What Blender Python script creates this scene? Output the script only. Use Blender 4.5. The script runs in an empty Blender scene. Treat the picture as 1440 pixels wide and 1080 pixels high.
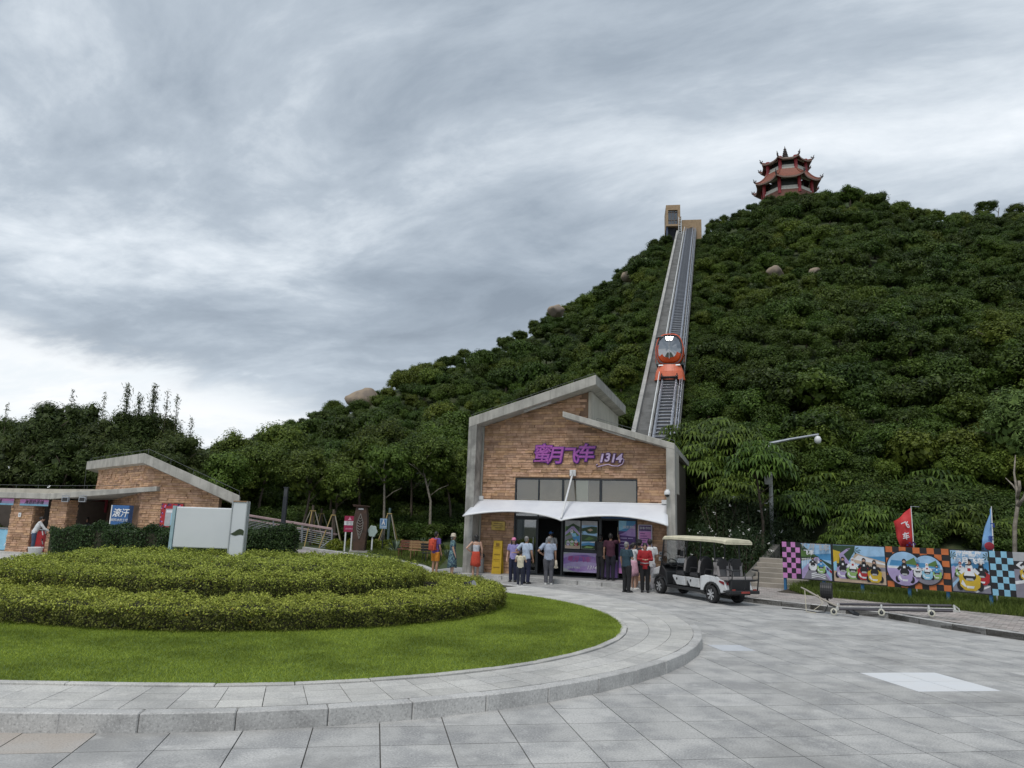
import bpy, math, random
import numpy as np
from mathutils import Vector, Matrix

random.seed(11)
RNG = np.random.default_rng(11)
scene = bpy.context.scene
COL = scene.collection
R_ = math.radians

# ------------------------------------------------------------------ camera
CAM_H = 2.2
PITCH, ROLL, FPX = R_(11.0), R_(1.9), 1000.0
_F = Vector((0, math.cos(PITCH), math.sin(PITCH)))
_U0 = Vector((0, -math.sin(PITCH), math.cos(PITCH)))
_R0 = Vector((1, 0, 0))
_U = _U0 * math.cos(ROLL) - _R0 * math.sin(ROLL)
_R = _R0 * math.cos(ROLL) + _U0 * math.sin(ROLL)
CAM = Vector((0, 0, CAM_H))
cam_data = bpy.data.cameras.new("camera")
cam_data.sensor_width = 36.0
cam_data.lens = 36.0 * FPX / 1440.0
cam_data.clip_start, cam_data.clip_end = 0.1, 3000.0
cam = bpy.data.objects.new("camera", cam_data)
COL.objects.link(cam)
cam.matrix_world = Matrix(((_R.x, _U.x, -_F.x, 0), (_R.y, _U.y, -_F.y, 0), (_R.z, _U.z, -_F.z, CAM_H), (0, 0, 0, 1)))
scene.camera = cam

# ------------------------------------------------------------------ sky and light
SUN_EL, SUN_AZ = R_(62), R_(200)      # azimuth clockwise from +Y: behind the camera
world = bpy.data.worlds.new("World")
scene.world = world
world.use_nodes = True


class NT:
    """small helper round a node tree"""
    def __init__(s, tree):
        s.t = tree
    def n(s, typ, **kw):
        nd = s.t.nodes.new(typ)
        for k, v in kw.items():
            if k == "inp":
                for i, val in v.items():
                    if isinstance(val, bpy.types.NodeSocket):
                        s.t.links.new(val, nd.inputs[i])
                    else:
                        nd.inputs[i].default_value = val
            else:
                setattr(nd, k, v)
        return nd
    def math(s, op, a, b=None, c=None, clamp=False):
        nd = s.n("ShaderNodeMath", operation=op, use_clamp=clamp)
        for i, v in enumerate((a, b, c)):
            if v is None:
                continue
            if isinstance(v, bpy.types.NodeSocket):
                s.t.links.new(v, nd.inputs[i])
            else:
                nd.inputs[i].default_value = v
        return nd.outputs[0]
    def mix(s, fac, a, b, blend="MIX"):
        nd = s.n("ShaderNodeMix", data_type="RGBA", blend_type=blend)
        for i, v in ((0, fac), (6, a), (7, b)):
            if isinstance(v, bpy.types.NodeSocket):
                s.t.links.new(v, nd.inputs[i])
            else:
                nd.inputs[i].default_value = v if not isinstance(v, tuple) else (*v, 1)[:4]
        return nd.outputs[2]
    def ramp(s, fac, stops, interp="LINEAR"):
        nd = s.n("ShaderNodeValToRGB")
        cr = nd.color_ramp
        cr.interpolation = interp
        while len(cr.elements) < len(stops):
            cr.elements.new(0.5)
        for e, (p, c) in zip(cr.elements, stops):
            e.position = p
            e.color = (*c, 1) if len(c) == 3 else c
        s.t.links.new(fac, nd.inputs[0])
        return nd.outputs[0]
    def noise(s, vec, scale, detail=4, rough=0.55, dist=0.0):
        nd = s.n("ShaderNodeTexNoise")
        nd.inputs["Scale"].default_value = scale
        nd.inputs["Detail"].default_value = detail
        nd.inputs["Roughness"].default_value = rough
        nd.inputs["Distortion"].default_value = dist
        if vec is not None:
            s.t.links.new(vec, nd.inputs["Vector"])
        return nd
    def step(s, x, lo, hi):
        nd = s.n("ShaderNodeMapRange", interpolation_type="SMOOTHSTEP")
        for i, v in ((0, x), (1, lo), (2, hi)):
            if isinstance(v, bpy.types.NodeSocket):
                s.t.links.new(v, nd.inputs[i])
            else:
                nd.inputs[i].default_value = v
        return nd.outputs[0]


world.node_tree.nodes.clear()
W = NT(world.node_tree)
w_out = W.n("ShaderNodeOutputWorld")
w_bg = W.n("ShaderNodeBackground")
w_bg.inputs["Strength"].default_value = 0.1
sky = W.n("ShaderNodeTexSky", sky_type="NISHITA", sun_disc=False, sun_elevation=SUN_EL, sun_rotation=SUN_AZ)
tc = W.n("ShaderNodeTexCoord")
sep = W.n("ShaderNodeSeparateXYZ", inp={0: tc.outputs["Generated"]})
dx, dy, dz = sep.outputs
hz = W.math("ADD", W.math("MAXIMUM", dz, 0.0), 0.16)
px_, py_ = W.math("DIVIDE", dx, hz), W.math("DIVIDE", dy, hz)
# the cloud deck: a plane overhead, streaks running from the upper left to the lower right
cu = W.math("ADD", W.math("MULTIPLY", px_, 0.62), W.math("MULTIPLY", py_, -0.30))
cv = W.math("ADD", W.math("MULTIPLY", px_, 0.42), W.math("MULTIPLY", py_, 0.95))
cvec = W.n("ShaderNodeCombineXYZ", inp={0: cu, 1: cv, 2: 3.7})
warp = W.noise(cvec.outputs[0], 0.7, 3, 0.5)
wv = W.n("ShaderNodeVectorMath", operation="MULTIPLY_ADD")
W.t.links.new(warp.outputs["Color"], wv.inputs[0])
wv.inputs[1].default_value = (0.85, 0.85, 0.85)
W.t.links.new(cvec.outputs[0], wv.inputs[2])
n1 = W.noise(wv.outputs[0], 0.95, 8, 0.56)
n2 = W.noise(wv.outputs[0], 2.7, 8, 0.62)
cl = W.math("ADD", W.math("MULTIPLY", n1.outputs["Fac"], 0.66), W.math("MULTIPLY", n2.outputs["Fac"], 0.34))
deck = W.ramp(cl, [(0.36, (2.1, 2.5, 3.0)), (0.45, (2.8, 3.28, 3.85)), (0.52, (3.8, 4.32, 4.9)), (0.585, (5.5, 6.0, 6.5)), (0.67, (7.6, 7.95, 8.3))])
# brighter clear strip under the deck, towards the open side on the left
tilt = W.math("ADD", dz, W.math("MULTIPLY", W.math("MAXIMUM", dx, -0.66), 0.21))
edge = W.math("ADD", tilt, W.math("MULTIPLY", W.math("SUBTRACT", n2.outputs["Fac"], 0.5), 0.13))
clear = W.math("SUBTRACT", 1.0, W.step(edge, 0.055, 0.105))
clearcol = W.mix(W.step(n2.outputs["Fac"], 0.35, 0.7), (6.7, 7.1, 7.4), (7.7, 7.8, 7.9))
low = W.math("SUBTRACT", 1.0, W.step(dz, 0.02, 0.34))
deck2 = W.mix(W.math("MULTIPLY", low, 0.38), deck, (5.9, 6.45, 7.0))
cloudcol = W.mix(clear, deck2, clearcol)
final = W.mix(0.96, sky.outputs["Color"], cloudcol)
W.t.links.new(final, w_bg.inputs["Color"])
W.t.links.new(w_bg.outputs[0], w_out.inputs[0])

sun_data = bpy.data.lights.new("sun", "SUN")
sun_data.energy = 1.5
sun_data.angle = R_(18)
sun_data.color = (1.0, 0.965, 0.92)
sun = bpy.data.objects.new("sun", sun_data)
COL.objects.link(sun)
sun_dir = Vector((math.sin(SUN_AZ) * math.cos(SUN_EL), math.cos(SUN_AZ) * math.cos(SUN_EL), math.sin(SUN_EL)))
sun.rotation_euler = sun_dir.to_track_quat("Z", "Y").to_euler()
sun.location = sun_dir * 60

vs = scene.view_settings
vs.view_transform, vs.look, vs.exposure, vs.gamma, vs.use_curve_mapping = "Standard", "None", 0.42, 1.0, False
scene.render.engine = "CYCLES"
scene.cycles.max_bounces, scene.cycles.diffuse_bounces, scene.cycles.glossy_bounces = 6, 3, 3
scene.cycles.transmission_bounces, scene.cycles.transparent_max_bounces = 4, 6


# ------------------------------------------------------------------ measured sight lines (survey of the place from the photograph)
def ray(px, py):
    return _F * FPX + _R * (px - 720) + _U * (540 - py)
def ground(px, py, z=0.0):
    d = ray(px, py)
    return CAM + d * ((z - CAM_H) / d.z)
def at(px, py, dist):
    d = ray(px, py)
    return CAM + d * (dist / d.y)
class Frame:
    """a building's own axes: u along the front, w into the building, z up"""
    def __init__(s, o, deg):
        a = R_(deg)
        s.o, s.deg = Vector((o[0], o[1], 0)), deg
        s.t, s.n = Vector((math.cos(a), -math.sin(a), 0)), Vector((math.sin(a), math.cos(a), 0))
    def on(s, px, py, w=0.0):
        d = ray(px, py)
        q = CAM + d * ((s.o + s.n * w - CAM).dot(s.n) / d.dot(s.n))
        return (q - s.o).dot(s.t), q.z
    def side(s, px, py, u):
        d = ray(px, py)
        q = CAM + d * ((s.o + s.t * u - CAM).dot(s.t) / d.dot(s.t))
        return (q - s.o).dot(s.n), q.z
    def world(s, u, w, z=0.0):
        return s.o + s.t * u + s.n * w + Vector((0, 0, z))


# ------------------------------------------------------------------ materials
_MATS = {}
def mat(name, col, rough=0.7, metal=0.0, col2=None, nscale=3.0, bump=0.0, bscale=30.0, rnd=0.0, detail=4,
        speck=0.0, spscale=120.0, stain=0.0, spec=0.5, trans=0.0, coord="Object", streak=0.0, emis=None):
    if name in _MATS:
        return _MATS[name]
    m = bpy.data.materials.new(name)
    m.use_nodes = True
    N = NT(m.node_tree)
    b = m.node_tree.nodes["Principled BSDF"]
    b.inputs["Roughness"].default_value = rough
    b.inputs["Metallic"].default_value = metal
    b.inputs["Specular IOR Level"].default_value = spec
    c = N.n("ShaderNodeTexCoord").outputs[coord]
    base = N.n("ShaderNodeRGB")
    base.outputs[0].default_value = (*col, 1)
    out = base.outputs[0]
    nz = N.noise(c, nscale, detail, 0.6)
    c2 = col2 or tuple(x * 0.82 for x in col)
    out = N.mix(N.step(nz.outputs["Fac"], 0.38, 0.66), out, c2)
    if streak:
        sv = N.n("ShaderNodeMapping", inp={0: c})
        sv.inputs["Scale"].default_value = (2.2, 2.2, 0.22)
        sn = N.noise(sv.outputs[0], 2.0, 5, 0.65)
        out = N.mix(N.math("MULTIPLY", N.step(sn.outputs["Fac"], 0.45, 0.66), streak), out, tuple(x * 0.45 for x in col))
    if speck:
        sp = N.noise(c, spscale, 2, 0.7)
        out = N.mix(N.math("MULTIPLY", N.step(sp.outputs["Fac"], 0.55, 0.68), speck), out, tuple(x * 0.4 for x in col))
        out = N.mix(N.math("MULTIPLY", N.step(sp.outputs["Fac"], 0.46, 0.36), speck * 0.7), out, tuple(min(1, x * 1.45) for x in col))
    if stain:
        s1 = N.noise(c, 0.45, 5, 0.65, 0.6)
        s2 = N.noise(c, 3.1, 3, 0.6)
        out = N.mix(N.math("MULTIPLY", N.step(s1.outputs["Fac"], .50, .66), stain), out, tuple(x * .55 for x in col))
        out = N.mix(N.math("MULTIPLY", N.step(s2.outputs["Fac"], .58, .70), stain * .8), out, tuple(min(1, x * 1.25) for x in col))
    if rnd:
        oi = N.n("ShaderNodeObjectInfo").outputs["Random"]
        gi = N.n("ShaderNodeNewGeometry").outputs["Random Per Island"]
        r = N.math("FRACT", N.math("ADD", oi, gi))
        hs = N.n("ShaderNodeHueSaturation", inp={4: out})
        m.node_tree.links.new(N.math("MULTIPLY_ADD", r, 2 * rnd, 1.0 - rnd), hs.inputs["Value"])
        r2 = N.math("FRACT", N.math("MULTIPLY", r, 7.13))
        m.node_tree.links.new(N.math("MULTIPLY_ADD", r2, 0.5 * rnd, 1.0 - 0.25 * rnd), hs.inputs["Saturation"])
        m.node_tree.links.new(N.math("MULTIPLY_ADD", r2, 0.05 * rnd, 0.5 - 0.025 * rnd), hs.inputs["Hue"])
        out = hs.outputs[0]
    m.node_tree.links.new(out, b.inputs["Base Color"])
    if bump:
        bn = N.noise(c, bscale, 5, 0.6)
        bp = N.n("ShaderNodeBump", inp={"Height": bn.outputs["Fac"]})
        bp.inputs["Strength"].default_value = bump
        bp.inputs["Distance"].default_value = 0.03
        m.node_tree.links.new(bp.outputs[0], b.inputs["Normal"])
    if trans:
        b.inputs["Transmission Weight"].default_value = trans
    if emis:
        b.inputs["Emission Color"].default_value = (*emis[0], 1)
        b.inputs["Emission Strength"].default_value = emis[1]
    m.diffuse_color = (*col, 1)
    _MATS[name] = m
    return m


def leaf_mat(name, col, col2, rnd=0.35, gloss=0.45, transl=0.25, patch=0.0):
    if name in _MATS:
        return _MATS[name]
    m = bpy.data.materials.new(name)
    m.use_nodes = True
    N = NT(m.node_tree)
    b = m.node_tree.nodes["Principled BSDF"]
    oi = N.n("ShaderNodeObjectInfo").outputs["Random"]
    gi = N.n("ShaderNodeNewGeometry").outputs["Random Per Island"]
    out = N.mix(gi, col, col2)
    if patch:
        pn = N.noise(N.n("ShaderNodeTexCoord").outputs["Object"], patch, 4, 0.65)
        out = N.mix(N.step(pn.outputs["Fac"], .40, .66), out, tuple(x * .62 for x in col))
    hs = N.n("ShaderNodeHueSaturation", inp={4: out})
    v = N.math("ADD", N.math("MULTIPLY_ADD", oi, 2 * rnd, 1.0 - rnd), N.math("MULTIPLY_ADD", gi, 0.5, -0.25))
    m.node_tree.links.new(v, hs.inputs["Value"])
    m.node_tree.links.new(N.math("MULTIPLY_ADD", N.math("FRACT", N.math("MULTIPLY", oi, 9.7)), 0.026, 0.487), hs.inputs["Hue"])
    m.node_tree.links.new(hs.outputs[0], b.inputs["Base Color"])
    b.inputs["Roughness"].default_value = gloss
    b.inputs["Specular IOR Level"].default_value = 0.16
    if transl:
        tr = N.n("ShaderNodeBsdfTranslucent", inp={0: hs.outputs[0]})
        ms = N.n("ShaderNodeMixShader", inp={0: transl, 1: b.outputs[0], 2: tr.outputs[0]})
        m.node_tree.links.new(ms.outputs[0], m.node_tree.nodes["Material Output"].inputs[0])
    _MATS[name] = m
    return m


# ------------------------------------------------------------------ mesh helpers
class MB:
    """collects shapes and links them as ONE mesh object"""
    def __init__(s):
        s.v, s.f, s.m = [], [], []
    def add(s, vs_, fs, mi=0):
        k = len(s.v)
        s.v += [tuple(p) for p in vs_]
        s.f += [tuple(i + k for i in f) for f in fs]
        s.m += [mi] * len(fs)
        return s
    def hexa(s, p, mi=0):
        return s.add(p, [(3, 2, 1, 0), (4, 5, 6, 7), (0, 1, 5, 4), (1, 2, 6, 5), (2, 3, 7, 6), (3, 0, 4, 7)], mi)
    def box(s, x0, x1, y0, y1, z0, z1, mi=0):
        return s.hexa([(x0, y0, z0), (x1, y0, z0), (x1, y1, z0), (x0, y1, z0), (x0, y0, z1), (x1, y0, z1), (x1, y1, z1), (x0, y1, z1)], mi)
    def obox(s, c, ax, size, mi=0):
        """oriented box: centre, three axes, full sizes"""
        c = Vector(c)
        a, b, d = [Vector(v).normalized() * (k / 2) for v, k in zip(ax, size)]
        return s.hexa([c - a - b - d, c + a - b - d, c + a + b - d, c - a + b - d, c - a - b + d, c + a - b + d, c + a + b + d, c - a + b + d], mi)
    def prism(s, poly, vec, mi=0, mi_side=None):
        n = len(poly)
        a = [Vector(p) for p in poly]
        b = [p + Vector(vec) for p in a]
        k = len(s.v)
        s.v += [tuple(p) for p in a + b]
        s.f += [tuple(k + i for i in range(n))[::-1], tuple(k + n + i for i in range(n))]
        s.m += [mi, mi]
        for i in range(n):
            j = (i + 1) % n
            s.f.append((k + i, k + j, k + n + j, k + n + i))
            s.m.append(mi if mi_side is None else mi_side)
        return s
    def poly(s, pts, mi=0):
        return s.add(pts, [tuple(range(len(pts)))], mi)
    def tube(s, pts, r, n=8, mi=0, cap=True, ry=None):
        pts = [Vector(p) for p in pts]
        rs = r if isinstance(r, (list, tuple)) else [r] * len(pts)
        rys = rs if ry is None else (ry if isinstance(ry, (list, tuple)) else [ry] * len(pts))
        k = len(s.v)
        d0 = (pts[1] - pts[0]).normalized()
        up = Vector((0, 0, 1)) if abs(d0.z) < 0.9 else Vector((0, 1, 0))
        for i, p in enumerate(pts):
            d = (pts[min(i + 1, len(pts) - 1)] - pts[max(i - 1, 0)]).normalized()
            a = up.cross(d)
            if a.length < 1e-4:
                a = Vector((1, 0, 0)).cross(d)
            a.normalize()
            b = d.cross(a)
            up = b if abs(d.z) < 0.9 else up
            for j in range(n):
                t = 2 * math.pi * j / n
                s.v.append(tuple(p + a * (math.cos(t) * rs[i]) + b * (math.sin(t) * rys[i])))
        for i in range(len(pts) - 1):
            for j in range(n):
                s.f.append((k + i * n + j, k + i * n + (j + 1) % n, k + (i + 1) * n + (j + 1) % n, k + (i + 1) * n + j))
                s.m.append(mi)
        if cap:
            s.f += [tuple(k + j for j in range(n))[::-1], tuple(k + (len(pts) - 1) * n + j for j in range(n))]
            s.m += [mi, mi]
        return s
    def lathe(s, prof, n=16, o=(0, 0, 0), ax=(0, 0, 1), mi=0):
        ax = Vector(ax).normalized()
        q = Vector((0, 0, 1)).rotation_difference(ax)
        o = Vector(o)
        k = len(s.v)
        for r, z in prof:
            for j in range(n):
                t = 2 * math.pi * j / n
                s.v.append(tuple(o + q @ Vector((r * math.cos(t), r * math.sin(t), z))))
        for i in range(len(prof) - 1):
            for j in range(n):
                s.f.append((k + i * n + j, k + i * n + (j + 1) % n, k + (i + 1) * n + (j + 1) % n, k + (i + 1) * n + j))
                s.m.append(mi)
        s.f += [tuple(k + j for j in range(n))[::-1], tuple(k + (len(prof) - 1) * n + j for j in range(n))]
        s.m += [mi, mi]
        return s
    def loft(s, rows, closed=True, mi=0, caps=False):
        k, n = len(s.v), len(rows[0])
        for r in rows:
            s.v += [tuple(p) for p in r]
        for j in range(len(rows) - 1):
            for i in range(n if closed else n - 1):
                a, c = k + j * n + i, k + j * n + (i + 1) % n
                s.f.append((a, c, c + n, a + n)); s.m.append(mi)
        if caps:
            s.f += [tuple(range(k, k + n))[::-1], tuple(range(k + (len(rows) - 1) * n, k + len(rows) * n))]; s.m += [mi, mi]
        return s
    def ell(s, c, r, nu=12, nv=8, mi=0, rot=None):
        c = Vector(c)
        k = len(s.v)
        for i in range(nv + 1):
            a = math.pi * i / nv
            for j in range(nu):
                t = 2 * math.pi * j / nu
                p = Vector((r[0] * math.sin(a) * math.cos(t), r[1] * math.sin(a) * math.sin(t), r[2] * math.cos(a)))
                s.v.append(tuple(c + (rot @ p if rot else p)))
        for i in range(nv):
            for j in range(nu):
                s.f.append((k + i * nu + j, k + (i + 1) * nu + j, k + (i + 1) * nu + (j + 1) % nu, k + i * nu + (j + 1) % nu))
                s.m.append(mi)
        return s
    def mesh(s, name, mats, smooth=False):
        me = bpy.data.meshes.new(name)
        me.from_pydata(s.v, [], s.f)
        for m in (mats if isinstance(mats, (list, tuple)) else [mats]):
            me.materials.append(m)
        me.polygons.foreach_set("material_index", s.m)
        if smooth:
            me.polygons.foreach_set("use_smooth", [True] * len(s.f))
        me.update()
        return me
    def build(s, name, mats, parent=None, smooth=False, bevel=0.0, seg=2, auto=None):
        o = bpy.data.objects.new(name, s.mesh(name, mats, smooth or auto is not None))
        COL.objects.link(o)
        if parent is not None:
            o.parent = parent
        if bevel:
            md = o.modifiers.new("bevel", "BEVEL")
            md.width, md.segments, md.limit_method, md.angle_limit = bevel, seg, "ANGLE", R_(40)
        return o


def np_mesh(name, verts, nper, mats, parent=None, mi=None):
    """mesh object of len(verts)/nper polygons, nper corners each (fast)"""
    verts = np.ascontiguousarray(verts, dtype=np.float32).reshape(-1, 3)
    n = len(verts)
    me = bpy.data.meshes.new(name)
    me.vertices.add(n)
    me.vertices.foreach_set("co", verts.ravel())
    me.loops.add(n)
    me.loops.foreach_set("vertex_index", np.arange(n, dtype=np.int32))
    me.polygons.add(n // nper)
    me.polygons.foreach_set("loop_start", np.arange(0, n, nper, dtype=np.int32))
    if mi is not None:
        me.polygons.foreach_set("material_index", np.asarray(mi, dtype=np.int32))
    for m in (mats if isinstance(mats, (list, tuple)) else [mats]):
        me.materials.append(m)
    me.update(calc_edges=True)
    if parent == "mesh":
        return me
    o = bpy.data.objects.new(name, me)
    COL.objects.link(o)
    if parent is not None:
        o.parent = parent
    return o


def tag(o, label=None, cat=None, group=None, kind=None):
    for k, v in (("label", label), ("category", cat), ("group", group), ("kind", kind)):
        if v:
            o[k] = v
    return o
def thing(name, label, cat, loc=(0, 0, 0), rz=0.0, group=None):
    o = bpy.data.objects.new(name, None)
    COL.objects.link(o)
    o.empty_display_size = 0.2
    o.location, o.rotation_euler = loc, (0, 0, rz)
    return tag(o, label, cat, group)
def link_copy(o, parent=None, loc=None, rz=None, scale=None):
    c = o.copy()
    COL.objects.link(c)
    c.parent = parent
    if loc is not None:
        c.location = loc
    if rz is not None:
        c.rotation_euler = (0, 0, rz)
    if scale is not None:
        c.scale = scale if isinstance(scale, (tuple, list, Vector)) else (scale,) * 3
    return c
def copy_thing(root, kids, loc, rz, scale=1.0, label=None, group=None):
    r = link_copy(root, None, loc, rz, scale)
    if label:
        r["label"] = label
    if group:
        r["group"] = group
    for k in kids:
        link_copy(k, r)
    return r


def text_obj(name, body, size, m, parent=None, loc=(0, 0, 0), rot=(R_(90), 0, 0), extrude=0.004, offset=0.0, shear=0.0, align="CENTER", width=None):
    cu = bpy.data.curves.new(name, "FONT")
    cu.body, cu.size, cu.extrude, cu.offset, cu.shear = body, size, extrude, offset, shear
    cu.align_x, cu.align_y, cu.resolution_u = align, "CENTER", 3
    tmp = bpy.data.objects.new(name + "_tmp", cu)
    COL.objects.link(tmp)
    dg = bpy.context.evaluated_depsgraph_get()
    me = bpy.data.meshes.new_from_object(tmp.evaluated_get(dg))
    bpy.data.objects.remove(tmp)
    me.materials.clear()
    me.materials.append(m)
    o = bpy.data.objects.new(name, me)
    COL.objects.link(o)
    o.parent = parent
    o.location, o.rotation_euler = loc, rot
    if width and len(me.vertices):
        xs = [v.co.x for v in me.vertices]
        k = width / max(1e-6, max(xs) - min(xs))
        o.scale = (k, 1, 1)
    return o


# ------------------------------------------------------------------ palette
granite = mat("granite", (0.43, 0.425, 0.41), 0.75, col2=(0.30, 0.30, 0.297), nscale=1.7, speck=0.6, spscale=45, bump=0.08, bscale=60, rnd=0.10, detail=2, stain=.55)
granite_walk = mat("granite_walk", (0.49, 0.48, 0.45), 0.75, col2=(0.385, 0.38, 0.365), nscale=1.6, speck=0.5, spscale=55, rnd=0.12, stain=.35)
kerb_mat = mat("granite_kerb", (0.47, 0.465, 0.45), 0.75, col2=(0.35, 0.345, 0.335), nscale=2.2, speck=0.55, spscale=42, bump=0.15, bscale=40, rnd=0.10)
joint_mat = mat("joint_dirt", (0.075, 0.07, 0.06), 0.95)
white_paint = mat("white_tile", (0.66, 0.67, 0.68), 0.6, col2=(0.66, 0.68, 0.70), nscale=2.5)
concrete = mat("concrete", (0.45, 0.435, 0.395), 0.85, col2=(0.33, 0.32, 0.29), nscale=1.2, bump=0.15, bscale=18, streak=0.5, detail=6)
concrete_stain = mat("stained_concrete", (0.44, 0.43, 0.395), 0.85, col2=(0.13, 0.128, 0.12), nscale=0.8, bump=0.15, bscale=18, streak=0.9, detail=7)
beige_render = mat("beige_render", (0.50, 0.47, 0.40), 0.85, col2=(0.43, 0.40, 0.34), nscale=1.0, streak=0.3)
brick_mat = mat("split_stone", (0.53, 0.335, 0.215), 0.85, col2=(0.40, 0.235, 0.14), nscale=6.0, bump=0.7, bscale=24, rnd=0.24)
mortar = mat("mortar_brown", (0.25, 0.16, 0.105), 0.95)  # brown mortar backing seen between the bricks
dark_metal = mat("dark_frame", (0.035, 0.04, 0.045), 0.45, 0.3)
steel = mat("galvanised_steel", (0.42, 0.44, 0.47), 0.45, 0.6, col2=(0.33, 0.35, 0.38), nscale=4)
white_metal = mat("white_metal", (0.72, 0.73, 0.73), 0.45, col2=(0.64, 0.65, 0.66))
black_rubber = mat("black_rubber", (0.018, 0.018, 0.02), 0.75)
black_plastic = mat("black_plastic", (0.022, 0.023, 0.025), 0.5)
soil = mat("soil", (0.055, 0.045, 0.032), 0.95, col2=(0.03, 0.032, 0.018), nscale=0.6)
bark = mat("bark", (0.13, 0.10, 0.075), 0.9, col2=(0.075, 0.058, 0.045), nscale=7, bump=0.4)
pale_bark = mat("pale_bark", (0.30, 0.265, 0.215), 0.9, col2=(0.18, 0.155, 0.125), nscale=6, bump=0.3)
rock_mat = mat("boulder_rock", (0.30, 0.235, 0.17), 0.9, col2=(0.17, 0.14, 0.115), nscale=0.45, bump=0.6, bscale=2.5, detail=6)

# ================================================================== THE LAND
def project(p):
    v = Vector(p) - CAM
    k = v.dot(_F)
    return 720 + FPX * v.dot(_R) / k, 540 - FPX * v.dot(_U) / k

# skyline of the hill: (sight line, distance of the ridge there)
SIL = [(-500, 735, 85), (-200, 715, 80), (60, 672, 78), (200, 640, 76), (290, 617, 76), (400, 582, 80), (500, 545, 84), (560, 515, 88), (640, 482, 92),
       (700, 468, 96), (770, 432, 99), (830, 400, 102), (880, 364, 106), (915, 338, 109), (940, 330, 112), (985, 312, 116), (1010, 299, 122), (1040, 288, 128),
       (1070, 273, 132), (1110, 262, 134), (1180, 259, 134), (1230, 268, 132), (1260, 279, 130), (1350, 286, 128), (1400, 286, 126), (1440, 290, 124), (1600, 312, 122), (1900, 420, 115)]
_th, _te, _rr = [], [], []
for sx, sy, sr in SIL:
    d = ray(sx, sy)
    h = math.hypot(d.x, d.y)
    _th.append(math.atan2(d.x, d.y)); _te.append(d.z / h); _rr.append(sr)
_rb_th = [R_(a) for a in (-60, -20, -10, -2, 6, 14, 20, 30, 60)]
_rb = [47, 46, 46, 46, 44, 38, 33, 31, 31]
# funicular line (track centre)
TR0, TR1 = at(932, 606, 46.0), at(969, 328, 104.0)
TRD = (TR1 - TR0)
TRL = TRD.length
TRD.normalize()
TR_H = Vector((TRD.x, TRD.y, 0)).normalized()
TR_X = Vector((TR_H.y, -TR_H.x, 0))            # to the right looking uphill
TR_N = TR_X.cross(TRD).normalized()             # away from the slope
CANOPY = 3.1

def smooth(a, b, x):
    t = min(1, max(0, (x - a) / (b - a)))
    return t * t * (3 - 2 * t)
def wob(x, y):
    return (math.sin(x * 0.21 + 1.3 * math.sin(y * 0.13)) + math.sin(y * 0.17 + 1.1 * math.sin(x * 0.11 + 2)) + 0.6 * math.sin(x * 0.47 + y * 0.39)) * 0.45
def terrain(x, y):
    r, th = math.hypot(x, y), math.atan2(x, y)
    rr = float(np.interp(th, _th, _rr)); te = float(np.interp(th, _th, _te)); rb = float(np.interp(th, _rb_th, _rb))
    zr = CAM_H + rr * te - CANOPY
    g = min(1.3, max(0.0, (y - 31.0) * 0.055)) * smooth(1.5, -4, x) * smooth(-20, -13, x) + 0.02 * smooth(-13, -17, x)
    g = g - 0.1 * (1 - smooth(29, 33, y))
    s = (r - rb) / (rr - rb)
    if s <= 0:
        z = g
    elif s <= 1:
        z = g + (zr - g) * (0.86 * s + 0.14 * s * s) + wob(x, y) * smooth(0, 0.15, s) * (1.0 - 0.6 * smooth(.8, 1, s))
    else:
        z = zr - (s - 1) ** 1.3 * 0.9 * max(zr, 5) + wob(x, y) * .4
    # graded along the funicular
    q = Vector((x, y, 0)) - Vector((TR0.x, TR0.y, 0))
    a, lat = q.dot(TR_H), abs(q.dot(TR_X) + 0.4)
    Lh = TRL * TRD.dot(TR_H)
    if -6 < a < Lh + 8:
        zt = TR0.z + TRD.z / TRD.dot(TR_H) * min(a, Lh) - 1.7
        wgt = math.exp(-(lat / 6.5) ** 2)
        z = z * (1 - wgt) + zt * wgt
        if lat < 3.0:
            z = min(z, zt)
    return z

hill_ground = mat("hill_earth", (0.042, 0.066, 0.02), 0.95, col2=(0.05, 0.06, 0.024), nscale=0.35)
def build_terrain():
    nth, rs = 150, list(np.concatenate([np.linspace(18, 46, 24), np.linspace(48, 150, 56), np.linspace(158, 330, 14)]))
    ths = np.linspace(R_(-72), R_(72), nth)
    v, f = [], []
    for r in rs:
        for t in ths:
            x, y = r * math.sin(t), r * math.cos(t)
            v.append((x, y, terrain(x, y)))
    for i in range(len(rs) - 1):
        for j in range(nth - 1):
            f.append((i * nth + j, i * nth + j + 1, (i + 1) * nth + j + 1, (i + 1) * nth + j))
    b = MB(); b.add(v, f)
    return tag(b.build("hill", hill_ground, smooth=True), kind="structure")
build_terrain()
b = MB(); b.add([(-900, -300, -0.35), (900, -300, -0.35), (900, 1500, -0.35), (-900, 1500, -0.35)], [(0, 1, 2, 3)])
tag(b.build("ground", mat("far_ground", (0.09, 0.10, 0.06), 0.95, col2=(0.06, 0.07, 0.04), nscale=0.02)), kind="structure")

b = MB(); b.poly([(-60, 6, .035), (-13.2, 6, .035), (-13.2, 20, .035), (-12.5, 27, .035), (-14.5, 33.2, .035), (-60, 36, .035)])
tag(b.build("forecourt", granite_walk), kind="structure")
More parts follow.
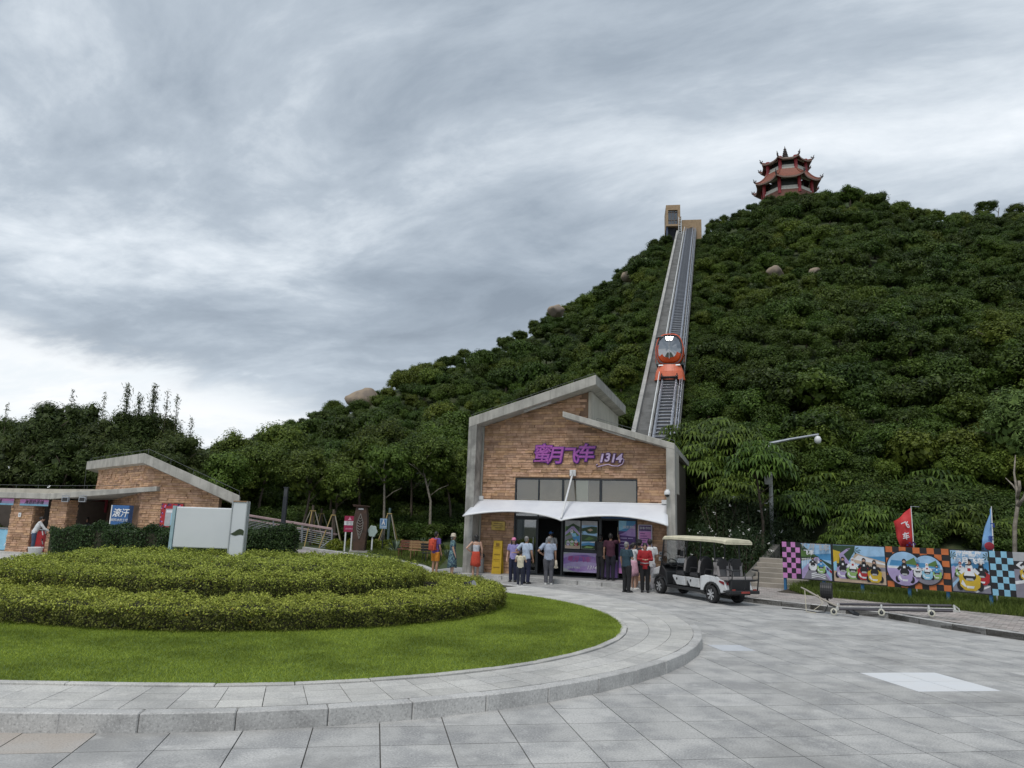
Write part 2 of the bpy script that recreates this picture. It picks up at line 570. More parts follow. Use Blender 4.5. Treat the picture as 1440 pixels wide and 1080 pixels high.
# ------------------------------------------------------------------ plaza paving
IC, IR = Vector((-5.0, 16.74)), 9.15             # traffic island, outer kerb
LC, LR = Vector((-4.62, 15.95)), 7.07            # lawn edge
ITAN = Vector((-0.9977, -0.067)).normalized()    # the island runs on to the left
INRM = Vector((ITAN.y, -ITAN.x))                 # towards the camera
if INRM.y > 0:
    INRM = -INRM
def in_stadium(x, y, c, r, ln=9.0):
    q = Vector((x, y)) - c
    a = min(max(q.dot(ITAN), 0), ln)
    return (q - ITAN * a).length < r
KERB_R = [ground(955, 826, 0).to_2d(), ground(1000, 838, 0).to_2d(), ground(1060, 848, 0).to_2d(), ground(1140, 857, 0).to_2d(), ground(1190, 863, 0).to_2d(), ground(1250, 870, 0).to_2d(),
          ground(1340, 886, 0).to_2d(), ground(1440, 901, 0).to_2d(), ground(1560, 925, 0).to_2d(), Vector((12.3, 10.5)), Vector((12.4, 5.0)), Vector((12.4, -2))]
def right_x(y):
    ys = [p.y for p in KERB_R][::-1]; xs = [p.x for p in KERB_R][::-1]
    return float(np.interp(y, ys, xs))
def plaza_in(x, y):
    if y < -2 or y > 46 or x < -16:
        return False
    if in_stadium(x, y, IC, IR + 0.02):
        return False
    if y > 26.3 and x > -2.0:
        fx = (x + 1.76) * 0.951 - (y - 29.62) * 0.309     # platform front
        fw = (x + 1.76) * 0.309 + (y - 29.62) * 0.951
        if fw > -0.75:
            return False
    if x > right_x(y):
        return False
    if y > 29.5 and x < -2 and x > np.interp(y, [29.5, 34, 44, 46], [-2.6, -4.2, -12.2, -13.5]):
        return False
    return True
base = MB()
base.poly([(-16, -2, -0.014), (12.4, -2, -0.014), (12.4, 5, -0.014), (12.3, 10.5, -0.014)] + [(p.x, p.y, -0.014) for p in KERB_R[:9][::-1]] + [(5.9, 27.2, -0.014), (-1.9, 29.3, -0.014), (-2.6, 29.5, -0.014), (-4.2, 34, -0.014), (-12.2, 44, -0.014), (-13.5, 46, -0.014), (-16, 46, -0.014)])
plaza = tag(base.build("plaza", joint_mat), kind="structure")
PA = R_(10.3)
PU, PV = Vector((math.cos(PA), math.sin(PA))), Vector((-math.sin(PA), math.cos(PA)))
CU, CV, U0, V0, GAP = 0.695, 0.65, 0.19, 7.0, 0.0062
cells = []
for i in range(-40, 32):
    j = -14
    off = 0.0
    while j < 62:
        ln = 2 if (random.random() < 0.13 and not (10 <= i <= 13)) else 1
        u, v = U0 + i * CU, V0 + j * CV
        c = PU * (u + CU / 2) + PV * (v + CV * ln / 2)
        ok = [plaza_in(*(PU * (u + a * CU) + PV * (v + e * CV * ln))) for a in (0, 1) for e in (0, 1)]
        if any(ok) or plaza_in(c.x, c.y):
            cells.append((c.length, i, j, ln, u, v, c, all(ok)))
        j += ln
def cell_box(u, v, ln, z0, z1, mb, tilt=0.0):
    p = [PU * (u + a) + PV * (v + e) for a, e in ((GAP, GAP), (CU - GAP, GAP), (CU - GAP, CV * ln - GAP), (GAP, CV * ln - GAP))]
    t = [random.uniform(-tilt, tilt) for _ in p]
    vv = [(q.x, q.y, z0) for q in p] + [(q.x, q.y, z1 + k) for q, k in zip(p, t)]
    k = len(mb.v)
    mb.v += vv
    mb.f += [(k + 4, k + 5, k + 6, k + 7), (k, k + 1, k + 5, k + 4), (k + 1, k + 2, k + 6, k + 5), (k + 2, k + 3, k + 7, k + 6), (k + 3, k, k + 4, k + 7)]
    mb.m += [0] * 5
cells.sort(key=lambda c: c[0])
pale = mat("pale_granite", (0.50, 0.52, 0.55), 0.7, col2=(0.45, 0.47, 0.50), nscale=2, speck=0.4, spscale=55)
rusty = mat("stained_granite", (0.39, 0.35, 0.31), 0.8, col2=(0.40, 0.375, 0.345), nscale=2.2, speck=0.5, spscale=55)
field = MB(); n_ind = 0
for dist, i, j, ln, u, v, c, whole in cells:
    qx, qy = project((c.x, c.y, 0)) if c.y > 3 else (9999, 9999)
    vis = -60 < qx < 1500 and qy < 1140
    if vis and n_ind < 296 and (whole or dist < 14):
        m_ = white_paint if (i in (11, 12) and j in (4, 5)) else pale if (i, j) in ((8, 9), (9, 9), (8, 10)) else rusty if dist < 9.3 and -5.1 < c.x < -4.1 and 7.2 < c.y < 7.75 else granite
        mb = MB(); cell_box(u, v, ln, -0.03, 0.0, mb, 0.0012)
        o = mb.build("paver", m_, plaza)
        if m_ is white_paint:
            o["label"] = "white painted paver"
        n_ind += 1
    elif vis or dist < 30:
        cell_box(u, v, ln, -0.03, 0.0, field, 0.001)
tag(field.build("pavers", granite, plaza), kind="stuff")

# ------------------------------------------------------------------ the traffic island
def edge_pt(c, r, s, th=None):
    """s < 0: along the straight part (metres to the left); else angle from the front, anticlockwise"""
    if th is None:
        p = c + ITAN * (-s) + INRM * r
    else:
        a = math.atan2(INRM.y, INRM.x) + th
        p = c + Vector((math.cos(a), math.sin(a))) * r
    return p
def inner_at(th):
    a = math.atan2(INRM.y, INRM.x) + th
    d = Vector((math.cos(a), math.sin(a)))
    q = IC - LC
    bb = q.dot(d); cc = q.length_squared - (LR + 0.1) ** 2
    return -bb + math.sqrt(max(0, bb * bb - cc))
ZI = 0.19
island = MB()
ring = [edge_pt(IC, IR - 0.1, 0, R_(a)) for a in range(0, 181, 5)]
far_l = [q + ITAN * 9 for q in ring[::-1] if False]
poly_i = [edge_pt(IC, IR - 0.1, -9)] + ring + [IC + ITAN * 9 - INRM * (IR - 0.1)]
island.prism([(p.x, p.y, -0.3) for p in poly_i], (0, 0, ZI + 0.27))
isl = tag(island.build("traffic_island", joint_mat), kind="structure")
def quad_stone(p, z0, z1, name, m, parent, bevel=0.0, tilt=0.0):
    mb = MB()
    mb.hexa([(q.x, q.y, z0) for q in p] + [(q.x, q.y, z1 + random.uniform(-tilt, tilt)) for q in p])
    return mb.build(name, m, parent, bevel=bevel, seg=1)
KS = 0.93 / IR
ths = np.arange(-0.02, R_(150), KS)
for a0 in ths:
    a1, g = a0 + KS, 0.004 / IR
    p = [edge_pt(IC, IR, 0, a0 + g), edge_pt(IC, IR, 0, a1 - g), edge_pt(IC, IR - 0.17, 0, a1 - g), edge_pt(IC, IR - 0.17, 0, a0 + g)]
    o = quad_stone(p, -0.05, ZI + random.uniform(-.004, .004), "kerbstone", kerb_mat, isl, 0.012)
for k in range(9):
    s0, s1 = -(k * 0.93) , -((k + 1) * 0.93)
    p = [edge_pt(IC, IR, s1 + .004), edge_pt(IC, IR, s0 - .004), edge_pt(IC, IR - .17, s0 - .004), edge_pt(IC, IR - .17, s1 + .004)]
    quad_stone(p, -0.05, ZI, "kerbstone", kerb_mat, isl, 0.012)
SS = 0.43 / 8.2
ths = np.arange(0, R_(138), SS)
for a0 in ths:
    a1 = a0 + SS
    for k in range(3):
        ri0, ri1 = inner_at(a0) + 0.0, inner_at(a1)
        ro = IR - 0.175
        p = []
        for a, ri in ((a0, ri0), (a1, ri1)):
            lo, hi = ri + (ro - ri) * k / 3, ri + (ro - ri) * (k + 1) / 3
            p.append((a, lo + 0.0035, hi - 0.0035))
        g = 0.004 / 8
        q = [edge_pt(IC, p[0][2], 0, a0 + g), edge_pt(IC, p[1][2], 0, a1 - g), edge_pt(IC, p[1][1], 0, a1 - g), edge_pt(IC, p[0][1], 0, a0 + g)]
        quad_stone(q, 0.15, ZI, "walkway_slab", granite_walk, isl, 0, 0.0015)
w_straight = (IR - 0.175) - (LR + 0.1) - (IC - LC).dot(INRM) * -1
for s in range(16):
    s0, s1 = -s * 0.45, -(s + 1) * 0.45
    lo_r = (LC - IC).dot(INRM) + LR + 0.1
    for k in range(3):
        a, c_ = lo_r + (IR - .175 - lo_r) * k / 3 + .0035, lo_r + (IR - .175 - lo_r) * (k + 1) / 3 - .0035
        q = [edge_pt(IC, c_, s1 + .004), edge_pt(IC, c_, s0 - .004), edge_pt(IC, a, s0 - .004), edge_pt(IC, a, s1 + .004)]
        quad_stone(q, 0.15, ZI, "walkway_slab", granite_walk, isl, 0, 0.0015)
ES = 0.9 / LR
for a0 in np.arange(-0.02, R_(150), ES):
    g = .005 / LR
    q = [edge_pt(LC, LR + .1, 0, a0 + g), edge_pt(LC, LR + .1, 0, a0 + ES - g), edge_pt(LC, LR - .02, 0, a0 + ES - g), edge_pt(LC, LR - .02, 0, a0 + g)]
    quad_stone(q, 0.1, ZI + .022 + random.uniform(-.004, .004), "edging_stone", granite_walk, isl, 0.006)
for k in range(7):
    q = [edge_pt(LC, LR + .1, -(k + 1) * .9 + .005), edge_pt(LC, LR + .1, -k * .9 - .005), edge_pt(LC, LR - .02, -k * .9 - .005), edge_pt(LC, LR - .02, -(k + 1) * .9 + .005)]
    quad_stone(q, 0.1, ZI + .022, "edging_stone", granite_walk, isl, 0.006)

# ------------------------------------------------------------------ lawn
turf = mat("turf", (0.11, 0.17, 0.025), 0.9, col2=(0.08, 0.13, 0.02), nscale=1.5)
lawn = MB()
lp = [edge_pt(LC, LR - .02, -9)] + [edge_pt(LC, LR - .02, 0, R_(a)) for a in range(0, 181, 4)] + [LC + ITAN * 9 - INRM * (LR - .02)]
lawn.prism([(p.x, p.y, 0.1) for p in lp], (0, 0, ZI - 0.1 + 0.012))
tag(lawn.build("lawn", turf), kind="structure")

HC, HA, HB = Vector((-6.3, 18.0)), 6.25, 5.5
def in_hedge(x, y, a, b_):
    return ((x - HC.x) / a) ** 2 + ((y - HC.y) / b_) ** 2 < 1
grass_mat = leaf_mat("grass_blade", (0.235, 0.325, 0.038), (0.34, 0.43, 0.07), rnd=0.0, gloss=0.6, transl=0.3, patch=0.55)
def blades(n, hmin, hmax, wid, sampler, lean=0.6):
    pts = sampler(n)
    n = len(pts)
    h = RNG.uniform(hmin, hmax, n); a = RNG.uniform(0, 2 * np.pi, n); l = RNG.normal(0, lean, (n, 2)) * h[:, None]
    w = np.c_[np.cos(a), np.sin(a), np.zeros(n)] * (wid * RNG.uniform(.7, 1.3, n))[:, None]
    tip = pts + np.c_[l, h]
    return np.stack([pts - w, pts + w, tip], 1)
def lawn_pts(n):
    x = RNG.uniform(-13, 2.5, n); y = RNG.uniform(8.8, 23.1, n)
    q = np.c_[x - LC.x, y - LC.y]
    a = np.clip(q @ np.array(ITAN), 0, 9)
    d = np.linalg.norm(q - a[:, None] * np.array(ITAN), axis=1)
    hd = ((x - HC.x) / (HA - .35)) ** 2 + ((y - HC.y) / (HB - .35)) ** 2 > 1
    front = (np.abs(x) < y * 0.80) & ((y < 19) | (x > -1.5))
    k = (d < LR - 0.005) & hd & front
    return np.c_[x[k], y[k], np.full(k.sum(), ZI + 0.008)]
gb = blades(1000000, 0.012, 0.042, 0.0045, lawn_pts, 0.7)
tag(np_mesh("grass", gb, 3, grass_mat), label="short clipped lawn grass", kind="stuff")

# ------------------------------------------------------------------ leaves
def leaf_quads(c, n, L, Wd, rng=RNG, tdir=None, fold=0.0):
    """rhombic leaves at centres c facing n; tdir biases the direction of their tips"""
    N = len(c)
    n = n / np.maximum(1e-6, np.linalg.norm(n, axis=1))[:, None]
    t = rng.normal(size=(N, 3))
    if tdir is not None:
        t = t * 0.35 + tdir
    t -= (t * n).sum(1)[:, None] * n
    t /= np.maximum(1e-6, np.linalg.norm(t, axis=1))[:, None]
    s = np.cross(n, t)
    L = (np.broadcast_to(L, N))[:, None] / 2; Wd = (np.broadcast_to(Wd, N))[:, None] / 2
    return np.stack([c - t * L, c + s * Wd - t * L * .1, c + t * L, c - s * Wd - t * L * .1], 1)
def unit(n, rng=RNG):
    v = rng.normal(size=(n, 3))
    return v / np.linalg.norm(v, axis=1)[:, None]

# ------------------------------------------------------------------ clipped hedges on the island
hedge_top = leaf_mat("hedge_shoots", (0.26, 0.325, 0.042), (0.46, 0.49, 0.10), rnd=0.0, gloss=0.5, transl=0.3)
hedge_side = leaf_mat("hedge_leaves", (0.065, 0.085, 0.018), (0.20, 0.21, 0.045), rnd=0.0, gloss=0.5, transl=0.25)  # side leaves' own olive, darkened further to deepen the faces' shade
hedge_core = mat("hedge_twigs", (0.04, 0.036, 0.02), 0.95, col2=(0.026, 0.028, 0.014), nscale=9)
yellow_leaf = leaf_mat("yellowed_leaf", (0.42, 0.25, 0.02), (0.5, 0.33, 0.03), rnd=0.0)
def ring_hedge(a, b_, width, z0, z1, label, dens=2100, HC=HC, pw=1.0):
    """one clipped tier: leaves over the outer face and the top"""
    out, mis = [], []
    per = []
    T = np.linspace(0, 2 * np.pi, 2000)
    sp = lambda v: np.sign(v) * np.abs(v) ** pw
    ex, ey = HC.x + a * sp(np.cos(T)), HC.y + b_ * sp(np.sin(T))
    seg = np.hypot(np.diff(ex), np.diff(ey))
    cum = np.r_[0, np.cumsum(seg)]
    def pick(n):
        s = RNG.uniform(0, cum[-1], n)
        t = np.interp(s, cum, T)
        return t
    n_side = int(cum[-1] * (z1 - z0) * dens * 1.2); n_top = int(cum[-1] * width * dens)
    for n, top in ((n_side, False), (n_top, True)):
        t = pick(n)
        nx, ny = np.cos(t) / a, np.sin(t) / b_
        ln = np.hypot(nx, ny); nx, ny = nx / ln, ny / ln
        x, y = HC.x + a * sp(np.cos(t)), HC.y + b_ * sp(np.sin(t))
        bumps = 0.05 * np.sin(t * 23 + z1 * 9) + 0.035 * np.sin(t * 51 + 2) + 0.03 * np.sin(t * 97)
        if top:
            d = RNG.uniform(-.02, width, n)
            x, y = x - nx * d, y - ny * d
            lumps = 0.05 * np.sin(x * 5.1 + y * 2.3 + 2 * np.sin(y * 1.7)) * np.sin(y * 5.3 + np.sin(x * 2.1)) + 0.04 * np.sin(x * 17 + 1) * np.sin(y * 15)
            rnd = np.maximum(0, 0.16 - d) * 0.8
            z = z1 + bumps * .6 + lumps - rnd + RNG.normal(0, .022, n) + (RNG.random(n) < .06) * RNG.uniform(0, .08, n)
            nrm = np.c_[nx * .15, ny * .15, np.ones(n)] + RNG.normal(0, .55, (n, 3))
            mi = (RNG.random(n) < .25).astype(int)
        else:
            h = RNG.uniform(0, 1, n) ** .85
            inset = bumps * .8 + RNG.normal(0, .03, n) + 0.05 * np.sin(h * 9 + t * 40) * .5 + .06 * (1 - h) ** 2
            x, y = x - nx * inset, y - ny * inset
            z = z0 + .02 + h * (z1 - z0 - .05)
            nrm = np.c_[nx, ny, np.full(n, .35)] + RNG.normal(0, .6, (n, 3))
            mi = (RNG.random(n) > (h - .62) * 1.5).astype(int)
            keep = RNG.random(n) < (0.72 + 0.28 * smooth_np(.0, .35, h))
            x, y, z, nrm, mi = x[keep], y[keep], z[keep], nrm[keep], mi[keep]
        ok = (np.abs(x) < y * .82) & ((y < HC.y + 1.5) | (x > -3) | (RNG.random(len(x)) < .25))
        c = np.c_[x, y, z][ok]
        mi = mi[ok]
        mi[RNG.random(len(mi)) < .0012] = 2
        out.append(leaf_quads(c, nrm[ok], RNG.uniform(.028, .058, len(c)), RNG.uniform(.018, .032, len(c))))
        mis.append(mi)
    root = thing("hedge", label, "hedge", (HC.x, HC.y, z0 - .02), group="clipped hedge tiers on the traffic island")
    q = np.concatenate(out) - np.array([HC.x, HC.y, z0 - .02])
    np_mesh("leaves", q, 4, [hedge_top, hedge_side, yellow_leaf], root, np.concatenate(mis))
    core = MB()
    nn = 72
    for k in range(nn):
        t0, t1 = 2 * math.pi * k / nn, 2 * math.pi * (k + 1) / nn
        pts = []
        for t in (t0, t1):
            for d in (.20, width):
                nx, ny = math.cos(t) / a, math.sin(t) / b_
                l = math.hypot(nx, ny)
                pts.append((a * float(sp(math.cos(t))) - nx / l * d, b_ * float(sp(math.sin(t))) - ny / l * d))
        core.hexa([(pts[i][0], pts[i][1], 0) for i in (0, 2, 3, 1)] + [(pts[i][0], pts[i][1], z1 - z0 - .10) for i in (0, 2, 3, 1)])
    core.build("twig_mass", hedge_core, root)
    return root
def smooth_np(a, b_, x):
    t = np.clip((x - a) / (b_ - a), 0, 1)
    return t * t * (3 - 2 * t)
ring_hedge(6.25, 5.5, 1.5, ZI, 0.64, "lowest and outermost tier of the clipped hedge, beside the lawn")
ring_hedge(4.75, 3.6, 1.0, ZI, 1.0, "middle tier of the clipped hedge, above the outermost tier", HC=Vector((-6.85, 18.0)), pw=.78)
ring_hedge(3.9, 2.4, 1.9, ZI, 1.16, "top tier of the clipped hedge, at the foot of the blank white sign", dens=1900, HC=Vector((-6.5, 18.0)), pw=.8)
b = MB()
b.prism([(HC.x + 5.9 * math.cos(t), HC.y + 5.15 * math.sin(t), ZI - .05) for t in np.linspace(0, 2 * math.pi, 48)[:-1]], (0, 0, .12))
tag(b.build("planting_bed", soil), kind="structure")

# dark hedges by the left kiosk: straight clipped boxes
dk_leaf = leaf_mat("dark_hedge_leaf", (0.022, 0.045, 0.016), (0.05, 0.085, 0.025), rnd=0.0, gloss=0.4)
def box_hedge(p0, p1, dep, z0, z1, label, n=26000, m_=None, round_=.25, size=.075):
    p0, p1 = Vector(p0), Vector(p1)
    d = (p1 - p0); L = d.length; d.normalize()
    nrm = Vector((d.y, -d.x))
    if nrm.y > 0:
        nrm = -nrm
    u = RNG.uniform(0, L, n); k = RNG.random(n)
    H_ = z1 - z0
    fr = H_ / (H_ + dep)
    side = k < fr
    v = np.where(side, 0, (k - fr) / (1 - fr) * dep); z = np.where(side, RNG.random(n) * H_, H_)
    lump = .10 * np.sin(u * 2.7 + z * 2) + .06 * np.sin(u * 6.1 + v * 5 + 1)
    endr = np.minimum(u, L - u); drop = np.maximum(0, round_ - endr) ** 2 / round_
    z = z + np.where(side, 0, lump - drop * 1.5 + RNG.normal(0, .05, n)); v = v + np.where(side, lump + RNG.normal(0, .05, n) + drop, 0)
    P = np.c_[p0.x + d.x * u - nrm.x * v, p0.y + d.y * u - nrm.y * v, z0 + z]
    NN = np.where(side[:, None], np.array([nrm.x, nrm.y, .4]), np.array([0, 0, 1.0])) + RNG.normal(0, .6, (n, 3))
    mid = (p0 + p1) / 2
    root = thing("hedge", label, "hedge", (mid.x, mid.y, z0))
    np_mesh("leaves", leaf_quads(P, NN, RNG.uniform(.7, 1.3, n) * size, RNG.uniform(.4, .7, n) * size) - np.array([mid.x, mid.y, z0]), 4, m_ or dk_leaf, root)
    c = MB()
    q = [p0 + d * .1 - nrm * .1, p1 - d * .1 - nrm * .1, p1 - d * .1 - nrm * dep, p0 + d * .1 - nrm * dep]
    c.hexa([(a.x - mid.x, a.y - mid.y, 0) for a in q] + [(a.x - mid.x, a.y - mid.y, H_ - .08) for a in q])
    c.build("twig_mass", hedge_core, root)

# ================================================================== TREES
leaf_hill = [leaf_mat("hill_leaf_dark", (0.037, 0.065, 0.012), (0.070, 0.108, 0.021), rnd=.30),
             leaf_mat("hill_leaf_mid", (0.050, 0.085, 0.013), (0.092, 0.135, 0.024), rnd=.30),
             leaf_mat("hill_leaf_olive", (0.075, 0.11, 0.015), (0.125, 0.16, 0.027), rnd=.25)]
leaf_near = leaf_mat("tree_leaf", (0.052, 0.09, 0.015), (0.12, 0.165, 0.03), rnd=.30)
leaf_fine = leaf_mat("fine_leaf", (0.040, 0.064, 0.017), (0.085, 0.112, 0.03), rnd=.25)
leaf_umb = leaf_mat("umbrella_leaf", (0.036, 0.068, 0.012), (0.10, 0.148, 0.026), rnd=.28, gloss=.35)
leaf_shr = leaf_mat("oleander_leaf", (0.022, 0.042, 0.018), (0.05, 0.078, 0.032), rnd=.1)
petal = mat("white_petal", (0.75, 0.74, 0.70), 0.6)

def clump_crown(name, m, nc, nl, leaf, spread=(1, 1, .75), cr=.36, rng=RNG, core=True, lw=.55, up=.6):
    """crown of radius about 1: leaf clumps over an ellipsoid, with gaps between"""
    d = unit(nc, rng); d[:, 2] = np.where(d[:, 2] < -.35, -d[:, 2], d[:, 2])
    cc = d * rng.uniform(.5, .80, nc)[:, None] * np.array(spread)
    rad = cr * rng.uniform(.65, 1.3, nc)
    C_, N_ = [], []
    for i in range(nc):
        k = unit(nl, rng)
        k = k[(k @ (d[i] + np.array([0, 0, .5]))) > -.55]
        r = rad[i] * rng.uniform(.72, 1.12, len(k))
        C_.append(cc[i] + k * r[:, None] * np.array([1, 1, .8]))
        N_.append(k + d[i] * .3 + np.array([0, 0, up]) + rng.normal(0, .42, k.shape))
    C_, N_ = np.concatenate(C_), np.concatenate(N_)
    L = leaf * rng.uniform(.7, 1.35, len(C_))
    q = leaf_quads(C_, N_, L, L * lw, rng)
    nq = len(q)
    if core:
        # inner foliage: larger leaves deep in the clumps close the view through the crown
        k = unit(nc * 26, rng)
        cc2 = np.repeat(cc, 26, 0) * .9 + k * (np.repeat(rad, 26) * rng.uniform(.3, .7, nc * 26))[:, None]
        q2 = leaf_quads(cc2, k + rng.normal(0, .4, k.shape), leaf * 2.4, leaf * 1.7, rng)
        k = unit(260, rng)
        q3 = leaf_quads(k * np.array(spread) * (.42 + .16 * rng.random(260))[:, None], k + rng.normal(0, .5, k.shape), leaf * 2.6, leaf * 1.8, rng)
        q = np.concatenate([q, q2, q3])
    return np_mesh(name, q, 4, m, "mesh")

def umbrella_crown(name, m, nr, rng=RNG, R=1.0, lf=.25):
    """rosettes of long drooping leaflets on branch ends"""
    d = unit(nr, rng); d[:, 2] = np.abs(d[:, 2]) * 1.0 - .6 * rng.random(nr)
    pos = d * rng.uniform(.55, 1.0, nr)[:, None] * np.array([R, R, R * .85])
    out = []
    for i in range(nr):
        k = rng.integers(8, 12)
        ax = d[i] * .5 + np.array([0, 0, 1.0]); ax /= np.linalg.norm(ax)
        a = np.cross(ax, [0.3, .9, .1]); a /= np.linalg.norm(a); b_ = np.cross(ax, a)
        l0 = lf * rng.uniform(.75, 1.25)
        for j in range(k):
            t = 2 * np.pi * (j + rng.uniform(-.2, .2)) / k
            h = a * np.cos(t) + b_ * np.sin(t)
            s = np.cross(h, ax)
            w = l0 * .15
            p0 = pos[i] + h * .02
            p1 = p0 + h * l0 * .55 + ax * l0 * .12 + np.array([0, 0, -.06 * l0])
            p2 = p1 + h * l0 * .38 + np.array([0, 0, -.62 * l0])
            out.append([p0, p1 + s * w, p2, p1 - s * w])
    return np_mesh(name, np.array(out), 4, m, "mesh")

def trunk_mesh(name, h, r, limbs=5, spread=.8, rng=random, m=None, lean=.12, crown_z=None):
    b = MB()
    top = Vector((rng.uniform(-lean, lean) * h, rng.uniform(-lean, lean) * h, h))
    midp = Vector((top.x * .35 + rng.uniform(-.06, .06) * h, top.y * .35, h * .5))
    b.tube([(0, 0, -.15), (midp.x * .3, midp.y * .3, h * .2), midp, top], [r * 1.35, r * 1.05, r * .85, r * .5], 7)
    for k in range(limbs):
        t = rng.uniform(.45, .95)
        s = midp.lerp(top, (t - .4) / .6) if t > .4 else midp
        a = 2 * math.pi * (k + rng.uniform(-.3, .3)) / limbs
        e = s + Vector((math.cos(a) * spread, math.sin(a) * spread, rng.uniform(.5, 1.0) * spread * 1.1))
        mm = s.lerp(e, .5) + Vector((rng.uniform(-.1, .1), rng.uniform(-.1, .1), .08)) * spread
        b.tube([s, mm, e], [r * .45, r * .33, r * .14], 5)
    return b.mesh(name, m or bark, True)

CROWN_HILL = []
for k in range(9):
    sp = [(1, 1, .72), (1, .95, .85), (1.0, 1.05, .62)][k % 3]
    CROWN_HILL.append(clump_crown("hill_crown", leaf_hill[[0, 1, 0, 1, 2, 0, 1, 0, 2][k]], 21 + k % 4, 135, .095, sp, .32, np.random.default_rng(100 + k)))
TRUNK_HILL = [trunk_mesh("hill_trunk", 1.2, .07, 3, .5, random) for _ in range(3)]
for me in TRUNK_HILL:
    for v_ in me.vertices:
        v_.co.z -= 1.1

def near_track(x, y, R, ztop):
    """the cleared strip along and below the funicular"""
    q = Vector((x, y, 0)) - Vector((TR0.x, TR0.y, 0))
    a, lat = q.dot(TR_H), q.dot(TR_X)
    Lh = TRL * TRD.dot(TR_H)
    if -3 < a < Lh + 16 and -(2.3 + R * .75) < lat < 1.4 + R * .75:
        return True
    # keeps the line of sight to the lower track open (trees there are cut back)
    px, py = project((x, y, ztop))
    if 300 < py < 612:
        k = (612 - py) / 287.0
        lo, hi = 893 + (953 - 893) * k, 952 + (982 - 952) * k
        rp = R * FPX / max(1, (Vector((x, y, ztop)) - CAM).length) * .85
        if a < Lh and lo - rp < px < hi + rp:
            return True
    return False

BOULDERS = []   # filled below, trees keep off them
def hill_hit(px, py, up=1.0):
    d = ray(px, py).normalized()
    t = 30.0
    while t < 260:
        p = CAM + d * t
        if terrain(p.x, p.y) + up > p.z:
            return p
        t += .5
    return CAM + d * 90
for px, py, s, lab in ((515, 545, (2.5, 1.7, 1.45), "big tan boulder standing on the left shoulder of the hill ridge"),
                       (783, 432, (1.2, 1.0, .85), "tan boulder on the ridge left of the funicular, below the skyline"),
                       (884, 385, (1.2, 1.0, .8), "brown boulder in the trees just left of the upper funicular track"),
                       (1090, 378, (1.15, .9, .8), "rounded grey boulder among the trees below the pagoda"),
                       (1146, 377, (.7, .6, .55), "dark grey boulder half hidden in trees, right of the rounded one")):
    p = hill_hit(px, py, 2.2)
    BOULDERS.append((p, s, lab))
def near_boulder(x, y, R, ztop):
    px, py = project((x, y, ztop))
    for p, s, _l in BOULDERS:
        bx, by = project(p)
        dd = (p - CAM).length
        rp = R * FPX / dd
        rb_ = s[0] * FPX / dd
        dist = (Vector((x, y, 0)) - Vector((p.x, p.y, 0))).length
        if dist < R * .7 + s[0] * .8:
            return True
        if math.hypot(x, y) < math.hypot(p.x, p.y) and abs(px - bx) < rp * .85 + rb_ * .7 and by - rb_ * 1.1 < py < by + rb_ * .55:
            return True
    return False
def rock_mesh(name, s, seed):
    rg = random.Random(seed)
    b = MB()
    b.ell((0, 0, 0), (1, 1, 1), 22, 14)
    off = [Vector((rg.uniform(-1, 1), rg.uniform(-1, 1), rg.uniform(-1, 1))).normalized() for _ in range(11)]
    cut = [rg.uniform(.62, .9) for _ in off]
    vv = []
    for p in b.v:
        p = Vector(p)
        for n, c in zip(off, cut):
            e = p.dot(n) - c
            if e > 0:
                p -= n * e * .85
        p *= 1 + .05 * math.sin(p.x * 7 + seed) * math.sin(p.z * 6)
        vv.append((p.x * s[0], p.y * s[1], p.z * s[2]))
    b.v = vv
    return b.mesh(name, rock_mat, True)
for i, (p, s, lab) in enumerate(BOULDERS):
    o = bpy.data.objects.new("boulder", rock_mesh("boulder", s, i * 7 + 3))
    COL.objects.link(o)
    o.location = (p.x, p.y, p.z - (1.5 if i == 0 else .45))
    tag(o, lab, "boulder", "boulders on the hillside")

# trees of the hill
spots = []
th0, th1 = R_(-47), R_(47)
r = 40.0
while r < 142:
    step = 1.55 + max(0, (r - 60)) * .005
    t = th0 + random.random() * .05
    while t < th1:
        tt, rr_ = t + random.uniform(-.5, .5) * step / r * .8, r + random.uniform(-.8, .8)
        t += step * 1.12 / r
        x, y = rr_ * math.sin(tt), rr_ * math.cos(tt)
        rb = float(np.interp(tt, _rb_th, _rb)); rr2 = float(np.interp(tt, _th, _rr))
        if rr_ < rb + 3 or rr_ > rr2 + 5:
            continue
        # kept off the pagoda terrace and the upper station
        big = random.random() < .10 and rr_ < rr2 - 6
        R = random.uniform(1.7, 2.3) if big else random.uniform(.85, 1.55)
        if rr_ > rr2 - 5:
            R *= .82
        patch = math.sin(x * .16 + 1) * math.sin(y * .13 + .4 * x * .1) + random.gauss(0, .55)
        vi = random.choice((4, 8)) if patch > .72 else random.choice((1, 3, 6)) if patch > -.05 else random.choice((0, 2, 5, 7))
        z = terrain(x, y)
        if near_track(x, y, R, z + R * 1.4) or near_boulder(x, y, R, z + R * 1.4):
            continue
        px, py = project((x, y, z + R))
        spots.append((rr_, x, y, z, R, vi, px, py))
    r += step
def crown_height(R):
    return R * .9 + .35
spots.sort(key=lambda s: s[0])
vis = [s for s in spots if 10 < s[6] < 1430 and s[7] < (640 if s[6] < 650 else 560 if s[6] < 960 else 600)]
GREEN = ["deep green", "mid green", "deep green", "mid green", "olive green", "deep green", "mid green", "deep green", "olive green"]
protos = {}
solo = set()
vis_big = sorted(vis, key=lambda s: -s[4] / s[0])[:296]
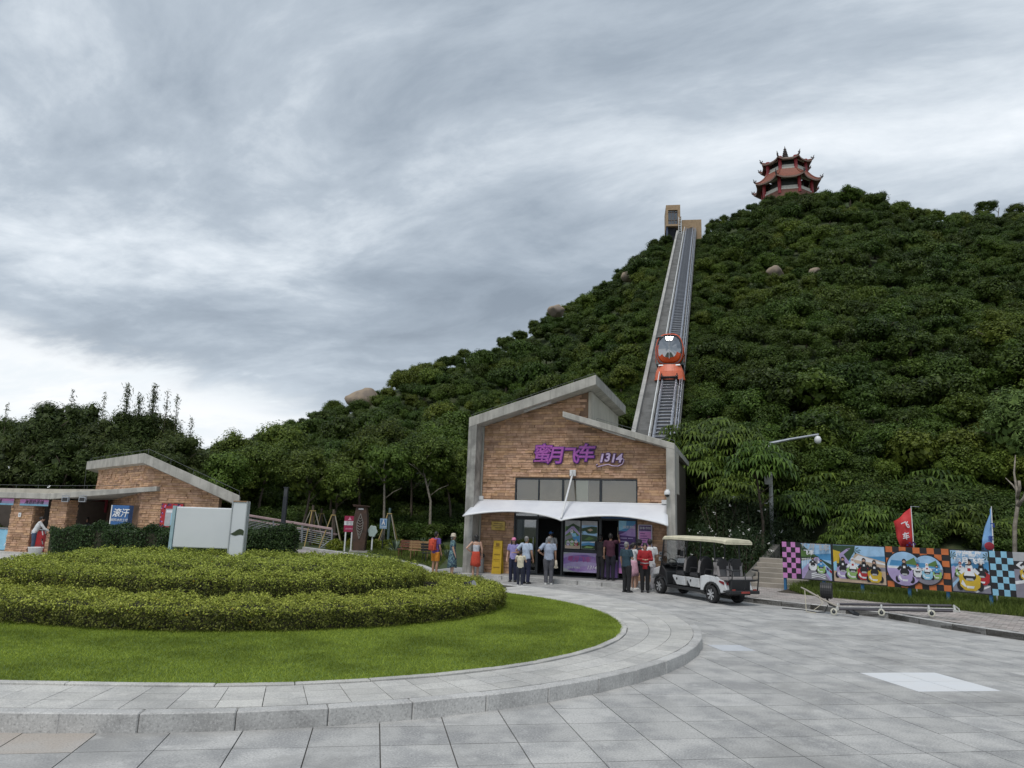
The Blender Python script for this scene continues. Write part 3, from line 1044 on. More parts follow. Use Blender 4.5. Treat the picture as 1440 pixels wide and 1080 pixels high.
for s in vis_big:
    solo.add(id(s))
    _r, x, y, z, R, vi, px, py = s
    z0 = z + crown_height(R)
    rz = random.uniform(0, 6.28)
    side_ = "left of the funicular" if px < 915 else "just right of the funicular" if px < 1060 else "below the pagoda" if px < 1220 else "on the far right slope"
    row_ = "low" if py > 520 else "halfway" if py > 410 else "high"
    lab = ("big " if R > 1.6 else "small " if R < 1.2 else "") + GREEN[vi] + " bushy tree " + row_ + " on the hill, " + side_
    if vi not in protos:
        root = thing("hill_tree", lab, "tree", (x, y, z0), rz, "trees on the wooded hillside")
        c = bpy.data.objects.new("crown", CROWN_HILL[vi]); COL.objects.link(c); c.parent = root
        t_ = bpy.data.objects.new("trunk", TRUNK_HILL[vi % 3]); COL.objects.link(t_); t_.parent = root
        root.scale = (R, R, R * random.uniform(.85, 1.1))
        protos[vi] = (root, (c, t_))
    else:
        rt, kids = protos[vi]
        copy_thing(rt, kids, (x, y, z0), rz, (R, R, R * random.uniform(.85, 1.15)), lab)
rest = [s for s in spots if id(s) not in solo]

# the rest of the wood reads as one mass
def scatter_object(name, variants, pts, rots, scales, idx, kind="stuff", label=None):
    me = bpy.data.meshes.new(name)
    n = len(pts)
    me.vertices.add(n)
    me.vertices.foreach_set("co", np.asarray(pts, dtype=np.float32).ravel())
    for an, typ, data in (("rot", "FLOAT", rots), ("scl", "FLOAT", scales), ("idx", "INT", idx)):
        a = me.attributes.new(an, typ, "POINT")
        a.data.foreach_set("value", np.asarray(data, dtype=np.float32 if typ == "FLOAT" else np.int32))
    me.update()
    o = bpy.data.objects.new(name, me)
    COL.objects.link(o)
    src = bpy.data.collections.new(name + "_kinds")
    for k, m in enumerate(variants):
        v = bpy.data.objects.new("%s_kind_%02d" % (name, k), m)
        src.objects.link(v)
    ng = bpy.data.node_groups.new(name, "GeometryNodeTree")
    ng.interface.new_socket("Geometry", in_out="INPUT", socket_type="NodeSocketGeometry")
    ng.interface.new_socket("Geometry", in_out="OUTPUT", socket_type="NodeSocketGeometry")
    N = NT(ng)
    gi, go = N.n("NodeGroupInput"), N.n("NodeGroupOutput")
    ci = N.n("GeometryNodeCollectionInfo")
    ci.inputs["Collection"].default_value = src
    ci.inputs["Separate Children"].default_value = True
    ci.inputs["Reset Children"].default_value = True
    ip = N.n("GeometryNodeInstanceOnPoints")
    ip.inputs["Pick Instance"].default_value = True
    def attr(nm, dt):
        a = N.n("GeometryNodeInputNamedAttribute", data_type=dt)
        a.inputs["Name"].default_value = nm
        return a.outputs[0]
    ng.links.new(gi.outputs[0], ip.inputs["Points"])
    ng.links.new(ci.outputs[0], ip.inputs["Instance"])
    ng.links.new(attr("idx", "INT"), ip.inputs["Instance Index"])
    cz = N.n("ShaderNodeCombineXYZ", inp={2: attr("rot", "FLOAT")})
    ng.links.new(cz.outputs[0], ip.inputs["Rotation"])
    ng.links.new(attr("scl", "FLOAT"), ip.inputs["Scale"])
    ng.links.new(ip.outputs[0], go.inputs[0])
    md = o.modifiers.new("scatter", "NODES")
    md.node_group = ng
    return tag(o, label=label, kind=kind)
scatter_object("hill_woods", CROWN_HILL, [(s[1], s[2], s[3] + crown_height(s[4])) for s in rest], [random.uniform(0, 6.28) for _ in rest], [s[4] for s in rest], [s[5] for s in rest], label="dense evergreen woods covering the hillside")

# undergrowth on the lower slope and behind the garden (low leafy mass)
und = []
Lh_ = TRL * TRD.dot(TR_H)
for _ in range(1500):
    a = random.uniform(3, Lh_ + 6); side = random.choice((-1, 1))
    lat = -2.15 - random.expovariate(.75) if side < 0 else 1.3 + random.expovariate(.75)
    if abs(lat) > 6.5: continue
    x = TR0.x + TR_H.x * a + TR_X.x * lat; y = TR0.y + TR_H.y * a + TR_X.y * lat
    s_ = random.uniform(.45, .85) + max(0, abs(lat) - 2.6) * .08
    und.append((x, y, terrain(x, y) + s_ * .45, s_, random.choice((0, 2, 5, 7, 1, 3))))
for _ in range(900):
    t = random.uniform(-.62, .62); rb = float(np.interp(t, _rb_th, _rb))
    r = rb + random.uniform(-1.0, 9)
    x, y = r * math.sin(t), r * math.cos(t)
    if near_track(x, y, .9, terrain(x, y) + 1.2) or (-3.2 < x < 12 and y < 42 and x < 8.5):
        continue
    if x > 10.5 and r < rb + 5 and random.random() < .75:
        continue
    und.append((x, y, terrain(x, y) + .45, random.uniform(.7, 1.3), random.choice((0, 2, 5, 7, 0))))
scatter_object("undergrowth", CROWN_HILL, [u[:3] for u in und], [random.uniform(0, 6.28) for _ in und], [u[3] for u in und], [u[4] for u in und], label="dark undergrowth at the foot of the woods")

# ------------------------------------------------------------------ nearer trees, each a thing
def tree(name, label, loc, h, crown_me, R, trunk_r=.09, group=None, flat=.85, bk=None, limbs=6, crown_low=None, rz=None, cat="tree", spread=None):
    root = thing(name, label, cat, loc, random.uniform(0, 6.28) if rz is None else rz, group)
    zc = h - R * flat * .85 if crown_low is None else crown_low
    t = bpy.data.objects.new("trunk", trunk_mesh("trunk", zc, trunk_r, limbs, spread or R * .65, random, bk))
    COL.objects.link(t); t.parent = root
    c = bpy.data.objects.new("crown", crown_me); COL.objects.link(c); c.parent = root
    c.location = (0, 0, zc); c.scale = (R, R, R * flat)
    return root
NEAR = [clump_crown("crown", leaf_near, 30, 260, .072, (1, 1, 1.1), .30 - .03 * (k % 2), np.random.default_rng(30 + k), lw=.5) for k in range(5)]
FINE = [clump_crown("crown", leaf_fine, 30, 260, .085, (1, 1, 1.05), .30, np.random.default_rng(50 + k), lw=.26) for k in range(3)]
UMB = [umbrella_crown("crown", leaf_umb, 190, np.random.default_rng(60 + k)) for k in range(4)]
G1 = "young trees in the garden below the hill"
mids = [  # px of the trunk, py of the crown top, distance, crown radius
    (318, 640, 44, 1.9, "young garden tree nearest the eave end of the brick kiosk"), (372, 622, 46, 1.9, "young garden tree left of the dark lamp post"),
    (432, 634, 43, 1.8, "young garden tree right of the dark lamp post"), (470, 640, 47, 1.9, "young garden tree behind the end of the pink handrail"),
    (478, 655, 43.5, 1.5, "small garden tree held by yellow stakes behind the red notice board"),
    (515, 617, 47, 2.0, "tall garden tree rising behind the carved totem"), (548, 625, 44, 1.7, "garden tree with a yellow staked trunk behind the blue notice"),
    (585, 612, 48, 2.1, "garden tree behind the wooden benches"), (612, 610, 45, 1.9, "bare trunked garden tree with forked stem behind the benches"),
    (640, 632, 47, 1.9, "garden tree beside the left concrete column of the brick station"), (400, 600, 51, 2.2, "taller tree at the foot of the hill behind the dark lamp post"),
    (540, 590, 52, 2.3, "taller tree at the foot of the hill above the totem"), (620, 600, 53, 2.3, "taller tree at the foot of the hill above the benches"), (338, 612, 52, 2.2, "taller tree at the foot of the hill behind the kiosk eave")]
for i, (px, py, dist, R, lab) in enumerate(mids):
    top = at(px, py, dist)
    z0 = terrain(top.x, dist)
    tree("garden_tree", lab, (top.x, dist, z0), top.z - z0, NEAR[i % 5], R, .085, G1, flat=1.05, limbs=5, bk=pale_bark if i in (6, 8) else None)
G2 = "umbrella trees at the foot of the hill on the right"
umbs = [(965, 590, 40.5, 1.9, "umbrella tree with drooping leaves right beside the station roof"), (1010, 578, 42, 2.1, "umbrella tree between the funicular foot and the camera mast"),
        (1045, 615, 38, 1.8, "umbrella tree just left of the camera mast"), (1066, 612, 31.6, 1.45, "umbrella tree hanging over the top of the camera mast pole"), (1205, 590, 40, 1.9, "umbrella tree with a pale rosette top, right of the mast camera"),
        (1160, 655, 36, 1.7, "umbrella tree below the mast camera"), (1120, 680, 33.5, 1.4, "umbrella tree behind the pink checkered panel"), (1250, 620, 38, 1.9, "umbrella tree above the red flag"),
        (1215, 700, 31.5, 1.35, "umbrella tree left of the red flag pole, behind the kart picture"), (1320, 650, 34, 1.8, "umbrella tree halfway between the red and the blue flag"),
        (1345, 700, 30.5, 1.25, "low umbrella tree left of the blue flag, behind the hoarding"), (1300, 610, 41, 2.0, "tall umbrella tree up the slope above both flags"), (1280, 720, 30, 1.0, "short umbrella tree just right of the red flag"),
        (990, 615, 37, 1.6, "umbrella tree at the station's right eave"), (1035, 590, 37, 1.7, "umbrella tree with its crown against the mast arm's root"), (1030, 655, 35, 1.5, "umbrella tree over the taller oleanders"), (960, 640, 39, 1.5, "umbrella tree low behind the station's right corner"),
        (1405, 640, 35, 1.8, "umbrella tree left of the bare pale tree"), (1415, 715, 29.5, 1.2, "low umbrella tree under the bare pale tree"), (1180, 735, 31, .95, "short dark umbrella tree behind the seaside picture")]
for i, (px, py, dist, R, lab) in enumerate(umbs):
    top = at(px, py, dist)
    z0 = terrain(top.x, dist)
    tree("umbrella_tree", lab, (top.x, dist, z0), top.z - z0, UMB[i % 4], R, .07, G2, flat=1.0, limbs=6, spread=R * .5)
    # a second, lower storey of rosettes fills the stem zone of the taller ones
    c = COL.objects[-1] if False else None
leaf_pale = leaf_mat("pale_leaf", (.075, .125, .03), (.15, .215, .06), rnd=.1)
PALE = clump_crown("crown", leaf_pale, 34, 240, .075, (1, 1, 1.1), .28, np.random.default_rng(77), lw=.3)
G3 = "leafy trees behind the hoarding"
for i, (px, py, dist, R, lab) in enumerate([(1432, 560, 34, 2.5, "feathery pale green tree at the right edge above the flags"), (1385, 590, 44, 2.3, "leafy tree left of the feathery one at the right edge"),
        (1100, 600, 43, 2.2, "dark leafy tree behind the mast camera arm"), (1165, 570, 46, 2.4, "dark leafy tree up the slope above the mast camera"), (1250, 565, 47, 2.4, "dark leafy tree up the slope above the red flag"),
        (1330, 575, 46, 2.3, "dark leafy tree up the slope between the flags"), (1120, 640, 38, 1.9, "dark leafy tree behind the mast pole"), (1190, 660, 40, 2.0, "dark leafy tree in the shade behind the seaside picture"), (1260, 690, 36, 1.7, "dark leafy tree in the shade behind the red flag"),
        (1350, 680, 37, 1.8, "dark leafy tree in the shade behind the blue flag"), (1440, 650, 38, 2.0, "dark leafy tree in the shade at the right edge"), (1030, 690, 37, 1.7, "dark leafy tree in the shade above the golf cart")]):
    top = at(px, py, dist)
    z0 = terrain(top.x, dist)
    tree("leafy_tree", lab, (top.x, dist, z0), top.z - z0, PALE if i == 0 else NEAR[i % 3], R, .1, G3, flat=1.0)
G4 = "feathery trees behind the kiosk"
lefts = [(8, 592, 46, 2.6), (52, 585, 48, 2.7), (78, 566, 45, 2.3), (122, 572, 49, 2.6), (150, 590, 45, 2.3), (185, 578, 47, 2.7), (222, 585, 49, 2.6), (250, 605, 46, 2.2), (30, 620, 43, 2.4), (100, 618, 43, 2.4),
         (282, 628, 47, 1.9), (170, 622, 43, 2.2), (300, 650, 45, 1.6), (225, 630, 43.5, 2.0)]
for i, (px, py, dist, R) in enumerate(lefts):
    top = at(px, py, dist)
    z0 = terrain(top.x, dist)
    where = ["at the left edge of the view", "behind the left end of the kiosk's flat roof", "with the highest dark dome at left", "behind the middle of the flat roof", "just left of the raised roof's end", "rising above the raised roof's left end", "rising above the raised roof's peak", "behind the raised roof's slope",
             "low, in front of the left edge trees", "low, over the flat roof", "at the right end of the row, by the hill", "low, behind the raised roof's left end", "smallest of the row, beside the sloping eave", "low, behind the raised roof's peak"][i]
    tree("feathery_tree", "dark feathery tree " + where, (top.x, dist, z0), top.z - z0, FINE[i % 3], R, .1, G4, flat=1.05)
# thin bamboo shoots standing out above them
shoot_leaf = leaf_fine
for i, (px, py, base, dist) in enumerate([(180, 541, 600, 46.5), (148, 552, 595, 45.5), (218, 542, 592, 47), (236, 549, 605, 47.5), (103, 548, 590, 46), (250, 555, 610, 48), (270, 588, 625, 47), (10, 568, 610, 45), (197, 556, 600, 46.2)]):
    a, z1 = at(px - 6, base, dist), at(px, py, dist)
    root = thing("bamboo", ["tallest bamboo shoot, above the raised roof's left end", "thin bamboo shoot left of the tallest one", "bamboo shoot right of the tallest one, over the roof peak", "second bamboo shoot over the roof peak, leaning right", "lone thin bamboo shoot above the flat roof", "short bamboo shoot over the roof slope", "bent bamboo shoot at the right end of the feathery trees", "bamboo shoot at the left edge of the view", "bushy bamboo shoot close beside the tallest one"][i], "bamboo", (a.x, dist, terrain(a.x, dist)), group="bamboo shoots above the feathery trees")
    o3 = Vector((a.x, dist, terrain(a.x, dist)))
    H_ = z1.z - o3.z
    e = Vector((z1.x - a.x, 0, H_))
    pts = [Vector((0, 0, 0)), Vector((e.x * .15, .05, H_ * .5)), Vector((e.x * .5, .1, H_ * .82)), e]
    MB().tube(pts, [.035, .03, .02, .008], 5).build("stem", bark, root)
    n = 900 if i in (0, 8, 2) else 220
    s = RNG.uniform(.45, 1, n)
    k = np.array([pts[1].lerp(pts[2], (q - .45) / .37) if q < .82 else pts[2].lerp(pts[3], (q - .82) / .18) for q in s])
    off = unit(n) * (np.abs(RNG.normal(0, .26, n)) * (1.15 - s) * (3.2 if i in (0, 8, 2) else 1.9) + .06)[:, None]
    np_mesh("leaves", leaf_quads(k + off, unit(n), .26, .05, tdir=np.array([0, 0, .4])), 4, shoot_leaf, root)

# oleander with white flowers beside the station
for i, (px, py, dist, R) in enumerate([(1012, 688, 33.5, 1.9), (1056, 690, 33.0, 1.9), (985, 735, 31.8, 1.2), (1095, 712, 33.5, 1.6), (1046, 735, 31.0, 1.4)]):
    top = at(px, py, dist)
    z0 = terrain(top.x, dist)
    H_ = top.z - z0
    root = thing("oleander", ["oleander bush with white flowers behind the golf cart roof", "tall oleander bush left of the stone steps", "low oleander bush against the station's right corner", "oleander bush over the steps' side wall", "low oleander bush behind the golf cart's rear seats"][i], "shrub", (top.x, dist, z0), group="oleander bushes beside the steps")
    n = 5200
    d = unit(n); d[:, 2] = np.abs(d[:, 2])
    rr_ = RNG.uniform(.55, 1.02, n)[:, None] ** .6
    P = d * rr_ * np.array([R, R, H_ * .97]) + np.array([0, 0, .05])
    q = leaf_quads(P, d + RNG.normal(0, .5, (n, 3)), .15, .032, tdir=np.array([0, 0, .6]))
    np_mesh("leaves", q, 4, leaf_shr, root)
    n = 11
    d = unit(n); d[:, 2] = np.abs(d[:, 2]); d[:, 1] = -np.abs(d[:, 1])
    P = np.repeat(d * np.array([R, R, H_]) * .98, 6, 0) + RNG.normal(0, .03, (n * 6, 3))
    np_mesh("flowers", leaf_quads(P, unit(n * 6) + np.array([0, -1, .4]), .06, .05), 4, petal, root)
    b = MB()
    for k in range(6):
        a_ = k * 1.05
        b.tube([(0, 0, -.1), (math.cos(a_) * R * .2, math.sin(a_) * R * .2, H_ * .4), (math.cos(a_) * R * .5, math.sin(a_) * R * .5, H_ * .8)], [.03, .025, .01], 5)
    b.build("stems", bark, root)

# bare pale tree at the right edge
p = ground(1423, 800, .5); dist = 25.5
b0 = at(1420, 790, dist)
root = thing("bare_tree", "bare pale grey tree with forked leafless limbs at the right edge", "tree", (b0.x, dist, terrain(b0.x, dist)))
def loc(px, py, dd=0.0):
    q = at(px, py, dist + dd)
    return q - Vector((b0.x, dist, terrain(b0.x, dist)))
b = MB()
b.tube([(0, 0, -.2), loc(1427, 740), loc(1431, 712), loc(1430, 690, .1), loc(1426, 665, .2), loc(1428, 640, .25)], [.08, .07, .06, .045, .03, .015], 7)
b.tube([loc(1431, 712), loc(1440, 700, -.2), loc(1446, 680, -.3), loc(1452, 650, -.3)], [.07, .05, .04, .015], 6)
b.tube([loc(1430, 690, .1), loc(1424, 682, .3), loc(1414, 672, .5)], [.045, .03, .012], 5)
b.tube([loc(1431, 700), loc(1434, 686, -.2), loc(1433, 676, -.2)], [.06, .055, .05], 6)
b.build("trunk", pale_bark, root, smooth=True)

for i, (px, py, dist, R) in enumerate([(1385, 287, 124, 2.3), (1428, 292, 122, 2.0)]):
    top = at(px, py - 4, dist)
    tree("ridge_tree", ["lone round topped tree standing out of the right skyline", "thin topped tree on the skyline at the right edge"][i], (top.x, dist, terrain(top.x, dist)), top.z - terrain(top.x, dist), NEAR[i + 1], R, .12, None, flat=.75, limbs=4, spread=R * .4)
# weeds on the verge below the hoarding
HO_A, HO_B = at(1101, 812, 26.1), at(1426, 840, 20.9)
HO_A.z = HO_B.z = .15
HD = (HO_B - HO_A).to_2d().normalized()
HN = Vector((HD.y, -HD.x))
if HN.y > 0:
    HN = -HN
weed = leaf_mat("weed_blade", (0.075, 0.12, 0.022), (0.16, 0.20, 0.045), rnd=0.0)
def verge_pts(n):

    s = RNG.uniform(.35, 9.6, n); t = RNG.uniform(-2.6, .95, n) * np.clip(s / 1.2, .2, 1)
    x = HO_A.x + HD.x * s + HN.x * t; y = HO_A.y + HD.y * s + HN.y * t
    z = .13 + .12 * np.clip(.95 - t, 0, 1.2)
    return np.c_[x, y, z]
v1 = blades(34000, .06, .30, .009, verge_pts, .5)
tag(np_mesh("weeds", v1, 3, weed), label="rough weeds on the verge below the hoarding", kind="stuff")
b = MB()
vp = []
for s in (0.2, 9.9):
    for t in (1.0, -2.8):
        vp.append((HO_A.x + HD.x * s + HN.x * t, HO_A.y + HD.y * s + HN.y * t))
b.hexa([(*vp[0], -.2), (*vp[2], -.2), (*vp[3], -.2), (*vp[1], -.2), (*vp[0], .135), (*vp[2], .135), (*vp[3], .42), (*vp[1], .42)])
tag(b.build("verge", soil), kind="structure")

# ================================================================== SPLIT-STONE WALLS
def wall_bricks(place, u0, u1, z0, top, holes=(), pitch=.112, lmin=.22, lmax=.68, seed=1):
    """list of bricks (u0,u1,z0,zl,zr,proud): courses of split stone trimmed to the wall's outline"""
    rg = random.Random(seed)
    out = []
    z = z0
    zmax = max(top(u0), top(u1), top((u0 + u1) / 2), top(u0 + .9 * (u1 - u0)), top(u0 + .6 * (u1 - u0)))
    while z < zmax:
        h = pitch * rg.choice((.72, 1, 1, 1.0, 1.15))
        u = u0 - rg.random() * .4
        while u < u1:
            l = rg.uniform(lmin, lmax)
            a, b_ = max(u, u0), min(u + l, u1)
            u += l
            if b_ - a < .05:
                continue
            segs = [(a, b_)]
            for hu0, hu1, hz0, hz1 in holes:
                if z + h > hz0 + .02 and z < hz1 - .02:
                    ns = []
                    for s0, s1 in segs:
                        if s1 <= hu0 or s0 >= hu1:
                            ns.append((s0, s1))
                        else:
                            if s0 < hu0 - .05: ns.append((s0, hu0))
                            if s1 > hu1 + .05: ns.append((hu1, s1))
                    segs = ns
            for s0, s1 in segs:
                zl, zr = min(z + h, top(s0)), min(z + h, top(s1))
                if zl - z < .02 and zr - z < .02:
                    continue
                out.append((s0, s1, z, max(zl, z + .01), max(zr, z + .01), rg.uniform(.012, .05)))
        z += h
    return out
def brick_geo(mb, place, br):
    s0, s1, z, zl, zr, p = br
    g = .006
    rg = random
    q = [(s0 + g, z + g), (s1 - g, z + g), (s1 - g, zr - g), (s0 + g, zl - g)]
    back = [place(u, 0.0, zz) for u, zz in q]
    fr = [place(u, -p - rg.uniform(-.008, .012), zz) for u, zz in q]
    k = len(mb.v)
    mb.v += [tuple(x) for x in back + fr]
    mb.f += [(k + 4, k + 5, k + 6, k + 7), (k, k + 1, k + 5, k + 4), (k + 1, k + 2, k + 6, k + 5), (k + 2, k + 3, k + 7, k + 6), (k + 3, k, k + 4, k + 7)]
    mb.m += [0] * 5
def lay_bricks(parent, walls, limit):
    """walls: [(place, bricks)]; the first LIMIT bricks are separate parts, the rest one part"""
    rest, n = MB(), 0
    for place, brs in walls:
        for br in brs:
            if n < limit:
                mb = MB(); brick_geo(mb, place, br)
                o = mb.build("brick", brick_mat, parent)
                n += 1
            else:
                brick_geo(rest, place, br)
    if rest.v:
        tag(rest.build("brick_courses", brick_mat, parent), kind="stuff")

glass_mat = bpy.data.materials.new("window_glass")
glass_mat.use_nodes = True
_g = NT(glass_mat.node_tree)
_g.t.nodes.clear()
_fr = _g.n("ShaderNodeFresnel", inp={"IOR": 1.6})
_tr = _g.n("ShaderNodeBsdfTransparent", inp={0: (.72, .74, .74, 1)})
_gl = _g.n("ShaderNodeBsdfGlossy", inp={0: (.9, .92, .95, 1), "Roughness": .02})
_mx = _g.n("ShaderNodeMixShader", inp={0: _g.math("ADD", _g.math("MULTIPLY", _fr.outputs[0], .9), .10), 1: _tr.outputs[0], 2: _gl.outputs[0]})
_g.t.links.new(_mx.outputs[0], _g.n("ShaderNodeOutputMaterial").inputs[0])
car_glass = glass_mat.copy()
car_glass.name = "car_glass"
for _n in car_glass.node_tree.nodes:
    if _n.type == "MATH" and _n.operation == "ADD":
        _n.inputs[1].default_value = .30
upper_glass = glass_mat.copy()
upper_glass.name = "upper_glass"
for _n in upper_glass.node_tree.nodes:
    if _n.type == "MATH" and _n.operation == "ADD":
        _n.inputs[1].default_value = .05
    if _n.type == "BSDF_TRANSPARENT":
        _n.inputs[0].default_value = (.92, .90, .85, 1)
purple = mat("purple_print", (0.20, 0.10, 0.36), 0.4, col2=(0.36, 0.24, 0.50), nscale=1.6)
purple_dk = mat("purple_dark", (0.075, 0.025, 0.16), 0.45)
purple_sign = mat("purple_sign_face", (0.30, 0.06, 0.34), 0.35, col2=(0.24, 0.04, 0.40), nscale=2)
lilac = mat("lilac_sign_face", (0.72, 0.56, 0.80), 0.35)
lilac_dk = mat("lilac_sign_edge", (0.10, 0.03, 0.17), 0.4)
white_print = mat("white_print", (0.74, 0.75, 0.76), 0.5)
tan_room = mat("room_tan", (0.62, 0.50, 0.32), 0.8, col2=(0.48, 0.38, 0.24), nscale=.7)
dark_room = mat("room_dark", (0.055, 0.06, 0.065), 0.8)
C_ = lambda n, c, r=.5: mat(n, c, r)
P_SKY, P_SEA, P_SAND, P_ROAD, P_GREEN, P_DKGREEN = C_("print_sky", (.34, .55, .78)), C_("print_sea", (.07, .27, .52)), C_("print_sand", (.55, .42, .31)), C_("print_road", (.24, .23, .28)), C_("print_green", (.10, .20, .05)), C_("print_dark_green", (.03, .07, .03))
P_WHITE, P_BLACK, P_RED, P_YEL, P_LIL, P_LIME = C_("print_white", (.75, .77, .80)), C_("print_black", (.015, .015, .018)), C_("print_red", (.42, .02, .025)), C_("print_yellow", (.62, .42, .03)), C_("print_lilac", (.42, .34, .58)), C_("print_lime", (.27, .45, .14))
P_PINK, P_ORANGE, P_LBLUE, P_SKIN, P_GREY = C_("print_pink", (.62, .25, .56)), C_("print_orange", (.58, .16, .045)), C_("print_light_blue", (.27, .56, .74)), C_("print_skin", (.50, .32, .24)), C_("print_grey", (.42, .43, .45))
P_ALL = [P_SKY, P_SEA, P_SAND, P_ROAD, P_GREEN, P_DKGREEN, P_WHITE, P_BLACK, P_RED, P_YEL, P_LIL, P_LIME, P_PINK, P_ORANGE, P_LBLUE, P_SKIN, P_GREY, purple, purple_dk]
K = {n: i for i, n in enumerate("sky sea sand road green dkgreen white black red yellow lilac lime pink orange lblue skin grey purple purpledk".split())}

class Print:
    """a flat print: coloured shapes on a panel, each layer a hair above the last; x 0..w, y 0..h (local x, z), facing -y"""
    def __init__(s, w, h, bg="white"):
        s.w, s.h, s.b, s.k = w, h, MB(), 0
        s.poly([(0, 0), (w, 0), (w, h), (0, h)], bg)
    def poly(s, pts, c):
        s.k += 1
        pts = [(min(max(x, 0), s.w), min(max(y, 0), s.h)) for x, y in pts]
        s.b.poly([(x, -.0004 * s.k, y) for x, y in pts], K[c])
        return s
    def rect(s, x0, y0, x1, y1, c):
        return s.poly([(x0, y0), (x1, y0), (x1, y1), (x0, y1)], c)
    def ell(s, x, y, rx, ry, c, n=14, a0=0, a1=6.2832):
        return s.poly([(x + rx * math.cos(a0 + (a1 - a0) * i / n), y + ry * math.sin(a0 + (a1 - a0) * i / n)) for i in range(n)], c)
    def kart(s, x, y, k, c, helmet="black", suit="white"):
        s.ell(x - .30 * k, y + .10 * k, .11 * k, .16 * k, "black"); s.ell(x + .30 * k, y + .10 * k, .11 * k, .16 * k, "black")
        s.poly([(x - .34 * k, y + .42 * k), (x - .30 * k, y + .08 * k), (x - .16 * k, y - .06 * k), (x + .16 * k, y - .06 * k), (x + .30 * k, y + .08 * k), (x + .34 * k, y + .42 * k), (x + .2 * k, y + .55 * k), (x - .2 * k, y + .55 * k)], c)
        s.poly([(x - .10 * k, y + .02 * k), (x + .10 * k, y + .02 * k), (x + .13 * k, y + .1 * k), (x - .13 * k, y + .1 * k)], "white")
        s.ell(x, y + .42 * k, .20 * k, .16 * k, "black")
        s.poly([(x - .17 * k, y + .44 * k), (x + .17 * k, y + .44 * k), (x + .10 * k, y + .80 * k), (x - .10 * k, y + .80 * k)], suit)
        s.poly([(x - .17 * k, y + .72 * k), (x - .32 * k, y + .56 * k), (x - .24 * k, y + .48 * k), (x - .1 * k, y + .62 * k)], suit)
        s.poly([(x + .17 * k, y + .72 * k), (x + .32 * k, y + .56 * k), (x + .24 * k, y + .48 * k), (x + .1 * k, y + .62 * k)], suit)
        s.ell(x, y + .90 * k, .095 * k, .115 * k, helmet); s.ell(x, y + .885 * k, .07 * k, .055 * k, "skin"); s.rect(x - .05 * k, y + .60 * k, x + .05 * k, y + .70 * k, "white" if suit != "white" else "red"); s.poly([(x - .13 * k, y + .28 * k), (x + .13 * k, y + .28 * k), (x + .10 * k, y + .36 * k), (x - .10 * k, y + .36 * k)], "grey"); s.poly([(x - .28 * k, y + .16 * k), (x - .16 * k, y + .05 * k), (x - .12 * k, y + .08 * k), (x - .22 * k, y + .30 * k)], "white")
        return s
    def done(s, name, parent, loc, rz=0, kind_label=None):
        o = s.b.build(name, P_ALL, parent)
        o.location, o.rotation_euler = loc, (0, 0, rz)
        if kind_label:
            o["label"] = kind_label
        return o

# ================================================================== THE FUNICULAR STATION (brick building)
o_ = ground(650, 805, .15)
BF = Frame((o_.x, o_.y), 18)
ST = thing("funicular_station", "brick funicular station with folded concrete roofs, glazed front and white canopy", "building", (o_.x, o_.y, 0), R_(-18))
ZF = .15
sl1 = lambda u: 6.17 + (u - .36) * .311           # underside of the high roof
tR, iR = BF.on(948.5, 623.5), BF.on(936.6, 629)
sl_t = lambda u: 6.67 + (u - 4.03) * (tR[1] - 6.67) / (tR[0] - 4.03)
sl2 = lambda u: 6.44 + (u - 4.03) * (iR[1] - 6.44) / (iR[0] - 4.03)
UR0, UR1 = iR[0], tR[0]
DEP = 7.8
b = MB(); b.prism([(0, 0, ZF), (.36, 0, ZF), (.36, 0, sl1(.36)), (0, 0, sl1(0))], (0, .74, 0))
b.build("column", concrete_stain, ST)["label"] = "left column with black mould stains"
b = MB(); b.prism([(0, 0, sl1(0)), (5.38, 0, sl1(5.38)), (5.38, 0, 8.13), (0, 0, 6.46)], (0, DEP, 0))
hr = b.build("roof", concrete, ST, bevel=.012, seg=1)
b = MB(); b.prism([(4.03, 0, 6.44), (UR0, 0, sl2(UR0)), (UR1, 0, sl2(UR1)), (UR1, 0, sl_t(UR1)), (4.03, 0, 6.67)], (0, DEP, 0))
lr = b.build("roof", concrete, ST, bevel=.012, seg=1)
b = MB(); b.prism([(UR0, 0, ZF), (UR1, 0, ZF), (UR1, 0, sl2(UR1)), (UR0, 0, sl2(UR0))], (0, .74, 0))
b.build("column", concrete, ST)
# brick wall: backing + courses
top_f = lambda u: sl1(u) - .004 if u < 4.92 else sl2(u) - .004
HOLE = (1.88, 6.92, ZF - .1, 4.02)
wallb = MB()
WP = .80
wallb.box(.44, 1.88, WP, WP + .2, ZF, 4.02)
wallb.box(6.92, UR0 - .01, WP, WP + .2, ZF, 4.02)
wallb.prism([(.44, WP, 4.02), (4.92, WP, 4.02), (4.92, WP, top_f(4.9)), (.44, WP, top_f(.44))], (0, .2, 0))
wallb.prism([(4.92, WP, 4.02), (UR0 - .01, WP, 4.02), (UR0 - .01, WP, top_f(UR0 - .01)), (4.92, WP, top_f(4.93))], (0, .2, 0))
bw = wallb.build("brick_wall", mortar, ST)
pl_front = lambda u, w, z: (u, WP + w, z)
brs = wall_bricks(None, .44, UR0 - .01, ZF, top_f, [HOLE], seed=5)
brs1 = [q for q in brs if q[1] <= 4.93 or q[0] >= 4.91 or q[3] < 5.9]
rgb = random.Random(3); rgb.shuffle(brs1)
brs1.sort(key=lambda q: -(q[1] - q[0]) * (q[3] - q[2]))
lay_bricks(bw, [(pl_front, brs1)], 292)
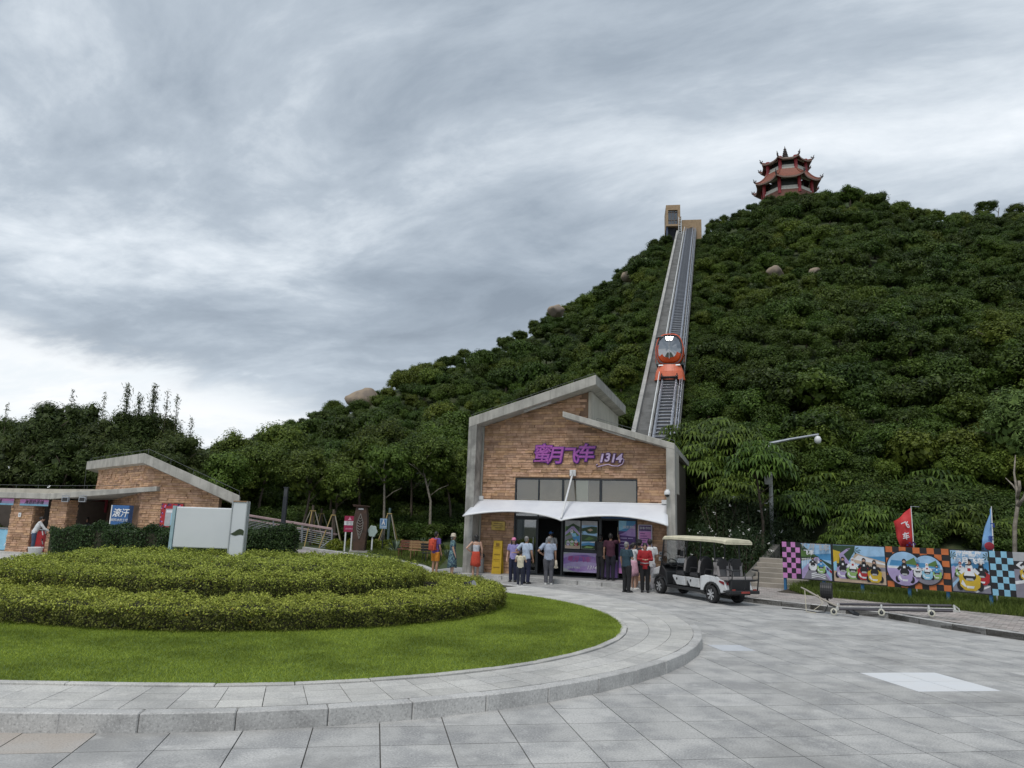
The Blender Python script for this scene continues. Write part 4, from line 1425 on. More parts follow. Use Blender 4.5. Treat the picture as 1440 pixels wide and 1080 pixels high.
# side and rear walls
b = MB()
b.prism([(.36, .76, ZF), (.36, DEP - .1, ZF), (.36, DEP - .1, sl1(.36) - .01), (.36, .76, sl1(.36) - .01)], (.07, 0, 0))
b.build("side_wall", concrete, ST)
b = MB(); b.prism([(4.93, WP + .21, 5.9), (4.93, DEP - .3, 5.9), (4.93, DEP - .3, sl1(4.93) - .01), (4.93, WP + .21, sl1(4.93) - .01)], (.12, 0, 0))
b.build("clerestory_wall", beige_render, ST)
b = MB(); b.box(4.925, 5.05, WP - .03, WP + .2, 6.10, sl1(4.93) - .01)
b.build("clerestory_corner", beige_render, ST)
b = MB(); b.box(UR1 - .12, UR1 - .003, .75, 2.0, 3.5, sl2(UR1) - .005)
b.build("side_panel", beige_render, ST)
b = MB(); b.box(UR1 - .30, UR1 - .16, .76, DEP - .1, ZF, sl2(UR1) - .15)
b.build("side_wall", mat("brown_boards", (.06, .042, .03), .7, col2=(.04, .03, .022), nscale=3), ST)
b = MB(); b.box(.44, UR1 - .3, DEP - .2, DEP - .05, ZF, 5.2)
b.build("rear_wall", concrete, ST)
# interior
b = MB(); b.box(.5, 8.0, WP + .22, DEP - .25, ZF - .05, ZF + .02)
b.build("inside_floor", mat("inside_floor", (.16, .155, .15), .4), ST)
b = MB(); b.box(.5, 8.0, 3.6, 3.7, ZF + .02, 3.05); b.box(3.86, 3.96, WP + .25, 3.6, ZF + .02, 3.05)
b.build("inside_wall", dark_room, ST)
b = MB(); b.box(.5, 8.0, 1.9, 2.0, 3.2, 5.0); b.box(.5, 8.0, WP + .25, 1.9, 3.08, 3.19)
b.build("upper_room", tan_room, ST)
# glazed front
fr = MB()
U0_, U1_ = 1.88, 6.92
W0, W1 = WP - .02, WP + .10
for z0, z1 in ((3.96, 4.02), (3.02, 3.12), (2.40, 2.48), (ZF, ZF + .05)):
    fr.box(U0_, U1_, W0, W1, z0, z1)
for u, hw in ((1.905, .025), (2.89, .025), (3.91, .04), (5.46, .05), (6.895, .025)):
    fr.box(u - hw, u + hw, W0 + .002, W1 - .002, ZF + .05, 2.40); fr.box(u - hw, u + hw, W0 + .002, W1 - .002, 2.48, 3.02); fr.box(u - hw, u + hw, W0 + .002, W1 - .002, 3.12, 3.96)
fr.box(4.0, 5.41, W0 + .002, W1 - .002, 1.10, 1.22)
fr.box(6.16, 6.20, W0 + .002, W1 - .002, ZF + .05, 2.40)
fr.build("window_frame", dark_metal, ST)
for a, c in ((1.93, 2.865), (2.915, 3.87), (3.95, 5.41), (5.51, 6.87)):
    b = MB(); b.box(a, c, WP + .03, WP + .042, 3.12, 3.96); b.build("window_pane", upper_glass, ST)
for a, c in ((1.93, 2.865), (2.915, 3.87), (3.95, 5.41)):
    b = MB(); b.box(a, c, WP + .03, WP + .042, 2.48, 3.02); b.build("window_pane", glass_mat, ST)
b = MB(); b.box(4.44, 4.94, WP + .06, WP + .16, 3.125, 3.955)
b.build("light_panel", mat("pale_panel", (.62, .70, .64), .5, col2=(.70, .76, .72), nscale=1.0), ST)
dr = MB(); dr.box(1.95, 2.845, WP + .03, WP + .04, ZF + .07, 2.38)
d1 = dr.build("door", glass_mat, ST)
b = MB()
for u in (1.965, 2.83):
    b.box(u - .02, u + .02, WP + .015, WP + .055, ZF + .07, 2.38)
b.box(1.985, 2.81, WP + .015, WP + .055, 2.32, 2.38); b.box(1.985, 2.81, WP + .015, WP + .055, ZF + .07, ZF + .16)
b.build("door_frame", dark_metal, d1)
b = MB(); b.tube([(2.72, WP - .03, ZF + .8), (2.72, WP - .03, ZF + 1.5)], .014); b.build("handle", steel, d1)
b = MB(); b.box(5.53, 6.15, WP + .02, WP + .06, ZF + .06, .83); b.build("counter_front", purple, ST)
b = MB(); b.box(5.50, 6.16, WP - .16, WP + .16, .835, .875); b.build("ticket_counter", steel, ST)
b = MB(); b.box(5.95, 6.10, 1.9, 1.95, 1.75, 2.15); b.build("notice", mat("cream_notice", (.75, .70, .48), .5), ST)
b = MB(); b.box(5.5, 6.9, W0 - .05, W0 - .01, 2.47, 2.76)
bs = b.build("sign_band", mat("blue_band", (.035, .10, .24), .4), ST)
text_obj("lettering", "自助购票", .17, white_print, bs, (6.2, W0 - .055, 2.64), extrude=.003)

# ---- printed panels on the front, each a thing fixed to the station
def on_station(u, w, z):
    return BF.world(u, w, z)
SRZ = R_(-18)
def panel_thing(name, label, cat, u, w, z, group=None):
    return thing(name, label, cat, on_station(u, w, z), SRZ, group)
pp = panel_thing("ticket_banner", "purple banner panel with pink lettering and 1314, below the two window posters", "banner", 4.0, W0 - .03, .36)
pr = Print(1.37, .74, "lilac")
pr.poly([(0, .28), (.35, .38), (.8, .42), (1.37, .36), (1.37, .58), (.9, .68), (.4, .66), (0, .52)], "purple").poly([(0, .05), (.5, .18), (1.37, .30), (1.37, .12), (.6, .02)], "purple").poly([(0, .66), (.35, .74), (0, .74)], "grey")
pr.poly([(0, 0), (.5, 0), (.2, .08), (0, .16)], "grey")
pr.done("print", pp, (0, 0, 0))
MB().box(-.01, 1.38, .003, .03, -.01, .75).build("board", dark_metal, pp)
text_obj("lettering", "蜜月飞车", .235, mat("magenta_print", (.42, .10, .32), .4), pp, (.62, -.012, .48), extrude=.002, offset=.006, shear=.25)
text_obj("numerals", "1314", .20, white_print, pp, (1.13, -.012, .19), extrude=.002, offset=.003, shear=.3)
text_obj("small_lettering", "售票处 检票处", .085, white_print, pp, (.42, -.012, .16), extrude=.002)
b = MB(); b.box(5.375, 5.41, WP - .06, WP + .02, ZF + .1, 1.3); b.box(5.41, 5.50, WP - .06, WP - .035, ZF + .1, 1.5)
b.build("purple_strip", mat("purple_strip", (.10, .06, .27), .5), ST)
p1 = panel_thing("poster", "window poster of karts on a coast road above a beach", "poster", 4.05, W0 - .02, 1.26, "posters in the station front")
pr = Print(.60, 1.08, "green")
pr.rect(0, .86, .6, 1.08, "grey").poly([(.1, .86), (.32, .98), (.6, .84), (.6, .7), (0, .7)], "dkgreen").poly([(0, .62), (.26, .86), (.36, .86), (.6, .58), (.6, .5), (.3, .74), (0, .5)], "lilac").poly([(.2, .6), (.42, .6), (.5, .42), (.3, .46)], "lblue").poly([(.28, .42), (.6, .52), (.6, .24), (.4, .30)], "sea").poly([(0, .3), (.3, .42), (.26, .56), (0, .45)], "road")
pr.rect(0, 0, .6, .13, "sand").kart(.12, .12, .22, "lilac").kart(.28, .12, .24, "lime").kart(.45, .12, .24, "red", "yellow").kart(.27, .60, .18, "white")
pr.done("print", p1, (0, 0, 0)); MB().box(-.008, .608, .003, .02, -.008, 1.088).build("board", white_metal, p1)
p2 = panel_thing("poster", "window poster of a wooded headland and lagoon", "poster", 4.72, W0 - .02, 1.26, "posters in the station front")
pr = Print(.62, 1.08, "sky")
pr.rect(0, .92, .62, 1.08, "grey").poly([(0, .60), (.62, .60), (.62, .86), (.4, .88), (.2, .84), (0, .80)], "dkgreen").poly([(.22, .74), (.36, .80), (.46, .74), (.34, .68)], "sand").poly([(0, .66), (.14, .70), (.3, .56), (.62, .62), (.62, .52), (.2, .50)], "sky").poly([(0, .28), (.62, .30), (.62, .50), (.3, .54), (0, .56)], "dkgreen").poly([(.1, .36), (.3, .34), (.5, .42), (.3, .48)], "green")
pr.poly([(0, .2), (.3, .26), (.62, .24), (.62, .14), (0, .12)], "sea").poly([(.3, .26), (.62, .32), (.62, .24)], "white").poly([(0, 0), (.62, 0), (.62, .12), (.3, .16), (0, .12)], "dkgreen").poly([(.1, .05), (.4, .04), (.5, .09), (.2, .11)], "lime")
pr.done("print", p2, (0, 0, 0)); MB().box(-.008, .628, .003, .02, -.008, 1.088).build("board", white_metal, p2)
p3_ = panel_thing("price_board", "tall blue and purple price board right of the ticket window", "notice board", 6.2, W0 - .03, .40)
pr = Print(.65, 2.0, "purpledk")
pr.rect(0, 1.6, .65, 2.0, "sea").poly([(0, 1.45), (.3, 1.6), (.65, 1.9), (.65, 1.4)], "purple").poly([(0, 1.62), (.28, 1.72), (.3, 2.0), (0, 2.0)], "lblue").rect(0, .2, .65, .62, "purple").rect(0, 0, .65, .2, "pink")
for k in range(7):
    pr.rect(.06, 1.32 - k * .125, .30 if k else .32, 1.355 - k * .125, "lilac")
    if k % 2 == 0:
        pr.rect(.36, 1.32 - k * .125, .55, 1.35 - k * .125, "lilac")
pr.done("print", p3_, (0, 0, 0)); MB().box(-.01, .66, .003, .03, -.01, 2.01).build("board", dark_metal, p3_)
text_obj("lettering", "购票须知", .12, white_print, p3_, (.40, -.012, 1.75), extrude=.002)
p4 = panel_thing("notice_board", "mauve notice board with purple heading on the right brick pier", "notice board", 6.98, WP - .12, .98)
pr = Print(.50, 1.28, "lilac")
pr.rect(.02, 1.06, .48, 1.26, "purpledk").rect(.03, .04, .47, 1.04, "pink")
for k in range(10):
    pr.rect(.06, .94 - k * .088, .24 + .2 * ((k * 7) % 5) / 5, .965 - k * .088, "purpledk")
pr.done("print", p4, (0, 0, 0)); MB().box(-.015, .515, .003, .04, -.015, 1.295).build("board", white_metal, p4)
text_obj("lettering", "游客须知", .11, white_print, p4, (.25, -.014, 1.16), extrude=.002)
p5 = panel_thing("plaque", "gold plaque on the left brick pier", "plaque", .92, WP - .10, 1.86)
gold = mat("brass_plaque", (.46, .33, .10), .35, .6, col2=(.33, .23, .06), nscale=4)
MB().box(0, .60, 0, .03, 0, .36).build("plate", gold, p5, bevel=.006)
b = MB()
for k, (a, c) in enumerate(((.12, .48), (.08, .52), (.16, .44))):
    b.box(a, c, -.003, 0, .25 - k * .08, .275 - k * .08)
b.build("engraving", mat("engraving", (.12, .085, .03), .6), p5)
# ---- the big wall sign
s1 = panel_thing("wall_sign", "large purple 蜜月飞车 lettering above the windows", "sign", 3.92, WP - .10, 4.95)
for k, ch in enumerate("蜜月飞车"):
    x = (-.90, -.32, .32, .92)[k]
    z = (.02, -.04, -.05, .06)[k]
    sz = (.80, .74, .70, .74)[k]
    text_obj("character_backing", ch, sz, purple_dk, s1, (x, .03, z), extrude=.03, offset=.048, shear=.16)
    text_obj("character", ch, sz, purple_sign, s1, (x, -.01, z), extrude=.025, offset=.022, shear=.16)
    text_obj("character_highlight", ch, sz, mat("sign_highlight", (.40, .10, .40), .3), s1, (x, -.038, z), extrude=.004, offset=.002, shear=.16)
s2 = panel_thing("wall_sign", "lilac 1314 numerals with a swash, right of the purple lettering", "sign", 5.85, WP - .10, 4.80)
for nm, m_, off, y in (("numeral_backing", lilac_dk, .045, .03), ("numeral", lilac, .016, -.01)):
    for k, ch in enumerate("1314"):
        text_obj(nm, ch, .46, m_, s2, (-.36 + k * .235, y, .03 + (.03 if k == 1 else 0)), extrude=.02, offset=off, shear=.2)
sw = [(-.50, -.20), (-.58, -.24), (-.50, -.30), (-.30, -.25), (-.08, -.20), (.1, -.26), (.32, -.27), (.50, -.18), (.56, -.02), (.50, .04)]
for nm, m_, r_, y in (("swash_backing", lilac_dk, .055, .035), ("swash", lilac, .028, -.01)):
    MB().tube([(x, y, z) for x, z in sw], [r_ * .7] + [r_] * 8 + [r_ * .6], 6, ry=.02).build(nm, m_, s2, smooth=True)
# ---- canopy
membrane = mat("canopy_membrane", (.70, .72, .76), .45, col2=(.62, .64, .69), nscale=.8)
cb = MB()
tips = {0.0: (-.08, 2.38), .5: (4.2, 2.33), 1.0: (8.22, 2.26)}
NU, NV = 40, 8
def can_front(s):
    u = (.16 + (4.2 - .16) * s * 2) if s < .5 else (4.2 + (8.22 - 4.2) * (s - .5) * 2)
    f = abs(math.sin(s * 2 * math.pi))
    zt = np.interp(s, [0, .5, 1], [2.38, 2.33, 2.26])
    return Vector((u, -.62 + .62 * f ** .9 * .75, zt + f ** .8 * .27))
grid = []
for i in range(NU + 1):
    s = i / NU
    fpt = can_front(s)
    bk = Vector((.34 + (8.06 - .34) * s, WP - .09, 3.07))
    for j in range(NV + 1):
        t = j / NV
        p = bk.lerp(fpt, t)
        p.z += math.sin(math.pi * t) * .05 * (1 - abs(math.sin(s * 2 * math.pi))) - math.sin(math.pi * t) * .02
        grid.append(p)
cb.add(grid, [(i * (NV + 1) + j, (i + 1) * (NV + 1) + j, (i + 1) * (NV + 1) + j + 1, i * (NV + 1) + j + 1) for i in range(NU) for j in range(NV)])
can = cb.build("canopy", membrane, ST, smooth=True)
md = can.modifiers.new("solid", "SOLIDIFY"); md.thickness = .02
b = MB(); b.tube([can_front(i / 60) for i in range(61)], .032, 6); b.build("canopy_hem", white_metal, can, smooth=True)
b = MB()
for s in (0, 1):
    b.tube([can_front(s), Vector((.34 + (8.06 - .34) * s, WP - .09, 3.07))], .022, 6)
b.tube([(.34, WP - .1, 3.08), (8.06, WP - .1, 3.08)], .025, 6)
b.build("canopy_rail", white_metal, can)
b = MB(); b.tube([(4.33, WP - .12, 4.22), (4.2, -.60, 2.42)], .038, 8); b.build("canopy_strut", white_metal, can)
b = MB(); b.box(4.22, 4.46, WP - .17, WP - .07, 4.12, 4.36); b.box(4.29, 4.33, WP - .27, WP - .17, 4.14, 4.34); b.box(4.36, 4.40, WP - .27, WP - .17, 4.14, 4.34); b.build("strut_bracket", white_metal, can)
for u in (.40, 8.0):
    b = MB(); b.box(u - .13, u + .13, WP - .18, WP - .06, 3.08, 3.24); b.build("corner_bracket", white_metal, can)
# ---- roof trims: light strips and lightning rails
strip = mat("light_strip", (.62, .62, .60), .5)
b = MB(); b.hexa([(2.3, .30, sl1(2.3) - .07), (3.45, .30, sl1(3.45) - .07), (3.45, .42, sl1(3.45) - .07), (2.3, .42, sl1(2.3) - .07), (2.3, .30, sl1(2.3) - .005), (3.45, .30, sl1(3.45) - .005), (3.45, .42, sl1(3.45) - .005), (2.3, .42, sl1(2.3) - .005)])
b.build("light_strip", strip, ST)
b = MB(); b.hexa([(5.6, .30, sl2(5.6) - .06), (6.9, .30, sl2(6.9) - .06), (6.9, .40, sl2(6.9) - .06), (5.6, .40, sl2(5.6) - .06), (5.6, .30, sl2(5.6) - .005), (6.9, .30, sl2(6.9) - .005), (6.9, .40, sl2(6.9) - .005), (5.6, .40, sl2(5.6) - .005)])
b.build("light_strip", strip, ST)
def rail_on(parent, pts, h=.12, every=.9, r=.008, name="lightning_rail"):
    b = MB()
    pts = [Vector(p) for p in pts]
    up = Vector((0, 0, h))
    b.tube([p + up for p in pts], r, 5)
    for a, c in zip(pts, pts[1:]):
        n = max(1, int((c - a).length / every))
        for k in range(n + 1):
            q = a.lerp(c, k / n)
            b.tube([q - Vector((0, 0, .01)), q + up], r, 4)
    return b.build(name, mat("rail_grey", (.16, .165, .17), .6, .4), parent)
rail_on(hr, [(.05, .15, 6.475), (5.3, .15, 8.105), (5.3, DEP - .1, 8.105)])
rail_on(lr, [(5.2, 1.2, sl_t(5.2)), (UR1 - .1, 1.2, sl_t(UR1 - .1))], h=.22)
# platform in front of the station
pf = MB()
pfp = [BF.world(-1.5, -.38), BF.world(-.2, -.45), BF.world(4.0, -.72), BF.world(9.6, -1.22), BF.world(9.6, 3), BF.world(-1.5, 3)]
pf.prism([(p.x, p.y, -.2) for p in pfp], (0, 0, .2 + ZF))
plat = tag(pf.build("platform", mat("platform_stone", (.33, .325, .315), .75, col2=(.25, .25, .245), nscale=1.2, speck=.4, spscale=50), bevel=.01, seg=1), kind="structure")
L_ = [pfp[0], pfp[1], pfp[2], pfp[3]]
for a, c in zip(L_, L_[1:]):
    n = max(1, round((c - a).length / .95))
    for k in range(n):
        p, q = a.lerp(c, k / n + .004), a.lerp(c, (k + 1) / n - .004)
        d_ = (q - p).normalized(); nn_ = Vector((d_.y, -d_.x, 0))
        if nn_.y > 0: nn_ = -nn_
        mb = MB(); m1 = [p + nn_ * .06, q + nn_ * .06, q - nn_ * .22, p - nn_ * .22]
        mb.hexa([(v.x, v.y, -.05) for v in m1] + [(v.x, v.y, ZF + .006) for v in m1])
        mb.build("kerbstone", kerb_mat, plat, bevel=.008, seg=1)

# ================================================================== THE KIOSK (left brick building)
KD = 34.0
k0 = at(15, 778, KD)
KF = Frame((k0.x, k0.y), 8)
KZ = .10
KI = thing("kiosk_building", "brick kiosk with flat and raised concrete roofs behind the round hedge", "building", (k0.x, k0.y, 0), R_(-8))
kon = KF.on
b = MB()
f0, f1, f2 = kon(-60, 694), kon(72, 694), kon(221, 684)
fb0, fb1, fb2 = kon(-60, 705), kon(72, 702), kon(221, 690.5)
b.prism([(f0[0], -.05, fb1[1]), (f1[0], -.05, fb1[1]), (f1[0], -.05, f1[1]), (f0[0], -.05, f1[1])], (0, 6, 0))
kr = b.build("roof", concrete, KI, bevel=.012, seg=1)
b = MB(); b.prism([(f1[0] + .003, -.05, fb1[1]), (fb2[0], -.05, fb2[1]), (f2[0], -.05, f2[1]), (f1[0] + .003, -.05, f1[1])], (0, 6, 0))
kr2 = b.build("roof", concrete, KI, bevel=.012, seg=1)
b = MB(); b.prism([(f0[0], .35, f1[1] + .002), (f1[0], .35, f1[1] + .002), (f1[0] + 3.4, .35, f1[1] + .26), (f1[0] + 3.4, .35, f1[1] + .30), (f1[0], .35, f1[1] + .22), (f0[0], .35, f1[1] + .17)], (0, 5.5, 0))
b.build("roof_upstand", beige_render, KI)
rail_on(kr, [(f0[0] + .3, .5, f1[1] + .18), (f1[0], .5, f1[1] + .23), (f1[0] + 4.2, .5, f1[1] + .36)], h=.16, every=1.1)
def pillar(u0, u1, w0, w1, zt):
    b = MB(); b.box(u0, u1, w0, w1, KZ, zt); o = b.build("pillar", mortar, KI)
    return o
walls_k = []
pz = fb1[1] - .01
a0, a1 = kon(13, 740, .3)[0], kon(47, 740, .3)[0] - .12
c0, c1 = kon(68, 740, .3)[0], kon(91, 740, .3)[0]
pil1, pil2 = pillar(a0, a1, .3, .95, pz), pillar(c0, c1, .3, .95, pz)
for pil, u0, u1 in ((pil1, a0, a1), (pil2, c0, c1)):
    brs = wall_bricks(None, u0 - .02, u1 + .02, KZ, lambda u: pz, pitch=.105, lmin=.2, lmax=.5, seed=int(u0 * 7) + 50)
    lay_bricks(pil, [(lambda u, w, z: (u, .3 + w, z), brs)], 200)
    side = wall_bricks(None, .3, .95, KZ, lambda u: pz, pitch=.105, lmin=.25, lmax=.5, seed=int(u0 * 5) + 90)
    lay_bricks(pil, [(lambda u, w, z, e=u1: (e - w, u, z), side)], 60)
# gable wall
WG = .25
g0, g1 = kon(200, 690, WG)[0], kon(310, 690, WG)[0]
aT, aB, eT, eB = kon(203, 637, -.25), kon(203, 651, -.25), kon(337, 697, -.25), kon(334, 706, -.25)
rt = lambda u: aB[1] + (u - aB[0]) * (eB[1] - aB[1]) / (eB[0] - aB[0])
b = MB(); b.prism([(g0, WG, KZ), (g1, WG, KZ), (g1, WG, rt(g1) - .01), (g0, WG, rt(g0) - .01)], (0, .22, 0))
gw = b.build("gable_wall", mortar, KI)
brs = wall_bricks(None, g0, g1, KZ + 1.2, lambda u: rt(u) - .012, pitch=.105, seed=21)
brs.sort(key=lambda q: -(q[1] - q[0]) * (q[3] - q[2]))
lay_bricks(gw, [(lambda u, w, z: (u, WG + w, z), brs)], 290)
# left slanting wall of the raised part
dl = Vector((-.778, .628))
ln = 8.0
zl = aB[1] - .01
b = MB()
q0, q1 = Vector((g0, WG)), Vector((g0, WG)) + dl * ln
nl_ = Vector((-.628, -.778))
b.hexa([(q0.x, q0.y, KZ), (q1.x, q1.y, KZ), (q1.x - nl_.x * .2, q1.y - nl_.y * .2, KZ), (q0.x + .02, q0.y + .2, KZ), (q0.x, q0.y, zl), (q1.x, q1.y, zl), (q1.x - nl_.x * .2, q1.y - nl_.y * .2, zl), (q0.x + .02, q0.y + .2, zl)])
sw_ = b.build("slanting_wall", mortar, KI)
brs = wall_bricks(None, .02, ln, 2.4, lambda u: zl, pitch=.105, seed=33)
lay_bricks(sw_, [(lambda u, w, z: (q0.x + dl.x * u - nl_.x * w, q0.y + dl.y * u - nl_.y * w, z), brs)], 280)
# raised roof: a sloping slab and a level wing folded back to the left
th_ = aT[1] - aB[1]
def slab(pts, name):
    b = MB(); n = len(pts)
    k = [(x, y, z - th_) for x, y, z in pts] + [(x, y, z) for x, y, z in pts]
    b.add(k, [tuple(range(n))[::-1], tuple(range(n, 2 * n))] + [(i, (i + 1) % n, n + (i + 1) % n, n + i) for i in range(n)])
    return b.build(name, concrete, KI, bevel=.012, seg=1)
A_ = Vector((aT[0], -.25))
Lw = A_ + Vector((-.778, .628)).normalized() * 10.2
kr3 = slab([(A_.x + .003, A_.y, aT[1]), (eT[0], -.25, eT[1]), (eT[0] - .9, 1.5, eT[1] - .05), (A_.x + .003, 1.5, aT[1] - .38)], "roof")
kr4 = slab([(A_.x, A_.y, aT[1]), (A_.x, 1.5, aT[1] - .38), (Lw.x + 1.6, Lw.y + 1.6, aT[1] - .62), (Lw.x, Lw.y, aT[1])], "roof")
rail_on(kr3, [(A_.x + .1, -.1, aT[1]), (eT[0] - .1, -.1, eT[1])], h=.2, every=1.2)
rail_on(kr4, [(A_.x - .05, .1, aT[1]), (Lw.x + .2, Lw.y + .1, aT[1])], h=.2, every=1.2)
b = MB(); b.tube([(Lw.x + .15, Lw.y + .1, aT[1] + .2), (Lw.x - .02, Lw.y + .05, aT[1] - .3), (Lw.x - .15, Lw.y + .3, aT[1] - 2.2)], .012, 5); b.build("down_conductor", mat("rail_grey", (.16, .165, .17)), KI)
# recess, back wall, doors, cloth
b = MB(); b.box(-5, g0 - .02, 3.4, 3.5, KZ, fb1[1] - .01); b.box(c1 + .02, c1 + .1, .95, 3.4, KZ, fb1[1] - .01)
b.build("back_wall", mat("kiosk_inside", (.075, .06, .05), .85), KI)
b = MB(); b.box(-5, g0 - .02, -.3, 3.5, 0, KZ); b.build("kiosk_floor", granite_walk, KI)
dk = mat("dark_timber", (.045, .03, .024), .6)
for u in (kon(103, 730, 2.9)[0], kon(112, 730, 2.9)[0], kon(137, 730, 2.9)[0], kon(150, 730, 2.9)[0]):
    b = MB(); b.box(u, u + .12, 2.85, 2.95, KZ, fb1[1] - .02); b.build("door_post", mat("timber_post", (.14, .085, .06), .6), KI)
b = MB(); u_ = kon(112, 700, 2.7)[0]
b.add([(u_, 2.7, 2.75), (u_ + 1.6, 2.7, 2.75), (u_ + 1.6, 2.68, 2.0), (u_ + 1.0, 2.66, 2.2), (u_ + .5, 2.66, 2.35), (u_, 2.68, 2.45)], [(0, 1, 2, 3, 4, 5)])
o = b.build("red_cloth", mat("dark_red_cloth", (.17, .012, .022), .8), KI); o.modifiers.new("s", "SOLIDIFY").thickness = .02
gl_u0, gl_u1 = kon(140, 730, 2.9)[0], kon(163, 730, 2.9)[0]
b = MB(); b.box(gl_u0, gl_u1, 2.96, 2.98, KZ + .1, 2.4); b.build("window_pane", glass_mat, KI)
# fascia banners
for i, (x0, x1) in enumerate(((-40, 20), (29, 69))):
    u0, z1 = kon(x0, 701, .22); u1, _ = kon(x1, 701, .22)
    root = thing("fascia_banner", ["pink and blue banner under the flat roof at the left edge", "pink and blue banner with dark lettering between the two brick pillars"][i], "banner", KF.world(u0, .22, fb1[1] - .33), R_(-8), "banners under the kiosk roof")
    pr = Print(u1 - u0, .30, "lilac"); pr.poly([(0, .12), (u1 - u0, .2), (u1 - u0, .3), (0, .3)], "pink").rect(0, 0, u1 - u0, .08, "lblue")
    pr.done("print", root, (0, 0, 0)); MB().box(0, u1 - u0, .003, .02, 0, .30).build("board", white_metal, root)
    text_obj("lettering", "海景奶茶铺", .2, P_BLACK, root, ((u1 - u0) / 2, -.012, .16), extrude=.002, shear=.2)
# floodlights under the sloping slab
for i, x in enumerate((94, 118)):
    u, z = kon(x, 695, -.02)
    root = thing("floodlight", ["small floodlight hanging above the second brick pillar", "small floodlight hanging over the dark recess"][i], "floodlight", KF.world(u, -.05, z - .24), R_(-8), "floodlights under the kiosk roof")
    b = MB(); b.box(-.17, .17, -.05, .05, -.12, .12); b.build("housing", steel, root, bevel=.01)
    b = MB(); b.box(-.13, .13, -.056, -.05, -.08, .08); b.build("lens", black_plastic, root)
    b = MB(); b.tube([(-.19, 0, -.02), (-.19, 0, .18), (.19, 0, .18), (.19, 0, -.02)], .012, 5); b.tube([(0, 0, .18), (0, 0, .24)], .012, 5); b.build("bracket", steel, root)
# blue drinks sign
u, z = kon(178, 745, .1)
u0, u1 = kon(165.5, 730, .05)[0], kon(189, 730, .05)[0]
zt = kon(178, 711, .05)[1]
root = thing("drinks_sign", "blue illuminated-box drinks sign with white lettering beside the brick gable", "sign", KF.world((u0 + u1) / 2, -.25, KZ), R_(-8))
w_ = (u1 - u0) / 2
b = MB(); b.box(-w_, w_, -.16, .16, .1, zt - KZ); b.build("case", mat("sign_blue", (.03, .12, .32), .4), root, bevel=.02)
b = MB(); b.box(-w_ - .05, -w_ - .003, -.17, .15, .1, zt - KZ); b.build("side_strip", white_metal, root)
b = MB(); b.box(-w_, w_, -.2, .2, 0, .1); b.build("foot", dark_metal, root)
text_obj("lettering", "滚汗", .40, white_print, root, (.02, -.17, zt - KZ - .36), extrude=.003, offset=.006, shear=.2)
text_obj("small_lettering", "鲜榨冰饮工坊", .14, white_print, root, (0, -.17, zt - KZ - .66), extrude=.003, shear=.2)
for k in range(3):
    b = MB(); x = -w_ * .62 + k * .17
    b.lathe([(.035, 0), (.045, .2), (.02, .24), (.03, .36)], 8, (x, -.175, .75)); b.build("printed_cup", white_print, root)
b = MB(); b.ell((w_ * .5, -.165, .86), (.17, .012, .15)); b.build("printed_cup", white_print, root)
# poster on the gable
u0, zt = kon(230, 708, WG); u1, zb = kon(256, 742, WG)
root = thing("poster", "framed poster with a dark red flowered border on the brick gable", "poster", KF.world(u0, WG - .11, zb), R_(-8))
pr = Print(u1 - u0, zt - zb, "red"); ww, hh = u1 - u0, zt - zb
for k in range(26):
    a, c = random.random(), random.random()
    e = random.choice(((a * ww, hh - .1 * c), (.16 * c * ww, a * hh)))
    pr.ell(e[0], e[1], .035, .04, random.choice(("pink", "purpledk", "black")), 7)
pr.rect(.22 * ww, .05, ww - .04, hh * .78, "grey").rect(.5 * ww, .1, ww - .05, hh * .6, "lblue").rect(.26 * ww, hh * .62, ww - .06, hh * .72, "white")
pr.done("print", root, (0, 0, 0)); MB().box(-.02, ww + .02, .003, .04, -.02, hh + .02).build("frame", dark_metal, root)
# counters with printed fronts
def counter(x0, x1, lab, cols, w=.55):
    u0, u1 = kon(x0, 755, w)[0], kon(x1, 755, w)[0]
    root = thing("counter", lab, "counter", KF.world(u0, w, KZ), R_(-8), "counters under the kiosk roof")
    ww = u1 - u0
    MB().box(0, ww, .012, .5, 0, 1.02).build("cabinet", mat("counter_dark", (.06, .06, .06), .5), root)
    MB().box(-.03, ww + .03, -.04, .54, 1.02, 1.06).build("worktop", steel, root)
    pr = Print(ww, .95, cols[0])
    rg = random.Random(x0 + 100)
    for _ in range(15):
        x, y = rg.uniform(0, ww), rg.uniform(0, .95); l, a = rg.uniform(.1, .3), rg.uniform(.8, 2.0)
        pr.poly([(x, y), (x + .06, y), (x + .06 + l * math.cos(a), y + l * math.sin(a)), (x + l * math.cos(a), y + l * math.sin(a))], rg.choice(cols[1:]))
    pr.done("print", root, (0, 0, .04))
counter(-40, 12, "counter with pale blue printed front left of the first brick pillar", ("lblue", "white", "sky", "sea", "lime"))
counter(30, 66, "counter with red and white printed front between the brick pillars", ("red", "white", "white", "black", "grey"))
u, _ = kon(50, 772, -.3)
root = thing("tub", "white tub standing in front of the red and white counter", "tub", KF.world(u, -.3, 0))
MB().lathe([(.24, 0), (.30, .34), (.32, .36), (.32, .38), (.27, .38), (.25, .30)], 18).build("shell", white_metal, root, smooth=True)
b = MB(); b.tube([(-.31, 0, .33), (-.2, 0, .47), (.2, 0, .47), (.31, 0, .33)], .01, 5); b.build("handle", dark_metal, root)
u, z = kon(29.5, 724, .28)
root = thing("notice", "small white notice plate on the first brick pillar", "notice", KF.world(u, .20, z), R_(-8))
MB().box(-.07, .07, 0, .02, -.1, .1).build("plate", white_metal, root); MB().box(-.03, .03, -.004, 0, -.04, .05).build("print", P_GREY, root)

